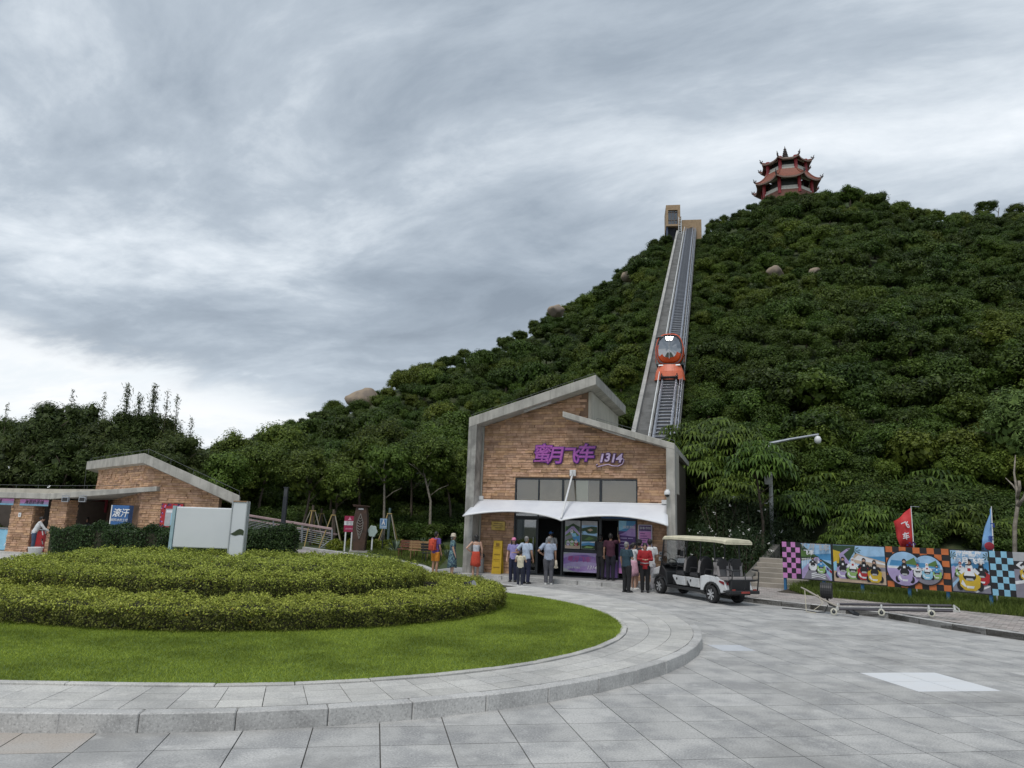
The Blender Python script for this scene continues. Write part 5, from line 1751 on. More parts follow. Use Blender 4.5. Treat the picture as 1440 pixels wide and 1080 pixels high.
# ================================================================== THE FUNICULAR
conc_pale = mat("pale_parapet", (.40, .39, .365), .85, col2=(.28, .275, .26), nscale=.5, streak=.3)
conc_step = mat("track_steps", (.25, .25, .245), .9, col2=(.17, .17, .165), nscale=1.1)
FU = thing("funicular_track", "straight funicular track with sleepers, stair strip and pale parapet climbing the hill", "funicular track", TR0)
FM = Matrix((TR_X, TRD, TR_N)).transposed()
def fp(x, s, n):
    return TR_X * x + TRD * s + TR_N * n
S0, S1 = -6.0, TRL + 5.5
def fbox(mb, x0, x1, s0, s1, n0, n1, mi=0):
    return mb.hexa([fp(x0, s0, n0), fp(x1, s0, n0), fp(x1, s1, n0), fp(x0, s1, n0), fp(x0, s0, n1), fp(x1, s0, n1), fp(x1, s1, n1), fp(x0, s1, n1)], mi)
fbox(MB(), -1.95, 1.05, S0, S1, -.75, -.30).build("track_slab", conc_step, FU)
fbox(MB(), -1.98, -1.70, S0, S1 - 3, -.295, .22).build("parapet", conc_pale, FU)
# stair strip
st = MB(); n = int((S1 - 3 - S0) / .42)
ang = math.asin(TRD.z)
for k in range(n):
    s = S0 + k * .42
    a, c = fp(-1.69, s, -.295), fp(-.86, s, -.295)
    nx = fp(-1.69, s + .42, -.295)
    rise = nx.z - a.z
    run = TR_H * (nx - a).dot(TR_H)
    st.hexa([a, c, c + run, a + run, a + Vector((0, 0, rise)), c + Vector((0, 0, rise)), c + run + Vector((0, 0, rise)), a + run + Vector((0, 0, rise))])
tag(st.build("stair_steps", conc_step, FU), kind="stuff")
fbox(MB(), -.84, -.72, S0, S1 - 3, -.295, .02).build("stair_kerb", conc_pale, FU)
b = MB(); b.tube([fp(-.74, S0, .62), fp(-.74, S1 - 3, .62)], .035, 6)
b.build("handrail", white_metal, FU)
b = MB()
s = S0
while s < S1 - 3:
    b.tube([fp(-.74, s, -.3), fp(-.74, s, .62)], .022, 5); s += 2.0
tag(b.build("handrail_posts", white_metal, FU), kind="stuff")
rail_m = mat("track_rail", (.34, .36, .40), .4, .6, col2=(.25, .26, .29), nscale=2)
for x in (-.52, .52):
    b = MB(); fbox(b, x - .05, x + .05, S0, S1, .10, .22); fbox(b, x - .09, x + .09, S0, S1, -.10, .095); b.build("rail", rail_m, FU)
for x in (.80, .96):
    b = MB(); fbox(b, x - .035, x + .035, S0, S1 - 2, -.1, .20); b.build("cable_duct", rail_m, FU)
sl = MB(); fbox(sl, -.60, .60, -.06, .06, -.06, .06); sme = sl.mesh("sleeper", rail_m)
k, s, more = 0, S0, MB()
while s < S1:
    if k < 150:
        o = bpy.data.objects.new("sleeper", sme); COL.objects.link(o); o.parent = FU; o.location = fp(0, s, .03)
    else:
        fbox(more, -.60, .60, s - .05, s + .05, -.03, .09)
    k += 1; s += .56
if more.v: tag(more.build("sleepers", rail_m, FU), kind="stuff")
b = MB()
s = S0
while s < S1:
    for x in (-.56, .56, .88):
        fbox(b, x - .07, x + .07, s - .08, s + .08, -.30, -.10)
    s += 1.12
tag(b.build("rail_chairs", steel, FU), kind="stuff")
b = MB(); s = 2.0
while s < S1:
    p = fp(-.45, s, -.75); zt = terrain(TR0.x + p.x, TR0.y + p.y) - TR0.z
    if p.z - zt > .2:
        b.box(p.x - 1.2, p.x + 1.2, p.y - .3, p.y + .3, zt - .6, p.z + .3)
    s += 7
b.build("trestles", conc_pale, FU)

# ---- the car
cs = 0.0
bestd = 1e9
for k in range(0, 400):
    s = k * .1
    q = TR0 + fp(0, s, .3)
    py = project(q)[1]
    if abs(py - 531) < bestd:
        bestd, cs = abs(py - 531), s
orange = mat("car_orange", (.62, .085, .018), .35, col2=(.58, .075, .016), nscale=1)
orange_l = mat("car_orange_bumper", (.66, .15, .07), .45)
carpale = mat("car_grey_shell", (.52, .56, .55), .35)
CARp = TR0 + fp(0, cs, .22)
CA = thing("funicular_car", "orange and grey bubble-windowed funicular car on the track", "funicular car", CARp)
# the car stands level: axes across, along (uphill, horizontal), up
cx, cy, cz = TR_X, TR_H, Vector((0, 0, 1))
def cp(x, y, z):
    return cx * x + cy * y + cz * z
tanA = TRD.z / TRD.dot(TR_H)
# undercarriage following the track
b = MB()
for x in (-.52, .52):
    b.hexa([fp(x - .09, -.1, .0), fp(x + .09, -.1, .0), fp(x + .09, 4.2, .0), fp(x - .09, 4.2, .0), fp(x - .09, -.1, .22), fp(x + .09, -.1, .22), fp(x + .09, 4.2, .22), fp(x - .09, 4.2, .22)])
for s in (0, 1.4, 2.8, 4.1):
    fbox(b, -.6, .6, s - .08, s + .08, .03, .19)
b.build("undercarriage", black_plastic, CA)
for s in (.35, 3.7):
    for x in (-.52, .52):
        b = MB(); b.lathe([(.14, -.05), (.17, -.05), (.17, .05), (.14, .05)], 14, fp(x, s, .16), TR_X); b.build("wheel", black_rubber, CA)
# bumper apron at the foot: flared skirt
b = MB()
N_ = 18
rows = []
for t, wid, z, dep in ((0, 1.10, .0, .95), (.5, 1.00, .60, .82), (1, .80, 1.12, .62)):
    row = []
    for i in range(N_ + 1):
        a = math.pi * i / N_
        row.append(cp(-wid * math.cos(a) * (1 if abs(math.cos(a)) < 1 else 1), .85 - dep * abs(math.sin(a)) ** .6, z - .05 * math.sin(a) * (t == 0)))
    rows.append(row)
for r0, r1 in zip(rows, rows[1:]):
    b.add(r0 + r1, [(i, i + 1, N_ + 1 + i + 1, N_ + 1 + i) for i in range(N_)])
b.add(rows[0] + [cp(0, .85, .12)], [tuple(range(N_ + 1))[::-1]])
b.add(rows[2], [tuple(range(N_ + 1))])
b.build("bumper_apron", orange_l, CA, smooth=False)
b = MB(); b.hexa([cp(-.78, .25, 1.02), cp(.78, .25, 1.02), cp(.78, 1.0, 1.02), cp(-.78, 1.0, 1.02), cp(-.74, .3, 1.12), cp(.74, .3, 1.12), cp(.74, 1.0, 1.12), cp(-.74, 1.0, 1.12)]); b.build("apron_ledge", white_metal, CA)
# body: rounded shell profile swept along y
prof = []
for i in range(28):
    a = 2 * math.pi * i / 28
    ca, sa = math.cos(a), math.sin(a)
    x = 1.0 * math.copysign(abs(ca) ** .62, ca); z = 2.30 + 1.18 * math.copysign(abs(sa) ** .70, sa)
    x *= 1 - .10 * max(0, (z - 2.3)) - .05 * max(0, 2.3 - z)
    prof.append((x, z))
def ringp(y, k, dz=0):
    return [cp(x * k, y, 2.30 + (z - 2.30) * k + dz) for x, z in prof]
b = MB(); n = 28
secs = [(.62, .90), (.72, .97), (.95, 1.0), (2.6, 1.0), (2.9, .95), (3.05, .75)]
R0_ = [ringp(y, k) for y, k in secs]
b.loft(R0_)
b.add(R0_[-1], [tuple(range(n))])
body = b.build("shell", carpale, CA, smooth=True)
b = MB(); b.loft([ringp(.56, .945), ringp(.60, 1.005), ringp(.76, 1.012), ringp(.82, 1.0)]); b.build("window_rim", orange, CA, smooth=True)
# front bubble: orange rim below, glass above
fr_, gl_, bl_ = MB(), MB(), MB()
def front_pt(i, k, y):
    x, z = prof[i % n]
    return cp(x * k, y, 2.30 + (z - 2.30) * k)
for i in range(n):
    lo = prof[i][1] < 1.98 and prof[(i + 1) % n][1] < 2.1 or prof[(i + 1) % n][1] < 1.98
    left = prof[i][0] < -.62 and prof[i][1] < 2.75
    tgt = fr_ if (lo or left) else gl_
    ks = ((.90, .62), (.80, .50), (.55, .38), (.25, .32), (.0, .30))
    for q, ((k0_, y0), (k1_, y1)) in enumerate(zip(ks, ks[1:])):
        tg = tgt if q < 1 else (fr_ if prof[i][1] < 1.75 and q < 2 else gl_)
        tg.add([front_pt(i, k0_, y0), front_pt(i + 1, k0_, y0), front_pt(i + 1, k1_, y1), front_pt(i, k1_, y1)], [(0, 1, 2, 3)])
    bl_.add([front_pt(i, .945, .605), front_pt(i + 1, .945, .605), front_pt(i + 1, .88, .60), front_pt(i, .88, .60)], [(0, 1, 2, 3)])
fr_.build("front_panel", orange, CA, smooth=True); gl_.build("front_window", car_glass, CA, smooth=True); bl_.build("window_seal", mat("seal_grey", (.12, .13, .14), .5), CA)
b = MB(); b.tube([cp(0, .30, 1.55), cp(0, .27, 2.2), cp(0, .31, 3.0)], .028, 6); b.tube([cp(-.3, .33, 2.90), cp(.3, .33, 2.90)], .02, 6); b.build("window_bar", P_GREY, CA)
b = MB(); b.hexa([cp(-.95, .62, 1.15), cp(.95, .62, 1.15), cp(.95, 3.0, 1.15), cp(-.95, 3.0, 1.15), cp(-.95, .62, 1.25), cp(.95, .62, 1.25), cp(.95, 3.0, 1.25), cp(-.95, 3.0, 1.25)]); b.build("floor_plate", black_plastic, CA)
# orange flash down the left side, roof cap, side windows, seats
b = MB()
for side in (-1, 1):
    b.hexa([cp(side * 1.0, .70, 1.35), cp(side * 1.015, .70, 1.35), cp(side * 1.03, 1.0, 2.6), cp(side * 1.012, 1.0, 2.6), cp(side * 1.0, 1.25, 1.35), cp(side * 1.015, 1.25, 1.35), cp(side * 1.03, 1.3, 2.6), cp(side * 1.012, 1.3, 2.6)])
b.build("side_flash", orange, CA)
b = MB(); b.ell(cp(0, 1.7, 3.44), (.66, 1.05, .10), 16, 8, rot=Matrix((cx, cy, cz)).transposed()); b.build("roof_cap", orange_l, CA, smooth=True)
b = MB(); b.ell(cp(-.62, .9, 3.26), (.40, .45, .10), 14, 8, rot=Matrix((cx, cy, cz)).transposed()); b.build("roof_fairing", mat("fairing_grey", (.20, .21, .22), .5), CA, smooth=True)
for side in (-1, 1):
    b = MB(); b.hexa([cp(side * .99, 1.45, 1.9), cp(side * 1.02, 1.45, 1.9), cp(side * 1.02, 2.55, 1.9), cp(side * .99, 2.55, 1.9), cp(side * .93, 1.45, 3.0), cp(side * .96, 1.45, 3.0), cp(side * .96, 2.55, 3.0), cp(side * .93, 2.55, 3.0)]); b.build("side_window", car_glass, CA)
for x in (-.42, .42):
    b = MB(); b.hexa([cp(x - .3, 1.9, 1.25), cp(x + .3, 1.9, 1.25), cp(x + .3, 2.4, 1.25), cp(x - .3, 2.4, 1.25), cp(x - .3, 1.9, 1.7), cp(x + .3, 1.9, 1.7), cp(x + .3, 2.5, 1.7), cp(x - .3, 2.5, 1.7)]); b.build("seat", P_GREY, CA)

CA.scale = (1.07, 1.07, 1.07)
# ---- upper station
US = fp(0, TRL, 0) + TR0
stone_top = mat("station_stone", (.37, .265, .165), .85, col2=(.29, .205, .125), nscale=2.5, bump=.3, bscale=8)
dT = 106.0
UF = Frame((at(937, 328, dT).x, dT), 9)
UB = thing("upper_station", "tan upper funicular station with a tall glazed tower and a low block", "building", (UF.o.x, UF.o.y, 0), R_(-9))
u0, zt = UF.on(936.5, 288.5); u1, _ = UF.on(956.5, 288); u0b, z0 = UF.on(937, 318)
wz0, wz1 = UF.on(940, 315.5)[1], UF.on(940, 295.5)[1]
wu0, wu1 = UF.on(939.6, 300)[0], UF.on(953, 300)[0]
D_ = 4.2
b = MB()
b.box(u0, wu0, 0, D_, z0, zt); b.box(wu1, u1, 0, D_, z0, zt); b.box(wu0, wu1, 0, D_, wz1, zt); b.box(wu0, wu1, 0, D_, z0, wz0); b.box(wu0, wu1, 1.2, D_, wz0, wz1)
b.build("tower", stone_top, UB)
b = MB(); b.box(wu0, wu1, .25, .28, wz0, wz1); wp_ = b.build("window_pane", glass_mat, UB)
b = MB()
for k in range(4):
    u = wu0 + (wu1 - wu0) * k / 3
    b.box(u - .04, u + .04, .15, .24, wz0, wz1)
for z in (wz0 + .05, wz1 - .3, wz0 + .75):
    b.box(wu0, wu1, .16, .23, z - .04, z + .04)
b.build("window_frame", mat("frame_brown", (.13, .10, .08), .6), wp_)
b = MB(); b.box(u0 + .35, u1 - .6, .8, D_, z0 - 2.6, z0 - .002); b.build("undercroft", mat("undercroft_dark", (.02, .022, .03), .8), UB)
b = MB(); b.box(u0 + .05, u0 + .3, .3, 1.0, z0 - 3, z0 - .002); b.build("support", mat("support_blue", (.06, .08, .14), .7), UB)
lu0, lu1 = UF.on(959, 320, 2.0)[0], UF.on(986.5, 320, 2.0)[0]
lz1 = UF.on(972, 309, 2.0)[1]
op0, op1 = UF.on(969.5, 321, 2.0)[0], UF.on(974, 321, 2.0)[0]; opz = UF.on(971, 320, 2.0)[1]
b = MB()
b.box(lu0, op0, 2.0, 6.0, z0 - 6, lz1); b.box(op1, lu1, 2.0, 6.0, z0 - 6, lz1); b.box(op0, op1, 2.0, 6.0, opz, lz1); b.box(op0, op1, 3.2, 6, z0 - 6, opz)
b.build("low_block", stone_top, UB)
b = MB(); b.box(op0, op1, 2.4, 2.5, opz - 1.3, opz - .02); b.build("track_portal", dark_room, UB)
b = MB()
l0, l1 = UF.on(954, 305, -.25), UF.on(957.8, 334, -.25)
ldu = UF.on(954.3, 310, -.25)[0]
for d in (0, .42):
    b.tube([(ldu + d, -.25, l0[1]), (ldu + d, -.25, l1[1])], .05, 5)
z = l1[1]
while z < l0[1]:
    b.tube([(ldu, -.25, z), (ldu + .42, -.25, z)], .035, 4); z += .4
b.build("ladder", white_metal, UB)
b = MB(); b.box(u1 + .002, u1 + .3, 1.4, D_ - .4, z0 + .6, zt - 1.4); b.build("side_window", glass_mat, UB)

# ================================================================== THE PAGODA
pd = 136.0
pc_ = at(1107, 285, pd)
PG = thing("pagoda", "red two tiered octagonal pagoda with upturned eaves on the hilltop", "pagoda", (pc_.x, pd, 0), R_(-15))
zof = lambda py: at(1107, py, pd).z
zs = {n: zof(y) for n, y in dict(base=296, floor1=277, top1=262.5, eave1=264, ridge1=249, floor2=247, top2=235, eave2=238, ridge2=228, spire=213).items()}
red_col = mat("pagoda_red", (.30, .028, .035), .55)
tile_red = mat("pagoda_tile", (.235, .075, .045), .6, col2=(.17, .055, .035), nscale=3)
tile_edge = mat("pagoda_eave", (.20, .13, .10), .7, col2=(.14, .085, .07), nscale=4)
pg_white = mat("pagoda_beam", (.60, .58, .52), .7)
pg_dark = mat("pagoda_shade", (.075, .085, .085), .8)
PXM = pd * 1.0 / FPX * 1.075      # metres per photo pixel there
def octa(r, a0=R_(22.5)):
    return [Vector((r * math.cos(a0 + k * math.pi / 4), r * math.sin(a0 + k * math.pi / 4), 0)) for k in range(8)]
def tier(rc, rw, zf, zc, ze, zr, re, rr, nm):
    for k, p in enumerate(octa(rc)):
        b = MB(); b.lathe([(.34, zf - 1.2), (.34, zc), (.44, zc), (.44, zc + .5)], 10, (p.x, p.y, 0)); b.build("column", red_col, PG, smooth=False)
    b = MB(); o = octa(rc * .985)
    for k in range(8):
        a, c = o[k], o[(k + 1) % 8]
        d = (c - a).normalized(); nn_ = Vector((d.y, -d.x, 0))
        if nn_.dot(a) < 0: nn_ = -nn_
        b.hexa([a - nn_ * .15 + Vector((0, 0, zc - .22)), c - nn_ * .15 + Vector((0, 0, zc - .22)), c + nn_ * .15 + Vector((0, 0, zc - .22)), a + nn_ * .15 + Vector((0, 0, zc - .22)), a - nn_ * .15 + Vector((0, 0, zc + .28)), c - nn_ * .15 + Vector((0, 0, zc + .28)), c + nn_ * .15 + Vector((0, 0, zc + .28)), a + nn_ * .15 + Vector((0, 0, zc + .28))])
    b.build("beam_ring", pg_white, PG)
    b = MB(); o = octa(rc * .97)
    for k in range(8):
        a, c = o[k], o[(k + 1) % 8]
        b.hexa([a * .985 + Vector((0, 0, zf - .2)), c * .985 + Vector((0, 0, zf - .2)), c + Vector((0, 0, zf - .2)), a + Vector((0, 0, zf - .2)), a * .985 + Vector((0, 0, zf + .48)), c * .985 + Vector((0, 0, zf + .48)), c + Vector((0, 0, zf + .48)), a + Vector((0, 0, zf + .48))])
    b.build("balustrade", pg_white, PG)
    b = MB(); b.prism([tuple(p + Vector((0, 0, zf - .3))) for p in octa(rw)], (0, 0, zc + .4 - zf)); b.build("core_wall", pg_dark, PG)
    b = MB(); b.prism([tuple(p + Vector((0, 0, zf - .45))) for p in octa(rc * 1.04)], (0, 0, .28)); b.build("floor_slab", pg_white, PG)
    # roof: concave slopes with lifted corners
    b = MB(); NS = 8; NR = 6
    ring = []
    for j in range(NR + 1):
        t = j / NR
        row = []
        r = re + (rr - re) * t
        z = ze + (zr - ze) * (t ** 1.35)
        for k in range(8):
            a, c = octa(1)[k], octa(1)[(k + 1) % 8]
            for i in range(NS):
                f = i / NS
                p = a.lerp(c, f)
                cor = (abs(f - .5) * 2) ** 3.2
                lift = cor * (1 - t) ** 2.2 * (re * .075)
                out = 1 + cor * (1 - t) ** 2 * .07
                row.append(Vector((p.x * r * out, p.y * r * out, z + lift)))
        ring.append(row)
    m_ = 8 * NS
    b.loft(ring)
    rf = b.build("roof", tile_red, PG)
    b = MB()
    low = [v - Vector((0, 0, .32)) for v in ring[0]]
    inn = [Vector((v.x * .72, v.y * .72, zc + .5)) for v in ring[0]]
    b.add([v + Vector((0, 0, .02)) for v in ring[0]] + low, [(i, m_ + i, m_ + (i + 1) % m_, (i + 1) % m_) for i in range(m_)])
    b.add(low + inn, [(i, m_ + i, m_ + (i + 1) % m_, (i + 1) % m_) for i in range(m_)])
    b.build("eave", tile_edge, rf)
    for k in range(8):
        c = ring[0][k * NS]
        b = MB()
        pts = [ring[j][k * NS] + Vector((0, 0, .08)) for j in range(NR, -1, -1)]
        b.tube(pts, .16, 5)
        b.build("hip_ridge", tile_red, rf)
        d = Vector((c.x, c.y, 0)).normalized()
        b = MB(); b.tube([c, c + d * .35 + Vector((0, 0, .35)), c + d * .28 + Vector((0, 0, .65)), c + d * .5 + Vector((0, 0, .85))], [.18, .13, .09, .04], 5)
        b.tube([c + d * .15 + Vector((0, 0, .3)), c - d * .2 + Vector((0, 0, .55)), c - d * .1 + Vector((0, 0, .75))], [.14, .10, .04], 5)
        b.build("eave_ornament", mat("ornament_dark", (.09, .075, .075), .7), rf)
    return rf
R1e, R1c, R2e, R2c = 46.0 * PXM / 1.06, 35.5 * PXM / 1.06, 35.5 * PXM / 1.06, 28.5 * PXM / 1.06
tier(R1c, R1c * .72, zs["floor1"], zs["top1"], zs["eave1"] - .25, zs["ridge1"], R1e, R2c * 1.06, "lower")
rf2 = tier(R2c, R2c * .70, zs["floor2"] + .2, zs["top2"], zs["eave2"] + .25, zs["ridge2"] + .3, R2e, .9, "upper")
b = MB(); b.prism([tuple(p + Vector((0, 0, zs["base"] - 3))) for p in octa(R1c * 1.03)], (0, 0, zs["floor1"] - .3 - zs["base"] + 3)); b.build("base", mat("pagoda_base", (.22, .10, .075), .8), PG)
zr = zs["ridge2"] + .2
H_ = zs["spire"] - zr + 1.2
b = MB(); prf = [(1.0, 0), (.75, .08 * H_)]
for k in range(6):
    z = (.12 + .12 * k) * H_; r = .72 - .085 * k
    prf += [(r * .55, z), (r, z + .03 * H_), (r, z + .06 * H_), (r * .55, z + .09 * H_)]
prf += [(.10, .88 * H_), (.03, H_)]
b.lathe(prf, 12, (0, 0, zr)); b.build("spire", mat("ornament_dark", (.09, .075, .075)), PG)

# ================================================================== RIGHT SIDE: pavement, steps, hoarding
pv = MB()
left_edge = [Vector((p.x, p.y)) for p in KERB_R]
far = [Vector((7.4, 30.5)), Vector((11.5, 31.5)), Vector((24, 26)), Vector((24, -2))]
pts = left_edge + [far[3], far[2], far[1], far[0]]
pv.prism([(p.x, p.y, -.25) for p in pts], (0, 0, .25 + .135))
walk = tag(pv.build("pavement", joint_mat), kind="structure")
cob = MB()
pav_m = mat("pink_paver", (.40, .355, .33), .85, col2=(.33, .31, .29), nscale=1.5, rnd=.22)
def in_walk(x, y):
    if y < 8 or y > 30.5 or x > 22:
        return False
    if y <= KERB_R[0].y and x < right_x(y) + .16:
        return False
    if y > KERB_R[0].y and x < 7.6:
        return False
    q = Vector((x - HO_A.x, y - HO_A.y)); t = q.dot(HN); s = q.dot(HD)
    if s > .3 and t < .9:
        return False
    return s < 9
ca, sa_ = math.cos(R_(-38)), math.sin(R_(-38))
for i in range(-140, 160):
    for j in range(-20, 260):
        u, v = i * .26 + (j % 2) * .13, j * .13
        x, y = 6 + u * ca - v * sa_, 14 + u * sa_ + v * ca
        if in_walk(x, y) and abs(x) < y * .85:
            q = [(u0, v0) for u0, v0 in ((u, v), (u + .25, v), (u + .25, v + .12), (u, v + .12))]
            z = .14 + random.uniform(0, .006)
            k = len(cob.v)
            cob.v += [(6 + a * ca - c * sa_, 14 + a * sa_ + c * ca, z) for a, c in q]
            cob.f.append((k, k + 1, k + 2, k + 3)); cob.m.append(0)
tag(cob.build("pavers", pav_m, walk), kind="stuff")
# kerbstones of the right pavement
acc = 0
poly = [Vector((p.x, p.y, 0)) for p in KERB_R[:10]]
n_k = 0
for a, c in zip(poly, poly[1:]):
    d = (c - a); L = d.length; d.normalize(); nn_ = Vector((-d.y, d.x, 0))
    if nn_.x < 0: nn_ = -nn_
    n = max(1, round(L / .95))
    for k in range(n):
        p, q = a + d * (L * k / n + .004), a + d * (L * (k + 1) / n - .004)
        m1 = [p, q, q + nn_ * .15, p + nn_ * .15]
        mb = MB(); z = .15 + random.uniform(-.004, .004)
        mb.hexa([(v.x, v.y, -.05) for v in m1] + [(v.x, v.y, z) for v in m1])
        o = mb.build("kerbstone", kerb_mat, walk, bevel=.008, seg=1)
        n_k += 1
# stone steps
st_m = mat("stair_stone", (.34, .305, .26), .85, col2=(.27, .245, .21), nscale=1.4, speck=.3, spscale=60)
sp0 = ground(1082, 826, .15)
sd = Vector((.55, .835, 0)).normalized()          # up the steps
sx_ = Vector((sd.y, -sd.x, 0))
SW_ = thing("stone_steps", "flight of worn stone steps beside the pink checkered panel", "steps", (sp0.x, sp0.y, .13))
for k in range(6):
    a = sd * (k * .42)
    mb = MB()
    mb.obox(a + sd * .25 + Vector((0, 0, .085 + k * .165)) + sx_ * .18, (sx_, sd, (0, 0, 1)), (2.1, .50, .17))
    mb.build("step", st_m, SW_, bevel=.012, seg=1)
mb = MB(); mb.hexa([(v.x, v.y, z) for v, z in ((sx_ * -1.0 + sd * -.1, 0), (sx_ * -.70 + sd * -.1, 0), (sx_ * -.70 + sd * 5, 0), (sx_ * -1.0 + sd * 5, 0))] + [(v.x, v.y, z) for v, z in ((sx_ * -1.0 + sd * -.1, .25), (sx_ * -.70 + sd * -.1, .25), (sx_ * -.70 + sd * 5, 1.5), (sx_ * -1.0 + sd * 5, 1.5))])
mb.build("side_wall", mat("old_wall", (.15, .14, .125), .9, col2=(.09, .088, .08), nscale=1.5, streak=.5), SW_, bevel=.01)

# hoarding: a run of printed panels on blue posts
HL = (HO_B - HO_A).length
HRZ = math.atan2(HD.y, HD.x)
h_top0, h_top1 = at(1101, 761, 26.1).z, at(1426, 777, 20.9).z
h_bot0, h_bot1 = at(1101, 811, 26.1).z, at(1426, 841, 20.9).z
ZB, ZT = (h_bot0 + h_bot1) / 2, (h_top0 + h_top1) / 2
HHH = ZT - ZB
HO = thing("hoarding", "long hoarding of kart racing pictures and checkered panels on blue posts", "hoarding", (HO_A.x, HO_A.y, ZB), HRZ)
def hx(px, py=800):
    d = ray(px, py)
    nrm = Vector((HN.x, HN.y, 0)); o = Vector((HO_A.x, HO_A.y, 0))
    q = CAM + d * ((o - CAM).dot(nrm) / d.dot(nrm))
    return (Vector((q.x, q.y)) - HO_A.to_2d()).dot(HD)
X = {k: hx(v) for k, v in dict(a=1101, b=1126, c=1171, d=1247, e=1336, f=1393, g=1426, h=1490).items()}
backing = mat("hoarding_back", (.03, .03, .032), .6)
def board(x0, x1, name="panel_board"):
    MB().box(x0, x1, .003, .03, 0, HHH).build(name, backing, HO)
def checker(x0, x1, nx, ny, col, lab):
    pr = Print(x1 - x0, HHH, "black")
    for i in range(nx):
        for j in range(ny):
            if (i + j) % 2 == (ny - 1) % 2:
                pr.rect((x1 - x0) * i / nx, HHH * j / ny, (x1 - x0) * (i + 1) / nx, HHH * (j + 1) / ny, col)
    board(x0, x1)
    return pr.done("checkered_panel", HO, (x0, 0, 0), 0, lab), pr
checker(X["a"], X["b"] + .0, 4, 7, "pink", "pink and black checkered panel")
def scene_bg(pr, w, h, m=.03, sand=True):
    pr.rect(m, m, w - m, h - m, "sky")
    pr.poly([(m, h * .60), (w - m, h * .55), (w - m, h * .74), (w * .5, h * .70), (m, h * .66)], "sea")
    return pr
w, h = X["c"] - X["b"] - .02, HHH
board(X["b"], X["c"]); pr = Print(w, h, "black"); scene_bg(pr, w, h)
pr.poly([(.03, .5 * h), (.3 * w, .55 * h), (.62 * w, .62 * h), (.4 * w, .72 * h), (.2 * w, .85 * h), (.03, .97 * h)], "dkgreen").poly([(.03, .62 * h), (.3 * w, .62 * h), (.5 * w, .66 * h), (.25 * w, .74 * h), (.03, .8 * h)], "green").poly([(.6 * w, .6 * h), (w - .03, .45 * h), (w - .03, .3 * h)], "dkgreen")
pr.poly([(.03, .03), (w - .03, .03), (.80 * w, .25 * h), (.58 * w, .62 * h), (.48 * w, .62 * h), (.2 * w, .40 * h), (.03, .26 * h)], "lilac").poly([(.08 * w, .03), (.9 * w, .03), (.66 * w, .32 * h), (.54 * w, .60 * h), (.50 * w, .60 * h), (.30 * w, .36 * h)], "road")
for k in range(6):
    pr.rect(.05 * w + k * .055 * w, .36 * h + k * .02 * h, .065 * w + k * .055 * w, .56 * h + k * .012 * h, "white")
pr.rect(.04 * w, .55 * h, .36 * w, .57 * h, "white")
for k in range(5):
    pr.poly([(.55 * w + k * .09 * w, .48 * h - k * .055 * h), (.62 * w + k * .09 * w, .43 * h - k * .055 * h), (.62 * w + k * .09 * w, .50 * h - k * .055 * h), (.55 * w + k * .09 * w, .55 * h - k * .055 * h)], ("white", "red", "white", "purpledk", "red")[k])
for k in range(3):
    y = .05 * h + k * .05 * h
    pr.poly([(.34 * w, y), (.55 * w, y + .05 * h), (.78 * w, y), (.78 * w, y + .025 * h), (.55 * w, y + .08 * h), (.34 * w, y + .03 * h)], "white")
pr.kart(.40 * w, .28 * h, .42, "white", "black", "black").kart(.66 * w, .22 * h, .44, "lime", "black", "sea")
pr.done("picture_panel", HO, (X["b"] + .01, 0, 0), 0, "picture of two karts on a coast road below a headland")
text_obj("lettering", "蜜月飞车", .25, P_GREY, HO, (X["b"] + .52 * w, -.075, h * .88), extrude=.002, offset=.008, shear=.2)
text_obj("small_lettering", "飞车", .19, P_WHITE, HO, (X["b"] + .30 * w, -.075, h * .73), extrude=.002, offset=.006, shear=.2)
w = X["d"] - X["c"] - .02
board(X["c"], X["d"]); pr = Print(w, h, "black"); scene_bg(pr, w, h)
pr.poly([(.35 * w, .55 * h), (w - .03, .40 * h), (w - .03, .60 * h), (.6 * w, .72 * h), (.45 * w, .80 * h)], "sand").poly([(.40 * w, .62 * h), (w - .03, .52 * h), (w - .03, .56 * h), (.5 * w, .74 * h)], "white").poly([(.03, .45 * h), (.25 * w, .45 * h), (.42 * w, .8 * h), (.45 * w, .97 * h), (.03, .97 * h)], "dkgreen").poly([(.03, .5 * h), (.12 * w, .5 * h), (.16 * w, .8 * h), (.03, .85 * h)], "yellow")
pr.poly([(.2 * w, .35 * h), (.4 * w, .40 * h), (.22 * w, .74 * h), (.36 * w, .90 * h), (.30 * w, .90 * h), (.13 * w, .74 * h)], "lilac").rect(.03, .03, w - .03, .36 * h, "sand").poly([(.03, .36 * h), (w - .03, .36 * h), (w - .03, .46 * h), (.5 * w, .44 * h), (.03, .47 * h)], "road")
for k in range(9):
    a = k * .7
    pr.poly([(.42 * w, .86 * h), (.42 * w + .14 * w * math.cos(a), .86 * h + .11 * h * math.sin(a)), (.42 * w + .12 * w * math.cos(a + .25), .86 * h + .09 * h * math.sin(a + .25))], "dkgreen")
pr.poly([(.03, .3 * h), (.08 * w, .3 * h), (.08 * w, .56 * h), (.03, .52 * h)], "lblue")
for k, (c, hl, su) in enumerate((("lilac", "black", "black"), ("lime", "white", "white"), ("red", "black", "black"), ("yellow", "black", "black"))):
    pr.kart((.20 + .19 * k + (.02 if k > 1 else 0)) * w, (.14 if k < 3 else .10) * h, .66, c, hl, su)
pr.done("picture_panel", HO, (X["c"] + .01, 0, 0), 0, "picture of four karts on a beach")
o, pr0 = checker(X["d"], X["e"], 9, 7, "orange", "orange and black checkered panel with two round pictures")
w = X["e"] - X["d"]
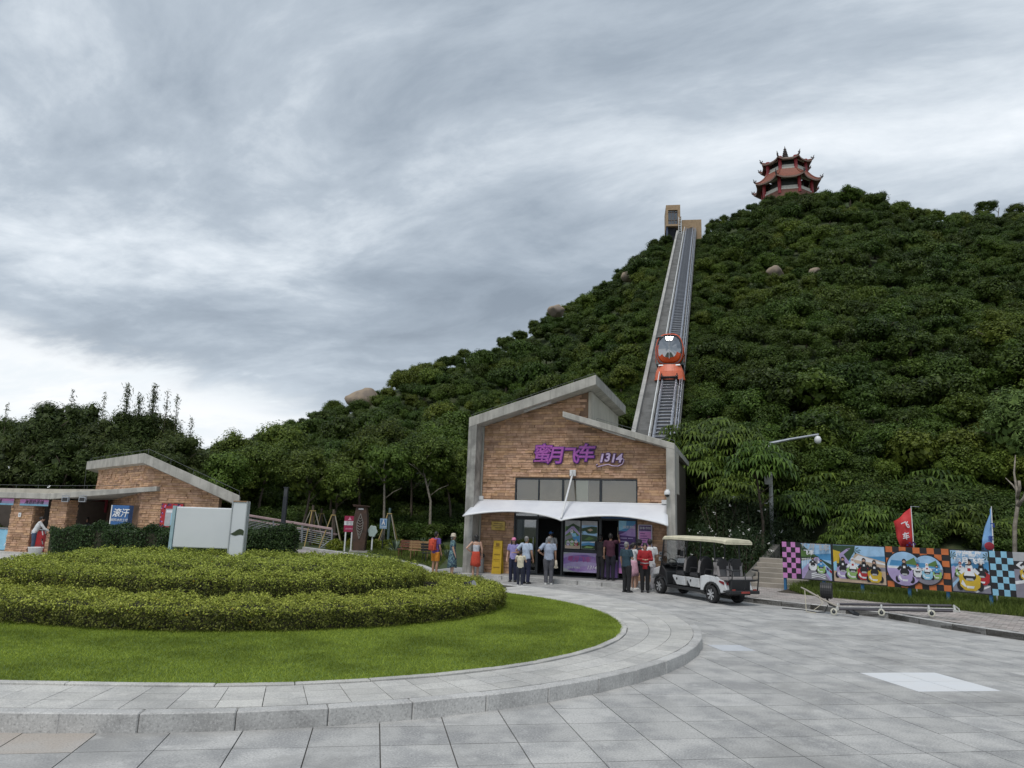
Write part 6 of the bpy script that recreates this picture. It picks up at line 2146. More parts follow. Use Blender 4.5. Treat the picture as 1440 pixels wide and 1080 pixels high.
for k, (fx, fy, r) in enumerate(((.30, .47, .44 * h), (.66, .47, .37 * h))):
    R2 = r * 2
    pr = Print(R2, R2, "black"); pr.b = MB(); pr.k = 95
    pr.ell(r, r, r, r, "black", 28).ell(r, r, r * .94, r * .94, "lilac" if k == 0 else "road", 28)
    up = [(r + r * .94 * math.cos(a), r + r * .94 * math.sin(a)) for a in np.linspace(.1, math.pi - .1, 14)]
    pr.poly(up, "sky"); pr.poly([(r * .2, r * 1.15), (r * 1.8, r * 1.15), (r * 1.75, r * 1.4), (r * .3, r * 1.45)], "sea").poly([(r * .9, r * 1.3), (r * 1.7, r * 1.2), (r * 1.55, r * 1.65)], "green")
    if k == 0:
        pr.poly([(r * .1, r * 1.0), (r * 1.9, r * .95), (r * 1.9, r * 1.05), (r * .1, r * 1.12)], "white").kart(r, r * .28, r * 1.25, "lilac", "black", "black")
    else:
        pr.kart(r * .42, r * .55, r * .8, "white", "red", "white").kart(r * 1.58, r * .5, r * .85, "lime", "black", "sea").kart(r, r * .45, r * 1.0, "lblue", "white", "white")
    pr.done("round_picture", HO, (X["d"] + w * fx - r, 0, h * fy - r))
w = X["f"] - X["e"] - .02
board(X["e"], X["f"]); pr = Print(w, h, "black"); scene_bg(pr, w, h)
pr.poly([(.03, .03), (w - .03, .03), (w - .03, .30 * h), (.6 * w, .58 * h), (.3 * w, .58 * h), (.03, .45 * h)], "road").poly([(.03, .3 * h), (.18 * w, .56 * h), (.08 * w, .62 * h), (.03, .55 * h)], "lilac").poly([(.03, .1 * h), (.4 * w, .5 * h), (.36 * w, .5 * h), (.03, .2 * h)], "sky").poly([(.55 * w, .05 * h), (w - .03, .22 * h), (w - .03, .18 * h), (.62 * w, .03)], "white")
for cx_ in (.08, .95):
    for k in range(8):
        a = k * .8
        pr.poly([(cx_ * w, .86 * h), (cx_ * w + .12 * w * math.cos(a), .86 * h + .10 * h * math.sin(a)), (cx_ * w + .1 * w * math.cos(a + .3), .86 * h + .08 * h * math.sin(a + .3))], "dkgreen")
pr.kart(.26 * w, .38 * h, .42, "lime", "red", "white").kart(.78 * w, .24 * h, .62, "red", "black", "black").kart(.48 * w, .10 * h, .85, "yellow", "black", "white")
pr.done("picture_panel", HO, (X["e"] + .01, 0, 0), 0, "picture of a yellow kart leading, with white lettering")
text_obj("lettering", "海岸酷跑", .17, P_WHITE, HO, (X["e"] + .52 * w, -.075, h * .90), extrude=.002, offset=.008)
text_obj("lettering", "蜜月飞车", .20, P_WHITE, HO, (X["e"] + .52 * w, -.075, h * .74), extrude=.002, offset=.008)
checker(X["f"], X["g"], 4, 7, "lblue", "blue and black checkered panel")
w = X["h"] - X["g"]
board(X["g"], X["h"]); pr = Print(w, h, "road")
pr.poly([(0, .8 * h), (w, .85 * h), (w, h), (0, h)], "grey").poly([(0, .62 * h), (w, .62 * h), (w, .82 * h), (0, .80 * h)], "black")
for k in range(4):
    x = .05 * w + k * .25 * w
    pr.poly([(x, .71 * h), (x + .1 * w, .79 * h), (x + .18 * w, .79 * h), (x + .08 * w, .71 * h), (x + .18 * w, .64 * h), (x + .1 * w, .64 * h)], "white")
pr.poly([(0, .35 * h), (w, .55 * h), (w, .48 * h), (0, .28 * h)], "white").kart(.30 * w, .40 * h, .55, "yellow").kart(.7 * w, .08 * h, .8, "lblue")
pr.done("picture_panel", HO, (X["g"], 0, 0), 0, "picture of karts passing white chevrons")
post_m = mat("post_blue", (.035, .16, .34), .5)
for px in (1103.5, 1158, 1212, 1278, 1332, 1392, 1450):
    x = hx(px, 830)
    o = MB().box(x - .04, x + .04, .032, .11, -ZB + .05, HHH * .9).build("post", post_m, HO)
b = MB(); b.box(X["a"], X["h"], .032, .07, .2, .26); b.box(X["a"], X["h"], .032, .07, HHH - .26, HHH - .2); b.build("batten", post_m, HO)
b = MB(); xx = hx(1190, 830); b.tube([(xx - .9, -.02, -.28), (xx + 1.0, -.02, -.25)], .012, 5); b.build("wire", steel, HO)

# flags
def flag(name, lab, pxs, dist, m1, pole_top, pole_bot, shape, label_txt):
    a, c = at(*pole_bot, dist), at(*pole_top, dist)
    root = thing(name, lab, "flag", (a.x, a.y, .15), 0, "flags behind the hoarding")
    o = Vector((a.x, a.y, .15))
    MB().tube([Vector((0, 0, 0)), a - o + (c - a) * .3, c - o], [.022, .02, .012], 6).build("pole", white_metal, root)
    fl = MB()
    pts = [at(x, y, dist + dd) - o for x, y, dd in shape]
    n = len(pts) // 2
    # two chains: hoist (near the pole) and fly
    rows = []
    for k in range(n):
        h_, f_ = pts[k], pts[2 * n - 1 - k]
        row = []
        for j in range(9):
            t = j / 8
            p = h_.lerp(f_, t)
            p.y += math.sin(t * 6.5 + k * .9) * .07 * (0.3 + t)
            row.append(p)
        rows.append(row)
    fl.loft(rows, False)
    ob = fl.build("cloth", m1, root, smooth=True)
    md = ob.modifiers.new("s", "SOLIDIFY"); md.thickness = .006
    return root, o, rows
red_flag = mat("flag_red", (.55, .035, .035), .65, col2=(.46, .025, .03), nscale=3)
blue_flag = mat("flag_blue", (.22, .42, .70), .65, col2=(.18, .36, .66), nscale=3)
fr_, o, rows = flag("flag", "red flag with white brush lettering on a white pole", None, 23.8, red_flag, (1281, 712), (1287, 800), [(1281, 714, 0), (1283, 733, 0), (1284, 752, 0), (1287, 769, 0), (1268, 772, .1), (1263, 756, .2), (1261, 744, .25), (1257, 733, .3)][:8], "")
def on_flag(root, rows, ch, size, m, r, c, rot=0.0, dy=-.09):
    p = rows[r][c]
    text_obj("lettering", ch, size, m, root, (p.x, p.y + dy, p.z), rot=(R_(90), R_(rot), 0), extrude=.002, offset=.006, shear=.2)
on_flag(fr_, rows, "飞", .27, P_WHITE, 1, 5, -25); on_flag(fr_, rows, "车", .24, P_WHITE, 2, 5, -15)
b = MB()
for k in range(5):
    p = rows[3][1 + k] + Vector((0, -.08, .10 + .06 * (k % 2))); b.obox(p, ((1, 0, 0), (0, 1, 0), (0, 0, 1)), (.06, .004, .05))
b.build("checks", purple_dk, fr_)
b = MB(); p = at(1281, 712, 23.8) - o; b.tube([p, p + Vector((.30, .05, -.01))], .01, 5); b.build("cross_rod", steel, fr_)
fb_, o, rows = flag("flag", "pale blue feather flag with dark blue lettering and a red car print", None, 21.9, blue_flag, (1394, 712), (1398, 800), [(1394, 713, 0), (1396, 735, 0), (1397, 757, 0), (1398, 775, 0), (1381, 776, .1), (1384, 758, .15), (1387, 742, .15), (1392, 724, .1)], "")
on_flag(fb_, rows, "飞", .15, mat("ink_blue", (.03, .06, .30), .6), 1, 5, -8); on_flag(fb_, rows, "车", .17, mat("ink_blue", (.03, .06, .30), .6), 2, 5, -8)
b = MB(); p = rows[3][4]; b.ell((p.x, p.y - .06, p.z + .16), (.15, .02, .12), 12, 6); b.build("car_print", mat("print_dark_red", (.32, .02, .04), .6), fb_)

# wheeled frame lying on the kerb
w1, w3 = ground(1172, 866, 0), ground(1312, 869, .15)
frd = (w3 - w1); frd.z = 0; FL = frd.length; frd.normalize(); frn = Vector((-frd.y, frd.x, 0))
WF = thing("wheeled_frame", "fallen grey tube frame on white castors lying across the kerb", "frame", (w1.x, w1.y, 0))
def wf(s, t, z):
    return frd * s + frn * t + Vector((0, 0, z))
zt = lambda s: .16 + .15 * s / FL
grey_tube = mat("dull_tube", (.20, .205, .21), .45, .5, col2=(.15, .155, .16), nscale=3)
for t, dz in ((0, .02), (.34, .12)):
    b = MB(); b.tube([wf(.15, t, zt(.15) + dz), wf(FL + .45, t, zt(FL + .45) + dz)], .034, 8); b.build("tube", mat("dark_tube", (.07, .065, .075), .4, .4), WF)
b = MB(); b.tube([wf(.1, .17, zt(0) + .06), wf(FL + .5, .17, zt(FL + .5) + .06)], .022, 6); b.build("tube", grey_tube, WF)
for s in (.1, FL * .5, FL * .97, FL + .5):
    b = MB(); b.tube([wf(s, -.03, zt(s) + .02), wf(s, .37, zt(s) + .12)], .028, 6); b.obox(wf(s, -.01, zt(s) + .02), (frd, frn, (0, 0, 1)), (.09, .06, .06)); b.build("cross_bar", mat("worn_white", (.45, .45, .43), .6), WF)
b = MB(); b.tube([wf(FL + .5, 0, zt(FL) + .05), wf(FL + .6, .05, zt(FL) + .03), wf(FL + .6, .3, zt(FL) + .08), wf(FL + .5, .34, zt(FL) + .16)], .02, 6); b.build("end_hoop", mat("worn_white", (.45, .45, .43)), WF)
for s, gz in ((.02, 0), (FL * .5, .075), (FL * .99, .15)):
    b = MB(); b.lathe([(.045, -.016), (.075, -.016), (.088, 0), (.075, .016), (.045, .016)], 18, wf(s, -.06, gz + .115), frn); c_ = b.build("castor", mat("castor_cream", (.62, .60, .50), .6), WF, smooth=False)
    b = MB(); b.lathe([(.048, -.022), (.048, .022)], 12, wf(s, -.06, gz + .115), frn); b.build("hub", dark_metal, c_)
    b = MB(); b.tube([wf(s, -.09, gz + .115), wf(s, -.09, zt(s) + .02), wf(s, .0, zt(s) + .02)], .014, 5); b.build("fork", grey_tube, c_)
b = MB(); b.tube([wf(.15, .15, zt(0) + .06), wf(-.25, .25, .38), wf(-.70, .40, .60), wf(-.84, .45, .66)], [.03, .03, .026, .02], 6); b.build("arm", mat("worn_arm", (.33, .30, .26), .6, .2), WF)
b = MB(); b.tube([wf(-.74, .42, .62), wf(-.72, .30, .34), wf(-.70, .20, .03), wf(-.45, .15, .02)], .012, 5); b.tube([wf(-.4, .3, .5), wf(-.25, .1, .3), wf(-.5, 0, .1)], .01, 5); b.build("cord", mat("old_rope", (.50, .46, .36), .9), WF)
b = MB(); b.lathe([(.20, -.15), (.215, -.13), (.215, .13), (.20, .15)], 18, wf(-.18, .42, .62), frd); dr_ = b.build("drum", black_plastic, WF)
b = MB()
for k in range(5):
    b.lathe([(.222, -.012), (.222, .012)], 18, wf(-.18, .42, .62) + frd * (-.1 + k * .05), frd)
b.build("drum_ribs", black_rubber, dr_)
b = MB(); b.tube([wf(-.18, .42, .42), wf(-.10, .25, .26), wf(.1, .2, .22)], .03, 6); b.tube([wf(.35, .05, .2), wf(.5, -.02, .12), wf(.62, .05, .08)], [.05, .06, .04], 6); b.build("clamp", dark_metal, WF)
cb_ = MB(); c0 = ground(1100, 856, 0); c1 = ground(1160, 861, 0)
cb_.tube([(c0.x, c0.y, .012), (c0.x + .5, c0.y - .25, .012), (c1.x - .3, c1.y - .2, .012), (c1.x, c1.y, .012), (c1.x + .2, c1.y + .25, .17)], .012, 5)
tag(cb_.build("cable", black_rubber), "thin dark cable trailing on the paving along the right kerb", "cable")

# camera mast
mp = at(1085, 740, 33.0); mz0 = terrain(mp.x, mp.y)
CM = thing("camera_mast", "grey mast with a long arm carrying a dome camera above the trees", "camera mast", (mp.x, mp.y, mz0))
def mloc(px, py): return at(px, py, 33.0) - Vector((mp.x, mp.y, mz0))
b = MB(); b.tube([(0, 0, 0), mloc(1084, 680), mloc(1082, 622)], [.10, .085, .065], 10); b.build("pole", mat("mast_grey", (.50, .51, .50), .5), CM)
b = MB(); b.tube([mloc(1081, 624), mloc(1110, 618), mloc(1151, 611)], [.07, .06, .05], 8); b.build("arm", steel, CM)
q = mloc(1150, 618)
b = MB(); b.lathe([(.02, .26), (.03, .16), (.10, .14), (.155, .02), (.155, -.06), (.12, -.16), (.03, -.21)], 14, q); b.build("dome_camera", white_metal, CM, smooth=True)
q = mloc(1080, 675)
b = MB(); b.box(q.x - .20, q.x + .12, q.y - .25, q.y - .09, q.z - .22, q.z + .22); b.build("control_box", mat("box_pale", (.48, .48, .46), .6), CM, bevel=.01)
# small dome camera on the station's right column
q = BF.world(UR0 + .05, -.18, 3.42)
root = thing("security_camera", "small white dome camera on the station's right column", "camera", q, SRZ)
b = MB(); b.box(-.06, .06, 0, .18, .0, .18); b.build("bracket", white_metal, root); b = MB(); b.lathe([(.02, .16), (.10, .12), (.115, 0), (.11, -.02)], 14, (0, -.04, 0)); b.build("housing", white_metal, root, smooth=True); b = MB(); b.ell((0, -.04, -.03), (.085, .085, .08)); b.build("dome", black_plastic, root, smooth=True)

# ================================================================== GOLF CART
g_fl, g_rl = ground(927, 834), ground(1003, 848)
gd = (g_fl - g_rl); gd.z = 0; WB = gd.length; gd.normalize(); gr = Vector((gd.y, -gd.x, 0))      # forward, right
GR = math.atan2(gd.y, gd.x) - math.pi / 2
GC = thing("golf_cart", "white and black six seater golf cart with a cream roof and a rear facing bench", "golf cart", (g_rl.x + gr.x * .45, g_rl.y + gr.y * .45, 0), GR)
# local: x right, y forward, rear axle at y=0
cart_white = mat("cart_white", (.70, .71, .72), .3)
cart_black = mat("cart_black", (.02, .021, .023), .4)
seat_black = mat("seat_black", (.03, .03, .033), .6)
seat_grey = mat("seat_grey", (.27, .25, .245), .7, col2=(.23, .215, .21), nscale=5)
roof_cream = mat("roof_cream", (.66, .62, .46), .45)
def wheel(x, y, r=.265, wd=.20):
    b = MB(); sgn = 1 if x > 0 else -1
    b.lathe([(.02, -wd * .2), (r * .60, -wd * .2), (r * .66, -wd / 2), (r * .9, -wd / 2), (r, -wd * .36), (r, wd * .36), (r * .9, wd / 2), (r * .66, wd / 2), (r * .60, wd * .2), (.02, wd * .2)], 26, (x, y, r), (1, 0, 0))
    w_ = b.build("wheel", black_rubber, GC)
    b = MB(); xo = x + sgn * (wd / 2 - .02)
    b.lathe([(.045, -.02), (.045, .025)], 10, (xo, y, r), (1, 0, 0))
    for k in range(7):
        a = 2 * math.pi * k / 7
        d = Vector((0, math.cos(a), math.sin(a))); t = Vector((0, -math.sin(a), math.cos(a)))
        o = Vector((xo, y, r))
        b.hexa([o + d * .04 - t * .016 + Vector((-.012, 0, 0)), o + d * .04 + t * .016 + Vector((-.012, 0, 0)), o + d * r * .64 + t * .03 + Vector((-.012, 0, 0)), o + d * r * .64 - t * .03 + Vector((-.012, 0, 0)), o + d * .04 - t * .016 + Vector((.012, 0, 0)), o + d * .04 + t * .016 + Vector((.012, 0, 0)), o + d * r * .64 + t * .03 + Vector((.012, 0, 0)), o + d * r * .64 - t * .03 + Vector((.012, 0, 0))])
    b.build("rim", mat("alloy", (.62, .63, .65), .35, .5), w_)
    b = MB(); b.lathe([(.01, -.01), (r * .62, -.01), (r * .62, .01), (.01, .01)], 20, (xo - sgn * .04, y, r), (1, 0, 0)); b.build("brake_disc", cart_black, w_)
for x, y in ((-.47, 0), (.47, 0), (-.47, WB), (.47, WB)):
    wheel(x, y)
b = MB(); b.box(-.50, .50, .38, WB - .38, .26, .36); b.box(-.40, .40, -.72, .38, .30, .40); b.box(-.33, .33, WB - .38, WB + .35, .30, .40); b.build("chassis", cart_black, GC, bevel=.015)
b = MB(); b.tube([(-.47, 0, .27), (.47, 0, .27)], .04, 6); b.tube([(-.47, WB, .27), (.47, WB, .27)], .035, 6); b.build("axles", cart_black, GC)
# rear body: white wing with a round arch
def arch_profile(y0, y1, z1, yc, r, zb=.33, n=9):
    pts = [(y0, zb)]
    a0 = math.asin(min(1, (zb - .265) / r))
    arc = [(yc + r * math.cos(a), .265 + r * math.sin(a)) for a in np.linspace(math.pi - a0, a0, n)]
    return pts, arc
for sgn in (-1, 1):
    arc = [(.40 * math.cos(a), .27 + .36 * math.sin(a)) for a in np.linspace(0.1, math.pi - .1, 10)]
    pts = [(.62, .34), (.62, .78), (.36, .84), (-.30, .82), (-.62, .70), (-.70, .46), (-.66, .40)] + [(-.40, .34)] + arc[::-1][1:-1] + [(.40, .34)]
    x0 = sgn * .50
    b = MB(); b.prism([(x0, y, z) for y, z in pts], (-sgn * .16, 0, 0)); b.build("rear_wing", cart_white, GC, bevel=.02)
    b = MB(); b.tube([(x0 + sgn * .015, y, z) for y, z in arc], .035, 6); b.build("wheel_arch", cart_black, GC)
    # side pods under the two front benches
    for k in range(2):
        yb = .66 + k * .78
        b = MB(); b.prism([(x0, yb, .40), (x0, yb + .06, .70), (x0, yb + .74, .70), (x0, yb + .72, .63), (x0, yb + .54, .45), (x0, yb + .50, .40)], (-sgn * .14, 0, 0)); b.build("side_pod", mat("cart_pale", (.52, .53, .54), .35), GC, bevel=.02)
        b = MB(); b.box(x0 + (.0 if sgn > 0 else -.012), x0 + (.012 if sgn > 0 else 0), yb + .44, yb + .50, .56, .63); b.build("side_marker", cart_black, GC)
    # tail light
    b = MB(); b.hexa([(x0 - sgn * .10, -.69, .60), (x0 + sgn * .012, -.60, .60), (x0 + sgn * .012, -.36, .67), (x0 - sgn * .05, -.36, .67), (x0 - sgn * .10, -.66, .69), (x0 + sgn * .012, -.58, .70), (x0 + sgn * .012, -.36, .72), (x0 - sgn * .05, -.36, .72)])
    b.build("tail_light", mat("lamp_red", (.22, .012, .018), .25), GC)
    b = MB(); b.box(x0 - sgn * .10 - .06, x0 - sgn * .10 + .06, -.93, -.90, .42, .50); b.build("reflector", mat("reflector_red", (.30, .05, .04), .4), GC)
b = MB(); b.box(-.34, .34, -.66, .60, .40, .78); b.box(-.40, .40, .62, 2.3, .37, .70); b.build("body_tub", cart_black, GC, bevel=.02)
b = MB(); b.box(-.56, .56, -.96, -.74, .36, .46); b.box(-.58, .58, -.90, -.62, .40, .44); b.build("rear_bumper", cart_black, GC, bevel=.02)
b = MB(); b.box(-.16, .16, -.985, -.965, .38, .44); b.build("bumper_reflector", mat("reflector_red", (.30, .05, .04)), GC)
# front: cowl, dash, nose
b = MB()
for sgn in (-1, 1):
    arc = [(WB + .38 * math.cos(a), .27 + .36 * math.sin(a)) for a in np.linspace(.1, math.pi - .1, 9)]
    b.tube([(sgn * .47, y, z) for y, z in arc], [.05] * len(arc), 6)
b.build("front_arch", cart_black, GC)
b = MB(); b.prism([(-.5, WB - .42, .36), (-.5, WB - .36, .78), (-.5, WB - .10, .98), (-.5, WB + .02, .98), (-.5, WB + .12, .62), (-.5, WB + .02, .60), (-.5, WB - .25, .56)], (1.0, 0, 0)); b.build("cowl", cart_black, GC, bevel=.03)
b = MB(); b.prism([(-.5, WB + .05, .95), (-.5, WB + .42, .84), (-.5, WB + .62, .60), (-.5, WB + .58, .46), (-.5, WB + .45, .60), (-.5, WB + .14, .66)], (1.0, 0, 0)); b.build("front_cowl", cart_white, GC, bevel=.05, seg=3)
b = MB(); b.box(-.48, .48, WB - .30, WB - .04, .985, 1.05); b.build("dashboard", cart_black, GC, bevel=.02)
b = MB(); b.box(.10, .42, WB - .20, WB - .08, 1.06, 1.22); b.build("dash_box", white_metal, GC, bevel=.01)
b = MB()
for i in range(20):
    pass
ctr, axs = Vector((-.24, WB - .42, 1.08)), Vector((0, -.75, .66)).normalized()
q = Vector((0, 0, 1)).rotation_difference(axs)
b.tube([ctr + q @ Vector((.17 * math.cos(2 * math.pi * i / 18), .17 * math.sin(2 * math.pi * i / 18), 0)) for i in range(19)], .016, 6); b.tube([ctr, ctr - axs * .35], .02, 6); b.tube([ctr + q @ Vector((-.17, 0, 0)), ctr + q @ Vector((.17, 0, 0))], .014, 5)
b.build("steering_wheel", cart_black, GC)
# seats
def bench(y, facing, z=.72):
    # facing +1 forward, -1 rearward; y = front edge of the back
    yb = y
    b = MB(); b.hexa([(-.50, yb, z), (.50, yb, z), (.50, yb + facing * .48, z + .02), (-.50, yb + facing * .48, z + .02), (-.50, yb, z + .10), (.50, yb, z + .10), (.48, yb + facing * .46, z + .14), (-.48, yb + facing * .46, z + .14)] if facing > 0 else [(.50, yb, z), (-.50, yb, z), (-.50, yb - .48, z + .02), (.50, yb - .48, z + .02), (.50, yb, z + .10), (-.50, yb, z + .10), (-.48, yb - .46, z + .14), (.48, yb - .46, z + .14)])
    s_ = b.build("seat", seat_black if facing > 0 else seat_grey, GC, bevel=.03, seg=3)
    for sx in (-.26, .26):
        b = MB()
        ry = -facing * .10
        n = 12
        prof = []
        for i in range(n + 1):
            a = math.pi * i / n
            prof.append((sx - .235 * math.copysign(abs(math.cos(a)) ** .7, math.cos(a)), z + .26 + .40 * abs(math.sin(a)) ** .6))
        prof = [(sx - .22, z + .10)] + prof + [(sx + .22, z + .10)]
        zz0 = z + .1
        f = [(x, yb + ry * (zz - zz0) / .5 + (0 if facing > 0 else 0), zz) for x, zz in prof]
        b.prism(f, (0, -facing * .09, 0))
        bk_ = b.build("seat_back", seat_black if facing > 0 else mat("seat_mid_grey", (.085, .085, .09), .7), GC, bevel=.025, seg=2)
        b = MB()
        sidep = (-1,) if sx < 0 else (1,)
        for sg in ((-1, 1) if facing < 0 else sidep):
            b.hexa([(sx + sg * .13, yb + facing * .006, zz0 + .02), (sx + sg * .22, yb + facing * .006, zz0 + .02), (sx + sg * .23, yb + ry * .8 + facing * .03, zz0 + .40), (sx + sg * .16, yb + ry * 1.04 + facing * .03, zz0 + .52)] + [(sx + sg * .13, yb + facing * .02, zz0 + .02), (sx + sg * .22, yb + facing * .02, zz0 + .02), (sx + sg * .23, yb + ry * .8 + facing * .05, zz0 + .40), (sx + sg * .16, yb + ry * 1.04 + facing * .05, zz0 + .52)])
            b.hexa([(sx + sg * .225, yb - facing * .085, zz0 + .06), (sx + sg * .245, yb - facing * .085, zz0 + .06), (sx + sg * .245, yb + facing * .0, zz0 + .06), (sx + sg * .225, yb + facing * .0, zz0 + .06), (sx + sg * .225, yb + ry - facing * .085, zz0 + .44), (sx + sg * .245, yb + ry - facing * .085, zz0 + .44), (sx + sg * .245, yb + ry, zz0 + .44), (sx + sg * .225, yb + ry, zz0 + .44)])
        b.build("grey_bolster", seat_grey, bk_)
bench(1.52, 1); bench(.74, 1)
bench(-.08, 1); bench(-.26, -1)
b = MB(); b.box(-.38, .38, -.735, -.66, .42, .74); b.build("rear_panel", cart_black, GC, bevel=.01)
# armrests
for y in (1.62, .86, .06):
    for x in (-.50, .50):
        b = MB(); b.tube([(x, y - .12, .84), (x, y - .10, 1.02), (x, y + .25, 1.02), (x, y + .32, .86)], .018, 5); b.build("armrest", cart_black, GC)
# roof and its posts
ZRf = 1.92
b = MB()
y0, y1 = -.72, WB - .16
prof = [(-.56, ZRf - .05), (-.56, ZRf + .02), (-.50, ZRf + .07), (0, ZRf + .10), (.50, ZRf + .07), (.56, ZRf + .02), (.56, ZRf - .05)]
secs = [(y0, .93, -.035), (y0 + .10, .98, -.012), (y0 + .5, 1.0, .008), (y0 + 1.2, 1.0, .02), (y1 - .6, 1.0, .02), (y1 - .12, .97, .005), (y1, .90, -.03)]
n = len(prof)
rr = [[(x * k, y, z + dz) for x, z in prof] for y, k, dz in secs]
b.loft(rr, caps=True)
b.build("roof", roof_cream, GC)
b = MB()
for x in (-.50, .50):
    b.tube([(x, WB - .06, .96), (x, WB - .26, ZRf - .04)], .028, 6)
    b.tube([(x * .96, .62, .76), (x * .96, .58, ZRf - .04)], .022, 6)
    b.tube([(x * .96, -.16, .80), (x * .96, -.12, ZRf - .04)], .022, 6)
b.box(-.50, .50, -.72, WB - .25, ZRf - .052, ZRf - .03)
b.build("roof_posts", cart_black, GC)
b = MB(); b.hexa([(-.49, WB - .07, 1.02), (.49, WB - .07, 1.02), (.49, WB - .055, 1.02), (-.49, WB - .055, 1.02), (-.49, WB - .20, ZRf - .06), (.49, WB - .20, ZRf - .06), (.49, WB - .185, ZRf - .06), (-.49, WB - .185, ZRf - .06)]); b.build("windscreen", glass_mat, GC)
b = MB()
for x in (-.50, .50):
    b.tube([(x, -.62, .72), (x, -.80, .74), (x, -.98, .80), (x, -1.0, 1.02), (x, -.95, 1.06), (x, -.70, 1.08)], .022, 6)
    b.tube([(x, -.98, .80), (x, -.92, .46)], .022, 6)
b.tube([(-.50, -.985, .78), (.50, -.985, .78)], .022, 6); b.tube([(0, -.985, .78), (0, -.95, 1.0)], .018, 6); b.tube([(0, -.985, .78), (0, -.93, .46)], .018, 6)
b.build("rear_rail", cart_black, GC)
b = MB(); b.tube([(-.5, -1.0, 1.04), (-.2, -1.0, 1.06)], .02, 5); b.box(.2, .34, WB - .22, WB - .2, 1.30, 1.50); b.build("mirror", cart_black, GC)

GC.scale = (.96, .96, .96)
# ================================================================== MIDDLE GROUND
# blank white sign with its pylon
SD = 19.0
def sg(px, py): return at(px, py, SD)
s0 = sg(285, 770)
SG = thing("sign", "large blank white signboard with a white pylon bearing a green leaf", "sign", (s0.x, SD, .2))
o = Vector((s0.x, SD, .2))
sx0, sx1 = sg(243.5, 740).x - o.x, sg(327.5, 740).x - o.x
bz0, bz1 = sg(285, 771).z - .2, sg(285, 713.5).z - .2
MB().box(sx0 + .05, sx1, -.05, .05, bz0, bz1).build("board", mat("signboard_white", (.66, .69, .71), .4, col2=(.62, .655, .675), nscale=.8), SG, bevel=.03, seg=3)
MB().box(sx0 - .035, sx0 + .045, -.07, .06, .0, bz1 + .02).build("post", mat("post_pale_blue", (.33, .47, .52), .5), SG)
MB().box(sx1 + .01, sx1 + .04, -.05, .05, 0, bz1 - .05).build("post", mat("post_grey", (.42, .45, .46), .5), SG)
px0, px1 = sg(325, 740).x - o.x + .03, sg(346, 740).x - o.x + .02
pz1 = sg(337, 706).z - .2
MB().box(px0, px1, -.12, .06, 0, pz1).build("pylon", mat("signboard_white", (.66, .69, .71)), SG, bevel=.006, seg=1)
b = MB(); b.box(px0 - .012, px0 + .012, -.14, .07, 0, pz1 + .02); b.box(px1 - .012, px1 + .012, -.14, .07, 0, pz1 + .02); b.build("pylon_edge", mat("post_grey", (.42, .45, .46)), SG)
MB().box(px0 + .013, px1 - .013, -.14, .07, pz1 + .003, pz1 + .03).build("pylon_cap", mat("rust_brown", (.36, .22, .12), .6), SG)
lz = sg(337, 750).z - .2
w_ = px1 - px0 - .03
b = MB()
upper = [(0, -.02), (.2, .02), (.45, .10), (.65, .145), (.85, .13), (1, .085)]
lower = [(1, -.06), (.8, -.035), (.6, -.045), (.4, -.075), (.2, -.06)]
b.prism([(px0 + .015 + x * w_, -.121, lz + z * .8) for x, z in upper + lower], (0, -.008, 0)); b.build("leaf_emblem", mat("emblem_green", (.035, .055, .02), .6), SG)
# dark clipped hedges in front of the kiosk
box_hedge(at(62, 760, 24.5).to_2d(), at(340, 760, 22.5).to_2d(), 1.6, .1, at(160, 745, 23.5).z, "long dark green clipped hedge in front of the brick kiosk", 30000)
box_hedge(at(326, 760, 22.0).to_2d(), at(421, 760, 22.6).to_2d(), 1.7, .1, at(370, 745, 22.5).z - .03, "short dark green clipped hedge right of the white pylon", 15000)
# floodlight in the hedge
q = at(658, 826, 17.6)
root = thing("garden_light", "black garden floodlight poking out of the right end of the hedge", "garden light", (q.x, q.y, .2))
b = MB(); b.tube([(0, 0, 0), (0, 0, q.z - .2)], .012, 6); b.build("spike", black_plastic, root)
b = MB(); b.lathe([(.05, -.10), (.085, -.06), (.10, .08), (.10, .10)], 14, (.06, 0, q.z - .2 + .05), (.8, -.5, .3)); b.build("lamp_head", black_plastic, root)
b = MB(); b.lathe([(.001, .0), (.09, .0), (.09, .008), (.001, .008)], 14, (.06 + .082, -.05, q.z - .2 + .082), (.8, -.5, .3)); b.build("lens", mat("lens_grey", (.35, .36, .38), .2), root)
b = MB(); b.box(-.10, -.02, -.03, .05, q.z - .18, q.z - .08); b.build("driver_box", black_plastic, root)

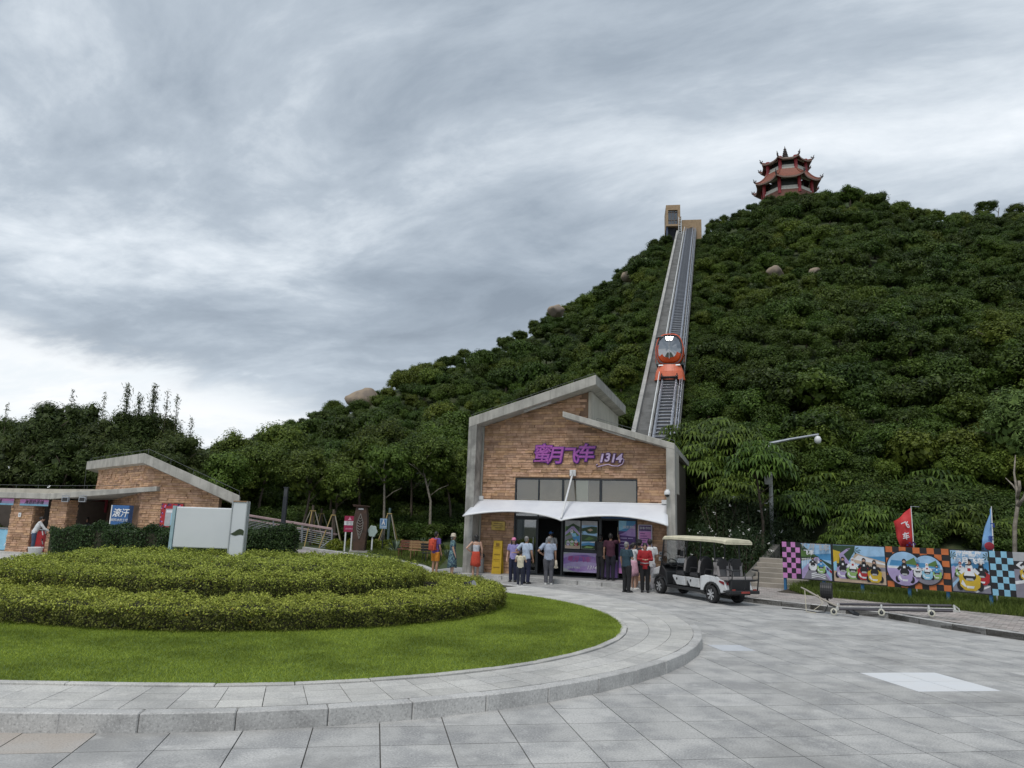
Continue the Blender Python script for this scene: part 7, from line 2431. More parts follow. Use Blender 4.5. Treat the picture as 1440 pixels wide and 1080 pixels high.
# garden kerb (low wall) along the path, each stone its own
def on_land(px, py, up):
    d = ray(px, py); t = 26.0
    while t < 60:
        p = CAM + d * (t / d.y)
        if terrain(p.x, p.y) + up >= p.z:
            break
        t += .05
    return p
gk = [on_land(px, py, .17) for px, py in ((425, 769), (470, 775), (520, 782), (562, 788.5), (592, 795), (606, 801))]
pm = MB()
rows = []
for k_, p in enumerate(gk):
    rows.append([Vector((p.x - s * 1.0, p.y - s * .55, terrain(p.x - s * 1.0, p.y - s * .55) + .035)) for s in (0, .6, 1.2, 1.8, 2.4, 3.0)])
pm.loft(rows, False)
tag(pm.build("path", mat("path_paving", (.33, .30, .30), .8, col2=(.26, .24, .24), nscale=1.2), smooth=True), kind="structure")
GK = tag(MB().box(-.01, .01, -.01, .01, -.2, -.1).build("garden_kerb", joint_mat), kind="structure")
for a, c in zip(gk, gk[1:]):
    d = (c - a); L = d.to_2d().length; n = max(1, round(L / 1.1)); dn = d.normalized(); nn_ = Vector((-d.y, d.x, 0)).normalized()
    for k in range(n):
        p, q = a + d * (k / n) + dn * .005, a + d * ((k + 1) / n) - dn * .005
        m1 = [p, q, q - nn_ * .22, p - nn_ * .22] if (nn_.x < 0) else [p, q, q + nn_ * .22, p + nn_ * .22]
        mb = MB(); mb.hexa([(v.x, v.y, -.2) for v in m1] + [(v.x, v.y, v.z) for v in m1]); mb.build("kerbstone", kerb_mat, GK, bevel=.012, seg=1)
# pink handrail with wires (ramp)
RD0, RD1 = 40.0, 42.0
r0, r1 = at(467, 744, RD0), at(338, 723, RD1)
rb0 = Vector((r0.x, r0.y, terrain(r0.x, r0.y)))
RL = thing("ramp_railing", "pink topped handrail with steel wires along the ramp left of the notice boards", "railing", rb0)
e = r1 - rb0; s_ = r0 - rb0
b = MB(); d = (e - s_).normalized(); b.obox((e + s_) / 2, (d, Vector((-d.y, d.x, 0)), (0, 0, 1)), ((e - s_).length, .10, .13)); b.build("handrail", mat("handrail_pink", (.46, .33, .33), .6), RL, bevel=.02)
b = MB(); b.obox((e + s_) / 2 + Vector((.1, .9, -.30)), (d, Vector((-d.y, d.x, 0)), (0, 0, 1)), ((e - s_).length, .08, .09)); b.build("rear_handrail", mat("handrail_pink", (.46, .33, .33)), RL)
for k in range(8):
    b = MB(); z = -.13 - k * .115; b.tube([s_ + Vector((0, 0, z)), e + Vector((0, 0, z * .7))], .011, 4); b.build("wire", steel, RL)
for k in range(4):
    p = s_.lerp(e, k / 3.2); p2 = p + Vector((.06, 0, -1.0))
    b = MB(); b.obox((p + p2) / 2, ((1, 0, 0), (0, 1, 0), (p - p2)), (.07, .07, 1.0)); b.build("post", steel, RL)
b = MB(); b.tube([s_ + Vector((0, 0, -.1)), s_ + Vector((.05, -.1, -.98)), s_ + Vector((-.55, -.2, -1.0))], .02, 5); b.tube([s_ + Vector((.03, -.1, -.55)), s_ + Vector((-.5, -.2, -1.0))], .018, 5); b.build("end_brace", steel, RL)
# dark lamp post
lp = at(403, 685, 38.0); lg = terrain(lp.x, 38.0)
root = thing("lamp_post", "slim dark lamp post behind the short dark hedge", "lamp post", (lp.x, 38.0, lg))
b = MB(); b.box(-.10, .10, -.10, .10, 0, lp.z - lg - .5); b.build("post", mat("post_charcoal", (.035, .04, .048), .5), root); b = MB(); b.box(-.09, .09, -.09, .09, lp.z - lg - .497, lp.z - lg - .05); b.build("lamp", mat("lamp_smoked", (.06, .065, .07), .3), root); b = MB(); b.box(-.12, .12, -.12, .12, lp.z - lg - .047, lp.z - lg); b.build("cap", mat("post_charcoal", (.035, .04, .048)), root)
MD = 38.5
def md(px, py): return at(px, py, MD)
def base_at(px, lift=0): 
    q = md(px, 760); return Vector((q.x, MD, terrain(q.x, MD) - .03))
# red notice board
q = base_at(490); zt_, zb_ = md(490, 725.5).z, md(490, 748).z; xw = (md(497, 735).x - md(482, 735).x) / 2
root = thing("notice_board", "crimson notice board with a white band on two white legs", "notice board", q)
cr = mat("notice_crimson", (.33, .015, .07), .45)
hh = zt_ - zb_
MB().box(-xw, xw, -.04, .04, zb_ - q.z, zt_ - q.z).build("board", cr, root)
b = MB(); b.box(xw + .002, xw + .05, -.05, .05, zb_ - q.z, zt_ - q.z); b.build("edge_trim", white_metal, root)
b = MB(); b.box(-xw, xw, -.046, -.041, zb_ - q.z + hh * .42, zb_ - q.z + hh * .68); b.build("white_band", white_print, root)
text_obj("lettering", "游客", hh * .22, P_GREY, root, (0, -.052, zb_ - q.z + hh * .55), extrude=.002, offset=.004)
text_obj("small_lettering", "请勿攀爬", hh * .13, mat("pink_ink", (.7, .35, .45), .5), root, (0, -.046, zb_ - q.z + hh * .18), extrude=.002)
b = MB(); z = zb_ - q.z + hh * .74; b.prism([(-.10, -.041, z), (.10, -.041, z), (.03, -.041, z + .10), (.0, -.041, z + .19), (-.03, -.041, z + .10)], (0, -.006, 0)); b.build("tower_emblem", mat("pink_ink", (.7, .35, .45)), root)
for x in (-xw * .62, xw * .55):
    b = MB(); b.box(x - .035, x + .035, -.03, .03, -.1, zb_ - q.z - .002); b.build("leg", white_metal, root)
# carved totem
q = base_at(506); T0 = md(506, 709).z - q.z
w2 = (md(517, 740).x - md(497, 740).x) / 2
root = thing("totem", "dark brown carved totem pillar with a pale fish shaped relief", "totem", q)
tm = mat("totem_brown", (.085, .045, .03), .7, col2=(.05, .03, .022), nscale=3, bump=.3)
zs_ = [0, .12, .3, .45, .6, .75, .88, .94]
ws_ = [.86, .84, .92, 1.0, 1.0, .92, .76, .74]
b = MB(); rr = [[(-w2 * k, -.25, T0 * z), (w2 * k, -.25, T0 * z), (w2 * k, .25, T0 * z), (-w2 * k, .25, T0 * z)] for z, k in zip(zs_, ws_)]
b.loft(rr)
b.add(rr[-1], [(0, 1, 2, 3)]); b.build("pillar", tm, root, bevel=.02)
b = MB(); b.hexa([(-w2 * 1.05, -.33, T0 * .942), (w2 * .95, -.33, T0 * .942), (w2 * .95, .33, T0 * .942), (-w2 * 1.05, .33, T0 * .942), (-w2 * 1.2, -.36, T0 * .99), (w2 * .9, -.36, T0 * .97), (w2 * .9, .36, T0 * .97), (-w2 * 1.2, .36, T0 * .99)]); b.build("cap", tm, root, bevel=.01)
relief = mat("relief_grey", (.24, .22, .20), .8)
b = MB()
for k in range(7):
    z = T0 * (.36 + k * .055); w_ = w2 * .42 * math.sin(math.pi * (k + 1) / 8.5)
    b.tube([(-w_, -.265, z + .10), (0, -.275, z), (w_, -.265, z + .10)], .022, 5)
b.tube([(0, -.27, T0 * .80), (-w2 * .42, -.265, T0 * .62), (-w2 * .40, -.265, T0 * .48), (0, -.27, T0 * .28)], .022, 5); b.tube([(0, -.27, T0 * .80), (w2 * .42, -.265, T0 * .62), (w2 * .40, -.265, T0 * .48), (0, -.27, T0 * .28)], .022, 5)
b.build("relief", relief, root)
b = MB(); b.box(-.13, .13, -.262, -.252, T0 * .885, T0 * .915); b.build("plate", white_print, root)
MB().box(-w2 * 1.2, w2 * 1.3, -.4, .4, -.25, .10).build("plinth", concrete, root)
# pale cloud shaped sign
q = base_at(523); cz_ = md(523, 747).z - q.z; cr_ = (md(529, 747).x - md(517, 747).x) / 2
root = thing("sign", "pale mint tree shaped sign on a white stake", "sign", q)
b = MB(); pts = []
for i in range(36):
    a = 2 * math.pi * i / 36
    r = 1 + .08 * math.cos(a * 6 + .6)
    pts.append((cr_ * r * math.cos(a), -.03, cz_ + cr_ * 1.22 * r * math.sin(a)))
b.prism(pts, (0, .05, 0)); b.build("board", mat("sign_mint", (.40, .50, .47), .5), root)
b = MB(); b.prism([(x * 1.08, y + .028, cz_ + (z - cz_) * 1.08) for x, y, z in pts], (0, .02, 0)); b.build("rim", mat("sign_rim", (.55, .60, .55), .5), root)
MB().box(-.035, .035, .05, .10, -.1, cz_).build("stake", white_metal, root)
# blue notice
q = base_at(535); zt_, zb_ = md(535, 729).z - q.z, md(535, 743.5).z - q.z; xw = (md(540, 735).x - md(530, 735).x) / 2
root = thing("notice_board", "pale blue notice with a pictogram on a thin post", "notice board", q + Vector((0, .6, 0)))
MB().box(-xw, xw, -.03, .03, zb_, zt_).build("board", mat("notice_blue", (.27, .42, .58), .5), root)
b = MB(); b.box(-xw * .75, xw * .75, -.036, -.031, zb_ + (zt_ - zb_) * .32, zb_ + (zt_ - zb_) * .88); b.build("panel", mat("notice_blue_dark", (.10, .22, .42), .5), root)
b = MB(); c_ = zb_ + (zt_ - zb_) * .6; b.ell((0, -.042, c_ + .12), (.035, .006, .04), 8, 6); b.prism([(-.03, -.037, c_ + .08), (.03, -.037, c_ + .08), (.10, -.037, c_ - .12), (.05, -.037, c_ - .12), (0, -.037, c_ - .02), (-.05, -.037, c_ - .12), (-.10, -.037, c_ - .12)], (0, -.006, 0)); b.build("pictogram", white_print, root)
text_obj("lettering", "小心地滑", .085, white_print, root, (0, -.036, zb_ + (zt_ - zb_) * .16), extrude=.002)
b = MB(); b.tube([(0, .05, -.1), (0, .05, zt_ - .1)], .025, 6); b.build("post", dark_metal, root)
# stake tripods
stake_m = mat("stake_yellow", (.42, .31, .12), .8)
stake_g = mat("stake_grey", (.33, .30, .25), .85)
for i, (px, pyt, dist, lab) in enumerate([(305, 722, 42, "tree stakes nearest the white pylon"), (345, 719, 43, "yellow topped tree stakes beside the dark lamp post"), (440, 718, 41, "tall grey and yellow tree stakes behind the pink handrail"), (469, 724, 40.5, "tree stakes left of the crimson notice board"), (548, 722, 41, "yellow tree stakes behind the pale blue notice"), (330, 716, 46, "tree stakes behind the white pylon"), (452, 722, 44, "tree stakes behind the end of the pink handrail")]):
    t = at(px, pyt, dist); g = terrain(t.x, dist)
    root = thing("tree_stakes", lab, "tree stakes", (t.x, dist, g), random.uniform(0, 2), "stakes propping the young trees")
    hh = t.z - g
    for k in range(4):
        a = k * math.pi / 2 + .5
        b = MB(); b.tube([(math.cos(a) * .85, math.sin(a) * .85, -.05), (math.cos(a) * .12, math.sin(a) * .12, hh)], .03, 5); b.build("leg", stake_g if k % 2 else stake_m, root)
    b = MB()
    for k in range(4):
        a, c = k * math.pi / 2 + .5, (k + 1) * math.pi / 2 + .5
        b.tube([(math.cos(a) * .16, math.sin(a) * .16, hh - .02), (math.cos(c) * .16, math.sin(c) * .16, hh - .02)], .03, 5)
    b.build("collar", stake_m, root)
    b = MB(); b.tube([(0, 0, 0), (0, 0, hh + .3)], .07, 7); b.build("wrapped_stem", mat("stem_wrap", (.10, .15, .15), .8) if i == 4 else bark, root)
# benches
bw_ = [mat("bench_red_wood", (.17, .065, .035), .6, col2=(.13, .05, .028), nscale=5), mat("bench_pale_wood", (.33, .21, .10), .6, col2=(.27, .17, .08), nscale=5), mat("bench_black", (.03, .032, .035), .5)]
def bench_thing(px, py, dist, wid, i, lab, rz):
    p = at(px, py, dist)
    root = thing("bench", lab, "bench", (p.x, dist, p.z), rz, "benches in front of the garden")
    for k in range(4):
        b = MB(); b.box(-wid / 2, wid / 2, -.22 + k * .115, -.12 + k * .115, .42, .455); b.build("slat", bw_[i], root)
    for k in range(3):
        b = MB(); b.box(-wid / 2, wid / 2, .25 + k * .02, .275 + k * .02, .52 + k * .125, .62 + k * .125); b.build("slat", bw_[i], root)
    for x in (-wid / 2 + .1, wid / 2 - .1):
        b = MB(); b.tube([(x, -.22, 0), (x, -.2, .42), (x, .22, .42), (x, .31, .9)], .022, 5); b.tube([(x, .22, .42), (x, .28, 0)], .022, 5); b.build("leg", dark_metal if i == 2 else bw_[i], root)
bench_thing(573, 785, 36.5, 1.0, 0, "red brown slatted bench left of the pale wooden one", R_(-10))
bench_thing(589, 787, 35.5, 1.0, 1, "pale wooden slatted bench between the red brown and the black one", R_(5))
bench_thing(607, 791, 34.8, .95, 2, "black bench behind the couple with the red backpack", R_(25))
# agaves and yellow green plants in the garden bed
aga = leaf_mat("agave_leaf", (.12, .17, .12), (.20, .25, .19), rnd=.15)
yel = leaf_mat("yellow_shrub_leaf", (.10, .14, .015), (.19, .21, .025), rnd=.15)
for i, (px, py, dist, s) in enumerate([(556, 772, 39, .75), (574, 765, 40, .6), (600, 763, 40, .85), (541, 768, 40.5, .6), (629, 790, 37, .5)]):
    p = at(px, py, dist)
    lab = ["agave rosette below the yellow stakes", "agave rosette behind the red brown bench", "large agave rosette behind the pale wooden bench", "agave rosette beside the mint sign", "small agave by the station's left column"][i]
    g = terrain(p.x, dist)
    root = thing("agave", lab, "agave", (p.x, dist, g), 0, "agaves in the garden bed")
    q = []
    for k in range(34):
        a, el = random.uniform(0, 6.28), random.uniform(.15, 1.3)
        d = np.array([math.cos(a) * math.cos(el), math.sin(a) * math.cos(el), math.sin(el)]); s2 = np.array([-math.sin(a), math.cos(a), 0]) * .035
        q.append([d * .05 * s, d * .55 * s + s2 * 1.6, d * s, d * .55 * s - s2 * 1.6])
    np_mesh("leaves", np.array(q), 4, aga, root)
for i, (px, dist, R) in enumerate([(472, 39.2, .55), (516, 39.6, .5), (528, 40, .55), (545, 39.6, .6), (562, 40, .6), (585, 41, .6), (452, 41.5, .5), (612, 40, .6), (500, 41, .6)]):
    p = at(px, 765, dist); g = terrain(p.x, dist)
    root = thing("shrub", "low yellow green shrub " + ["at the legs of the crimson notice board", "beside the totem's foot", "behind the mint sign", "left of the yellow stakes", "under the yellow stakes", "behind the benches", "at the end of the pink handrail", "behind the black bench", "behind the carved totem"][i], "shrub", (p.x, dist, g), 0, "low shrubs in the garden bed")
    n = 1100
    d = unit(n); d[:, 2] = np.abs(d[:, 2])
    np_mesh("leaves", leaf_quads(d * RNG.uniform(.6, 1.05, n)[:, None] * np.array([R, R * .7, R * 1.0]), d + RNG.normal(0, .5, (n, 3)), .14, .05), 4, yel if i not in (5, 7) else dk_leaf, root)
    b = MB(); b.ell((0, 0, R * .3), (R * .6, R * .45, R * .4), 10, 6); b.build("twig_mass", hedge_core, root)
gp = lambda n: np.c_[RNG.uniform(-12, -3.0, n), RNG.uniform(33, 43, n), np.zeros(n)]
pts = gp(26000)
ok = np.array([p[0] > np.interp(p[1], [29.5, 34, 44, 46], [-2.6, -4.2, -12.2, -13.5]) + .35 for p in pts])
pts = pts[ok]; pts[:, 2] = [terrain(p[0], p[1]) for p in pts]
tag(np_mesh("garden_grass", blades(0, .08, .25, .012, lambda n: pts, .5), 3, weed), label="rough grass in the garden bed", kind="stuff")

# yellow wet-floor style board and bin by the station wall
q = BF.world(1.36, .35, ZF)
root = thing("yellow_board", "yellow folding warning board standing against the left brick pier", "warning board", q, SRZ)
ym = mat("board_yellow", (.52, .34, .02), .5)
b = MB(); b.hexa([(-.20, -.12, 0), (.20, -.12, 0), (.20, -.09, 0), (-.20, -.09, 0), (-.18, .0, 1.30), (.18, .0, 1.30), (.18, .03, 1.30), (-.18, .03, 1.30)]); b.build("front_panel", ym, root)
b = MB(); b.hexa([(-.20, .22, 0), (.20, .22, 0), (.20, .25, 0), (-.20, .25, 0), (-.18, .04, 1.30), (.18, .04, 1.30), (.18, .07, 1.30), (-.18, .07, 1.30)]); b.build("rear_panel", ym, root)
b = MB()
for k in range(2):
    z = .25 + k * .5
    y = -.12 + .12 * z / 1.3 - .012
    b.box(-.13, .13, y - .004, y, z, z + .02); b.box(-.13, .13, y - .004, y, z + .3, z + .32)
b.box(-.07, .07, -.035, -.028, 1.10, 1.2)
b.build("printed_lines", mat("board_amber", (.25, .14, .02), .6), root)
q = BF.world(.62, .25, ZF)
root = thing("litter_bin", "grey litter bin with a black lid behind the woman in the red skirt", "litter bin", q, SRZ)
b = MB(); b.lathe([(.17, 0), (.19, .04), (.20, .62)], 16); b.build("drum", mat("bin_grey", (.30, .31, .32), .5, .3), root, smooth=False); b = MB(); b.lathe([(.21, .622), (.22, .66), (.19, .76), (.06, .80)], 16); b.build("lid", black_plastic, root)
# switch boxes on the right pier
for i, (z, s_) in enumerate(((1.22, .13), (1.02, .15))):
    root = thing("switch_box", ["upper small grey switch box on the right brick pier", "lower white switch box on the right brick pier"][i], "switch box", BF.world(7.82, WP - .12, z), SRZ)
    MB().box(-s_ / 2, s_ / 2, 0, .06, -s_ / 2, s_ / 2).build("case", white_metal if i else P_GREY, root, bevel=.005); MB().box(-.02, .02, -.012, 0, -.02, .02).build("button", dark_metal, root)

# ================================================================== PEOPLE
skin_l = mat("skin_light", (.50, .31, .225), .55, col2=(.45, .27, .19), nscale=8)
skin_t = mat("skin_tan", (.38, .22, .145), .55, col2=(.34, .19, .12), nscale=8)
hair_bk = mat("hair_black", (.014, .012, .011), .5)
hair_gr = mat("hair_grey", (.26, .255, .245), .7, col2=(.12, .115, .11), nscale=14)
eye_m = mat("eye_dark", (.02, .015, .012), .3)
lip_m = mat("lips", (.33, .11, .09), .5)
shoe_w = mat("shoe_white", (.68, .68, .66), .6)
shoe_b = mat("shoe_black", (.02, .02, .022), .5)
def cloth(n, c, c2=None, s=9.0):
    return mat("cloth_" + n, c, .85, col2=c2 or tuple(x * .78 for x in c), nscale=s, bump=.25, bscale=26)

def remesh(mb, name, m, parent, vox=.013, smooth_it=3):
    o = mb.build(name + "_tmp", m)
    r = o.modifiers.new("r", "REMESH"); r.mode = "VOXEL"; r.voxel_size = vox; r.use_smooth_shade = True
    if smooth_it:
        s = o.modifiers.new("s", "SMOOTH"); s.factor, s.iterations = .5, smooth_it
    dg = bpy.context.evaluated_depsgraph_get()
    me = bpy.data.meshes.new_from_object(o.evaluated_get(dg))
    old = o.data
    bpy.data.objects.remove(o); bpy.data.meshes.remove(old)
    me.name = name
    me.materials.clear(); me.materials.append(m)
    c = bpy.data.objects.new(name, me); COL.objects.link(c); c.parent = parent
    return c
ARM = dict(down=((.235, -.03, 1.14), (.25, .05, .90)), hip=((.40, -.09, 1.17), (.185, .07, 1.03)), front=((.24, .03, 1.13), (.07, .25, 1.14)), up=((.31, .16, 1.40), (.25, .34, 1.60)),
           phone=((.24, .14, 1.18), (.07, .34, 1.40)), back=((.26, -.12, 1.15), (.06, -.17, 1.02)), lean=((.22, .22, 1.12), (.20, .45, 1.02)), out=((.27, .10, 1.16), (.24, .34, 1.16)))
def person(label, pos, rz, H=1.70, skin=skin_l, hair=("short", hair_bk), top=None, sleeve="short", bottom=None, kind="trousers", shoes=shoe_w, L="down", R="down", stance=.09, step=0.0,
           lean=0.0, head_turn=0.0, build=1.0, hem=.86, bare=False, fingers=True, group="people in front of the station"):
    k = H / 1.70
    root = thing("person", label, "person", pos, rz, group)
    root.scale = (k, k, k)
    V3 = Vector
    g = build
    hip, ch, sh, nk, hd = V3((0, 0, .93)), V3((0, lean * .6, 1.24)), V3((0, lean * .85, 1.40)), V3((0, lean * 1.0, 1.47)), V3((0, lean * 1.15 + .015, 1.592 - abs(lean) * .12))
    feet, knees = {}, {}
    for sgn, nm in ((-1, "L"), (1, "R")):
        fy = step * sgn
        feet[sgn] = V3((sgn * stance, fy, .075)); knees[sgn] = V3((sgn * (stance * .5 + .05), fy * .5 + .025, .49))
    arms = {}
    for sgn, nm in ((-1, L), (1, R)):
        e, w = ARM[nm] if isinstance(nm, str) else nm
        f = lambda p: V3((sgn * p[0], p[1] + lean * .8, p[2]))
        arms[sgn] = (V3((sgn * .178 * (.5 + .5 * g), lean * .85 - .01, 1.405)), f(e), f(w))
    b = MB()
    b.tube([hip + V3((0, 0, -.06)), hip + V3((0, 0, .08)), V3((0, lean * .3, 1.10)), ch, sh, sh + V3((0, 0, .045))], [.145 * g, .150 * g, .128 * g, .155 * g, .150, .07], 14, ry=[.11 * g, .11 * g, .098 * g, .112 * g, .085, .055])
    b.tube([nk - V3((0, 0, .06)), nk + V3((0, .008, .06))], .052, 10)
    b.ell(hd + V3((0, -.01, .018)), (.075, .094, .100), 14, 10)
    b.ell(hd + V3((0, .018, -.045)), (.056, .068, .068), 12, 8)
    b.tube([hd + V3((0, .080, .012)), hd + V3((0, .104, -.022)), hd + V3((0, .088, -.032))], [.010, .016, .012], 6)
    for s in (-1, 1):
        b.ell(hd + V3((s * .077, -.005, -.005)), (.012, .022, .032), 8, 6)
        hp = V3((s * .085 * g, 0, .90))
        b.tube([hp, (hp + knees[s]) / 2, knees[s], knees[s].lerp(feet[s], .35) + V3((0, -.012, 0)), feet[s]], [.092 * g, .080 * g, .058, .055, .040], 10)
        b.ell(feet[s] + V3((s * .01, .055, -.042)), (.042, .115, .034), 10, 6)
        a, e, w = arms[s]
        b.tube([a + V3((-s * .03, 0, .01)), a, a.lerp(e, .5), e, e.lerp(w, .35), w], [.055, .054 * g, .046 * g, .038, .040, .027], 9)
        d = (w - e).normalized()
        side = d.cross(V3((0, 0, 1)) if abs(d.z) < .8 else V3((0, 1, 0))).normalized(); up = side.cross(d)
        palm = w + d * .052
        b.obox(palm, (d, side, up), (.092, .068, .028))
    body = remesh(b, "body", skin, root, .0135)
    if fingers:
        b = MB()
        for s in (-1, 1):
            a, e, w = arms[s]
            d = (w - e).normalized()
            side = d.cross(V3((0, 0, 1)) if abs(d.z) < .8 else V3((0, 1, 0))).normalized(); up = side.cross(d)
            curl = V3((-s, 0, -.2)).normalized() if abs(d.z) > .8 else V3((0, 0, -1))
            for q, (off, ln) in enumerate(((-.026, .070), (-.009, .080), (.009, .075), (.026, .058))):
                p0 = w + d * .088 + side * off
                b.tube([p0, p0 + d * ln * .5 + curl * .008, p0 + d * ln * .85 + curl * .028], [.0095, .009, .006], 5)
            p0 = w + d * .03 + side * -.032
            b.tube([p0, p0 + d * .03 - side * .022, p0 + d * .06 - side * .022 + curl * .01], [.011, .010, .007], 5)
        b.build("fingers", skin, body, smooth=True)
    q = Matrix.Rotation(head_turn, 3, "Z")
    b = MB()
    for s in (-1, 1):
        b.ell(hd + V3((s * .030, .083, .022)), (.012, .008, .007), 8, 6, 0)
        b.tube([hd + V3((s * .016, .090, .040)), hd + V3((s * .046, .078, .040))], .0045, 4, 0)
    b.tube([hd + V3((-.022, .082, -.060)), hd + V3((0, .088, -.061)), hd + V3((.022, .082, -.060))], .006, 5, 1)
    b.build("face", [eye_m, lip_m], root)
    # hair
    hk, hm = hair
    b = MB()
    if hk in ("short", "crop"):
        e_ = .004 if hk == "crop" else .012
        b.ell(hd + V3((0, -.022, .034)), (.078 + e_, .090 + e_, .090 + e_), 14, 10)
        b.ell(hd + V3((0, -.055, -.01)), (.066 + e_, .048 + e_, .075), 12, 8)
    elif hk in ("long", "bun", "bob", "pony"):
        b.ell(hd + V3((0, -.020, .034)), (.090, .102, .100), 14, 10)
        z1 = {"long": -.32, "bun": -.06, "bob": -.12, "pony": -.08}[hk]
        b.tube([hd + V3((0, -.045, .02)), hd + V3((0, -.070, z1 * .5)), hd + V3((0, -.072, z1))], [.088, .090 if hk != "bun" else .05, .06 if hk != "bun" else .03], 10, ry=[.06, .05, .03])
        if hk == "bun":
            b.ell(hd + V3((0, -.11, .055)), (.042, .042, .042))
        if hk == "long":
            for s in (-1, 1):
                b.tube([hd + V3((s * .075, -.01, .03)), hd + V3((s * .085, .01, -.12)), hd + V3((s * .09, .04, -.30))], [.03, .035, .018], 7)
        if hk == "pony":
            b.tube([hd + V3((0, -.10, .06)), hd + V3((0, -.16, .02)), hd + V3((0, -.15, -.16))], [.03, .035, .012], 7)
    if hk != "bald":
        remesh(b, "hair", hm, root, .013, 2)
    # clothes
    if top:
        t = MB(); G_ = .022
        if not bare:
            t.tube([V3((0, 0, hem)), V3((0, 0, .98)), V3((0, lean * .3, 1.10)), ch, sh + V3((0, 0, -.01)), sh + V3((0, 0, .055))], [.165 * g, .163 * g, .150 * g, .172 * g, .168, .068], 16, ry=[.128 * g, .125 * g, .118 * g, .130 * g, .104, .062])
            for s in (-1, 1):
                a, e, w = arms[s]
                end = a.lerp(e, .72) if sleeve == "short" else a.lerp(e, .45) if sleeve == "cap" else w.lerp(e, .06)
                if sleeve == "long":
                    t.tube([a + V3((-s * .06, 0, 0)), a + V3((0, 0, .006)), a.lerp(e, .5), e, e.lerp(w, .5), end], [.07, .072, .066 * g, .058, .052, .042], 10)
                else:
                    t.tube([a + V3((-s * .06, 0, 0)), a + V3((0, 0, .006)), end], [.07, .070 * (.4 + .6 * g), .066 * g], 10)
        else:
            t.tube([V3((0, 0, hem)), V3((0, 0, 1.02)), V3((0, lean * .3, 1.14)), V3((0, lean * .6, 1.27)), V3((0, lean * .6, 1.31))], [.142 * g, .138 * g, .140 * g, .158 * g, .155], 16, ry=[.112 * g, .108, .108, .116, .10])
        remesh(t, "shirt" if kind != "dress" else "bodice", top, root, .0145)
        if bare:
            b = MB()
            for s in (-1, 1):
                b.tube([V3((s * .09, .10, 1.28)), V3((s * .10, .02, 1.44)), V3((s * .07, -.10, 1.30))], .010, 5)
            b.build("straps", top, root)
    t = MB()
    if kind in ("trousers", "shorts"):
        t.tube([V3((0, 0, .86)), V3((0, 0, .95)), V3((0, 0, 1.03))], [.160 * g, .162 * g, .150 * g], 14, ry=[.124 * g, .126 * g, .118 * g])
        for s in (-1, 1):
            hp = V3((s * .085 * g, 0, .90))
            if kind == "trousers":
                an = feet[s] + V3((0, -.005, -.01))
                t.tube([hp, (hp + knees[s]) / 2, knees[s], knees[s].lerp(an, .5), an], [.108 * g, .098 * g, .080, .074, .066], 12)
            else:
                t.tube([hp, hp.lerp(knees[s], .5), hp.lerp(knees[s], .82)], [.112 * g, .108 * g, .102 * g], 12)
        remesh(t, kind, bottom, root, .0145)
    elif kind in ("skirt", "dress"):
        z0 = .50 if kind == "skirt" else .38
        n = 28; rows = []
        for z, r_, ry_ in ((1.06, .135, .112), (.96, .165 * g, .13), (.80, .185, .155), ((z0 + .8) / 2, .195, .175), (z0, .205, .19)):
            row = []
            for i in range(n):
                a = 2 * math.pi * i / n
                f = 1 + .05 * math.sin(a * 7) * max(0, (1.0 - z))
                row.append(V3((r_ * f * math.cos(a), ry_ * f * math.sin(a), z + (.03 * math.sin(a * 2 + 1) if z == z0 else 0))))
            rows.append(row)
        t.loft(rows)
        o = t.build("skirt", bottom, root, smooth=True)
        o.modifiers.new("s", "SOLIDIFY").thickness = .008
    for s in (-1, 1):
        b = MB()
        b.ell(feet[s] + V3((s * .012, .055, -.036)), (.052, .140, .040), 12, 8)
        b.obox(feet[s] + V3((s * .012, .052, -.065)), ((1, 0, 0), (0, 1, 0), (0, 0, 1)), (.088, .26, .022))
        b.build("shoe", shoes, root, smooth=True)
    return root, hd, arms
def stand(px, py, wmax=-.95):
    """where someone stands: on the paving in front of the platform"""
    p = ground(px, py, 0.0)
    for _ in range(200):
        w = (p - BF.o).dot(BF.n); u = (p - BF.o).dot(BF.t)
        lim = wmax - .12 * max(0, u) * .5
        if w <= lim:
            break
        p = p - Vector((p.x, p.y, 0)).normalized() * .05
    return p
def hat(root, hd, m, brim=.14, crown=.075, name="hat", bk=False):
    b = MB()
    if brim:
        b.lathe([(brim, -.012), (brim * .7, .012), (.100, .028), (.098, crown + .02), (.07, crown + .055), (.01, crown + .065)], 18, hd + Vector((0, -.012, .028)))
    else:
        b.ell(hd + Vector((0, -.014, .040)), (.095, .108, .092), 16, 10)
        b.obox(hd + Vector((0, .125, .048)), ((1, 0, 0), (0, 1, -.25), (0, .25, 1)), (.13, .11, .012))
    return b.build(name, m, root, smooth=True)

# couple by the left column
p = stand(619, 808, -.55)
r, hd, ar = person("man in a purple top and orange shorts with a red backpack, beside the left column", p + Vector((-.25, .2, 0)), R_(-35), 1.72, skin_t, ("crop", hair_bk), cloth("violet", (.13, .07, .27)), "short", cloth("orange", (.60, .23, .02)), "shorts", shoe_w, "down", "down")
bp = thing("backpack", "orange red backpack worn by the man in purple", "backpack", p + Vector((-.25, .2, 0)), R_(-35))
b = MB(); b.ell((0, -.21, 1.22), (.17, .12, .26), 14, 10); b.box(-.14, .14, -.30, -.12, 1.0, 1.42); remesh(b, "sack", cloth("backpack_red", (.56, .075, .035)), bp, .016)
b = MB(); b.box(-.10, .10, -.335, -.31, 1.03, 1.2); b.box(-.13, .13, -.32, -.305, 1.27, 1.29); b.build("pocket", cloth("backpack_trim", (.40, .05, .03)), bp, bevel=.008)
b = MB()
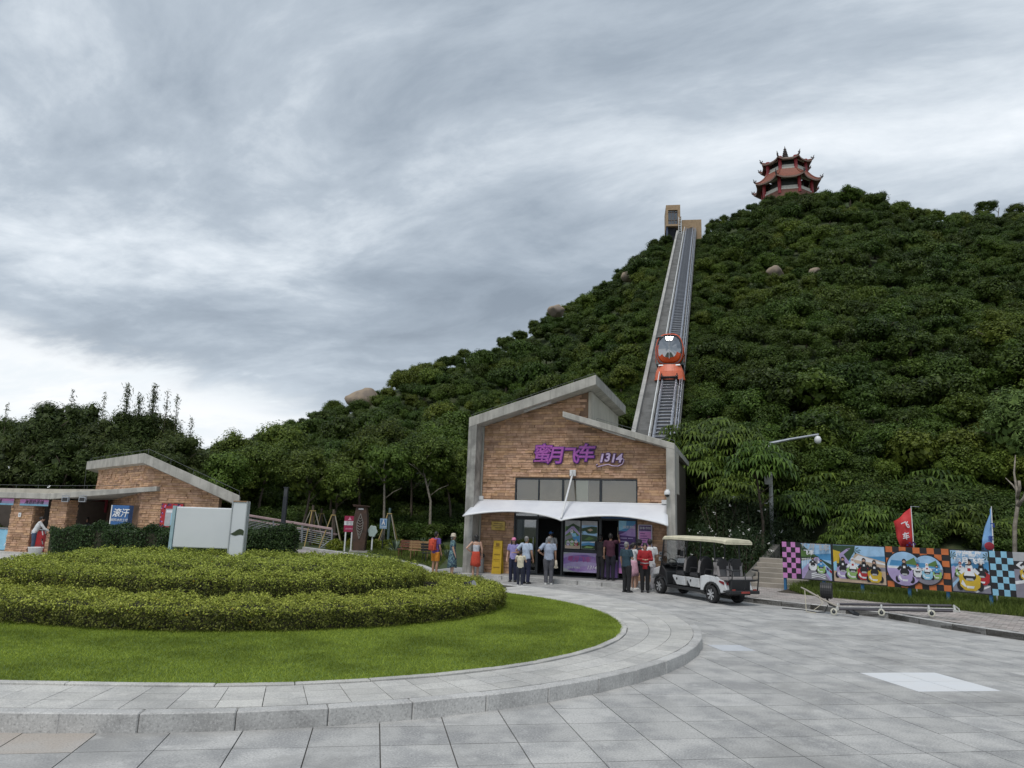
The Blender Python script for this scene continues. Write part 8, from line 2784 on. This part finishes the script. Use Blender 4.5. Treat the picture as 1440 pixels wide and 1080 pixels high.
for s in (-1, 1):
    b.tube([(s * .10, -.13, 1.40), (s * .12, .0, 1.47), (s * .13, .13, 1.32), (s * .14, .08, 1.08), (s * .13, -.14, 1.02)], .016, 5)
b.build("straps", cloth("backpack_trim", (.40, .05, .03)), bp)
dress = mat("dress_print", (.018, .04, .09), .85, col2=(.16, .27, .26), nscale=16)
r, hd, ar = person("woman in a navy patterned dress and cream bucket hat, beside the man with the backpack", stand(635, 809, -.6), R_(-75), 1.66, skin_l, ("bob", hair_gr), dress, "short", dress, "dress", shoe_w, "down", "down")
hat(r, hd, cloth("cream_hat", (.60, .53, .42)), .15, .06)
r, hd, ar = person("woman in a red skirt and pale grey top at the left column", stand(668, 811, -.75), R_(8), 1.66, skin_l, ("bob", hair_bk), cloth("pale_grey", (.52, .54, .58)), "cap", cloth("red_skirt", (.50, .06, .03)), "skirt", shoe_w, "hip", "down", bare=True, build=.92, hem=1.0)
# group at the left doors
r, hd, ar = person("woman in a pink cap, lilac shirt and navy trousers facing the plaza", stand(721, 816), R_(170), 1.62, skin_l, ("long", hair_bk), cloth("lilac", (.30, .27, .55)), "short", cloth("navy", (.016, .02, .05)), "trousers", shoe_b, "front", "down", build=.95)
hat(r, hd, mat("cap_pink", (.62, .20, .36), .7), 0, name="cap")
r, hd, ar = person("man in a light blue shirt and navy trousers behind the small child", stand(739, 821), R_(-30), 1.70, skin_t, ("crop", hair_gr), cloth("light_blue", (.42, .50, .62)), "short", cloth("navy", (.016, .02, .05)), "trousers", shoe_b, "hip", "down", build=1.02)
r, hd, ar = person("small child in a cream shirt and dark trousers", stand(731, 824), R_(-8), 1.22, skin_l, ("short", hair_bk), cloth("cream", (.62, .57, .43)), "cap", cloth("ink", (.02, .024, .042)), "trousers", shoe_w, "out", "out", build=1.05, fingers=False)
p = stand(771, 822)
r, hd, ar = person("man in a grey blue shirt and grey trousers holding a pale hat", p, R_(0), 1.72, skin_t, ("crop", hair_gr), cloth("grey_blue", (.33, .38, .48)), "short", cloth("mid_grey", (.095, .095, .11)), "trousers", shoe_w, "hip", "down", build=1.12)
hh = thing("sun_hat", "folded pale sun hat held by the man in grey trousers", "hat", p)
b = MB(); b.ell((.27, .05, .74), (.06, .10, .15), 12, 8); b.ell((.26, .05, .62), (.10, .06, .05), 10, 6); remesh(b, "folded_hat", cloth("cream_hat", (.60, .53, .42)), hh, .016)
r, hd, ar = person("person in a white shirt and dark trousers standing in the open doorway", BF.world(3.38, 1.15, ZF + .02), R_(25), 1.72, skin_l, ("short", hair_bk), cloth("white", (.62, .63, .64)), "short", cloth("ink", (.02, .024, .042)), "trousers", shoe_b, "down", "down")
hat(r, hd, mat("cap_blue", (.03, .12, .33), .6), 0, name="cap")
# at the ticket window
r, hd, ar = person("man in a maroon shirt reaching up at the ticket window", BF.world(5.98, .18, ZF), R_(-18), 1.74, skin_t, ("short", hair_bk), cloth("maroon", (.055, .012, .028)), "short", cloth("black_blue", (.012, .012, .022)), "trousers", shoe_b, "down", "up", build=1.05)
r, hd, ar = person("person in black close to the purple strip at the ticket window", BF.world(5.55, .38, ZF), R_(-40), 1.68, skin_t, ("bob", hair_bk), cloth("black", (.014, .014, .016)), "long", cloth("black", (.014, .014, .016)), "trousers", shoe_b, "front", "front")
# group in front of the right pier
r, hd, ar = person("elderly man in a dark teal shirt and black trousers, seen from the side", stand(881, 833), R_(-50), 1.66, skin_t, ("crop", hair_gr), cloth("teal", (.022, .052, .072)), "short", cloth("black", (.014, .014, .016)), "trousers", shoe_b, "down", "front", build=1.08)
r, hd, ar = person("woman in a red jacket and black trousers looking down at her hands", stand(907, 833), R_(172), 1.64, skin_l, ("bob", hair_bk), cloth("red_jacket", (.36, .018, .024)), "long", cloth("black", (.014, .014, .016)), "trousers", shoe_b, "front", "front", lean=.05, hem=.80)
b = MB(); b.tube([(-.15, .09, 1.02), (0, .14, 1.0), (.15, .09, 1.02), (.13, -.1, 1.02), (-.13, -.1, 1.02), (-.15, .09, 1.02)], .018, 6); b.build("belt", mat("belt_grey", (.40, .40, .42), .5), r)
r, hd, ar = person("woman in a white top and pink skirt holding up a phone behind the elderly man", stand(891, 829), R_(-65), 1.62, skin_l, ("pony", hair_bk), cloth("white", (.62, .63, .64)), "cap", cloth("pink_skirt", (.56, .32, .40)), "skirt", shoe_w, "phone", "phone", build=.9)
r, hd, ar = person("person in a black hat and dark jacket filming behind the elderly man", stand(897, 827) + Vector((.12, .35, 0)), R_(-20), 1.70, skin_l, ("short", hair_bk), cloth("charcoal", (.03, .03, .036)), "long", cloth("black", (.014, .014, .016)), "shorts", shoe_b, "phone", "phone")
hat(r, hd, cloth("black", (.014, .014, .016)), .15, .07)
r, hd, ar = person("man in a white printed shirt and pale grey trousers behind the woman in red", stand(914, 827), R_(-18), 1.76, skin_l, ("short", hair_bk), cloth("white", (.62, .63, .64)), "short", cloth("pale_trousers", (.42, .41, .43)), "trousers", shoe_w, "down", "front", build=1.05, hem=.78)
b = MB(); b.lathe([(.075, -.003), (.09, -.003), (.09, .003), (.075, .003)], 18, (0, -.138, 1.20), (0, 1, 0)); b.build("shirt_print", P_GREY, r)
# kiosk
u, _ = KF.on(49, 760, .1)
r, hd, ar = person("woman in a white blouse and blue jeans leaning over the red and white counter", KF.world(u, .0, KZ), R_(-55), 1.66, skin_l, ("bun", hair_bk), cloth("white", (.62, .63, .64)), "long", cloth("denim", (.05, .08, .14)), "trousers", shoe_w, "lean", "lean", lean=.20, group="people at the kiosk")
u, _ = KF.on(121, 740, 1.6)
r, hd, ar = person("person in dark grey clothes in the shade of the kiosk recess", KF.world(u, 1.6, KZ), R_(150), 1.66, skin_t, ("short", hair_bk), cloth("charcoal", (.03, .03, .036)), "short", cloth("black", (.014, .014, .016)), "trousers", shoe_b, "front", "down", group="people at the kiosk")
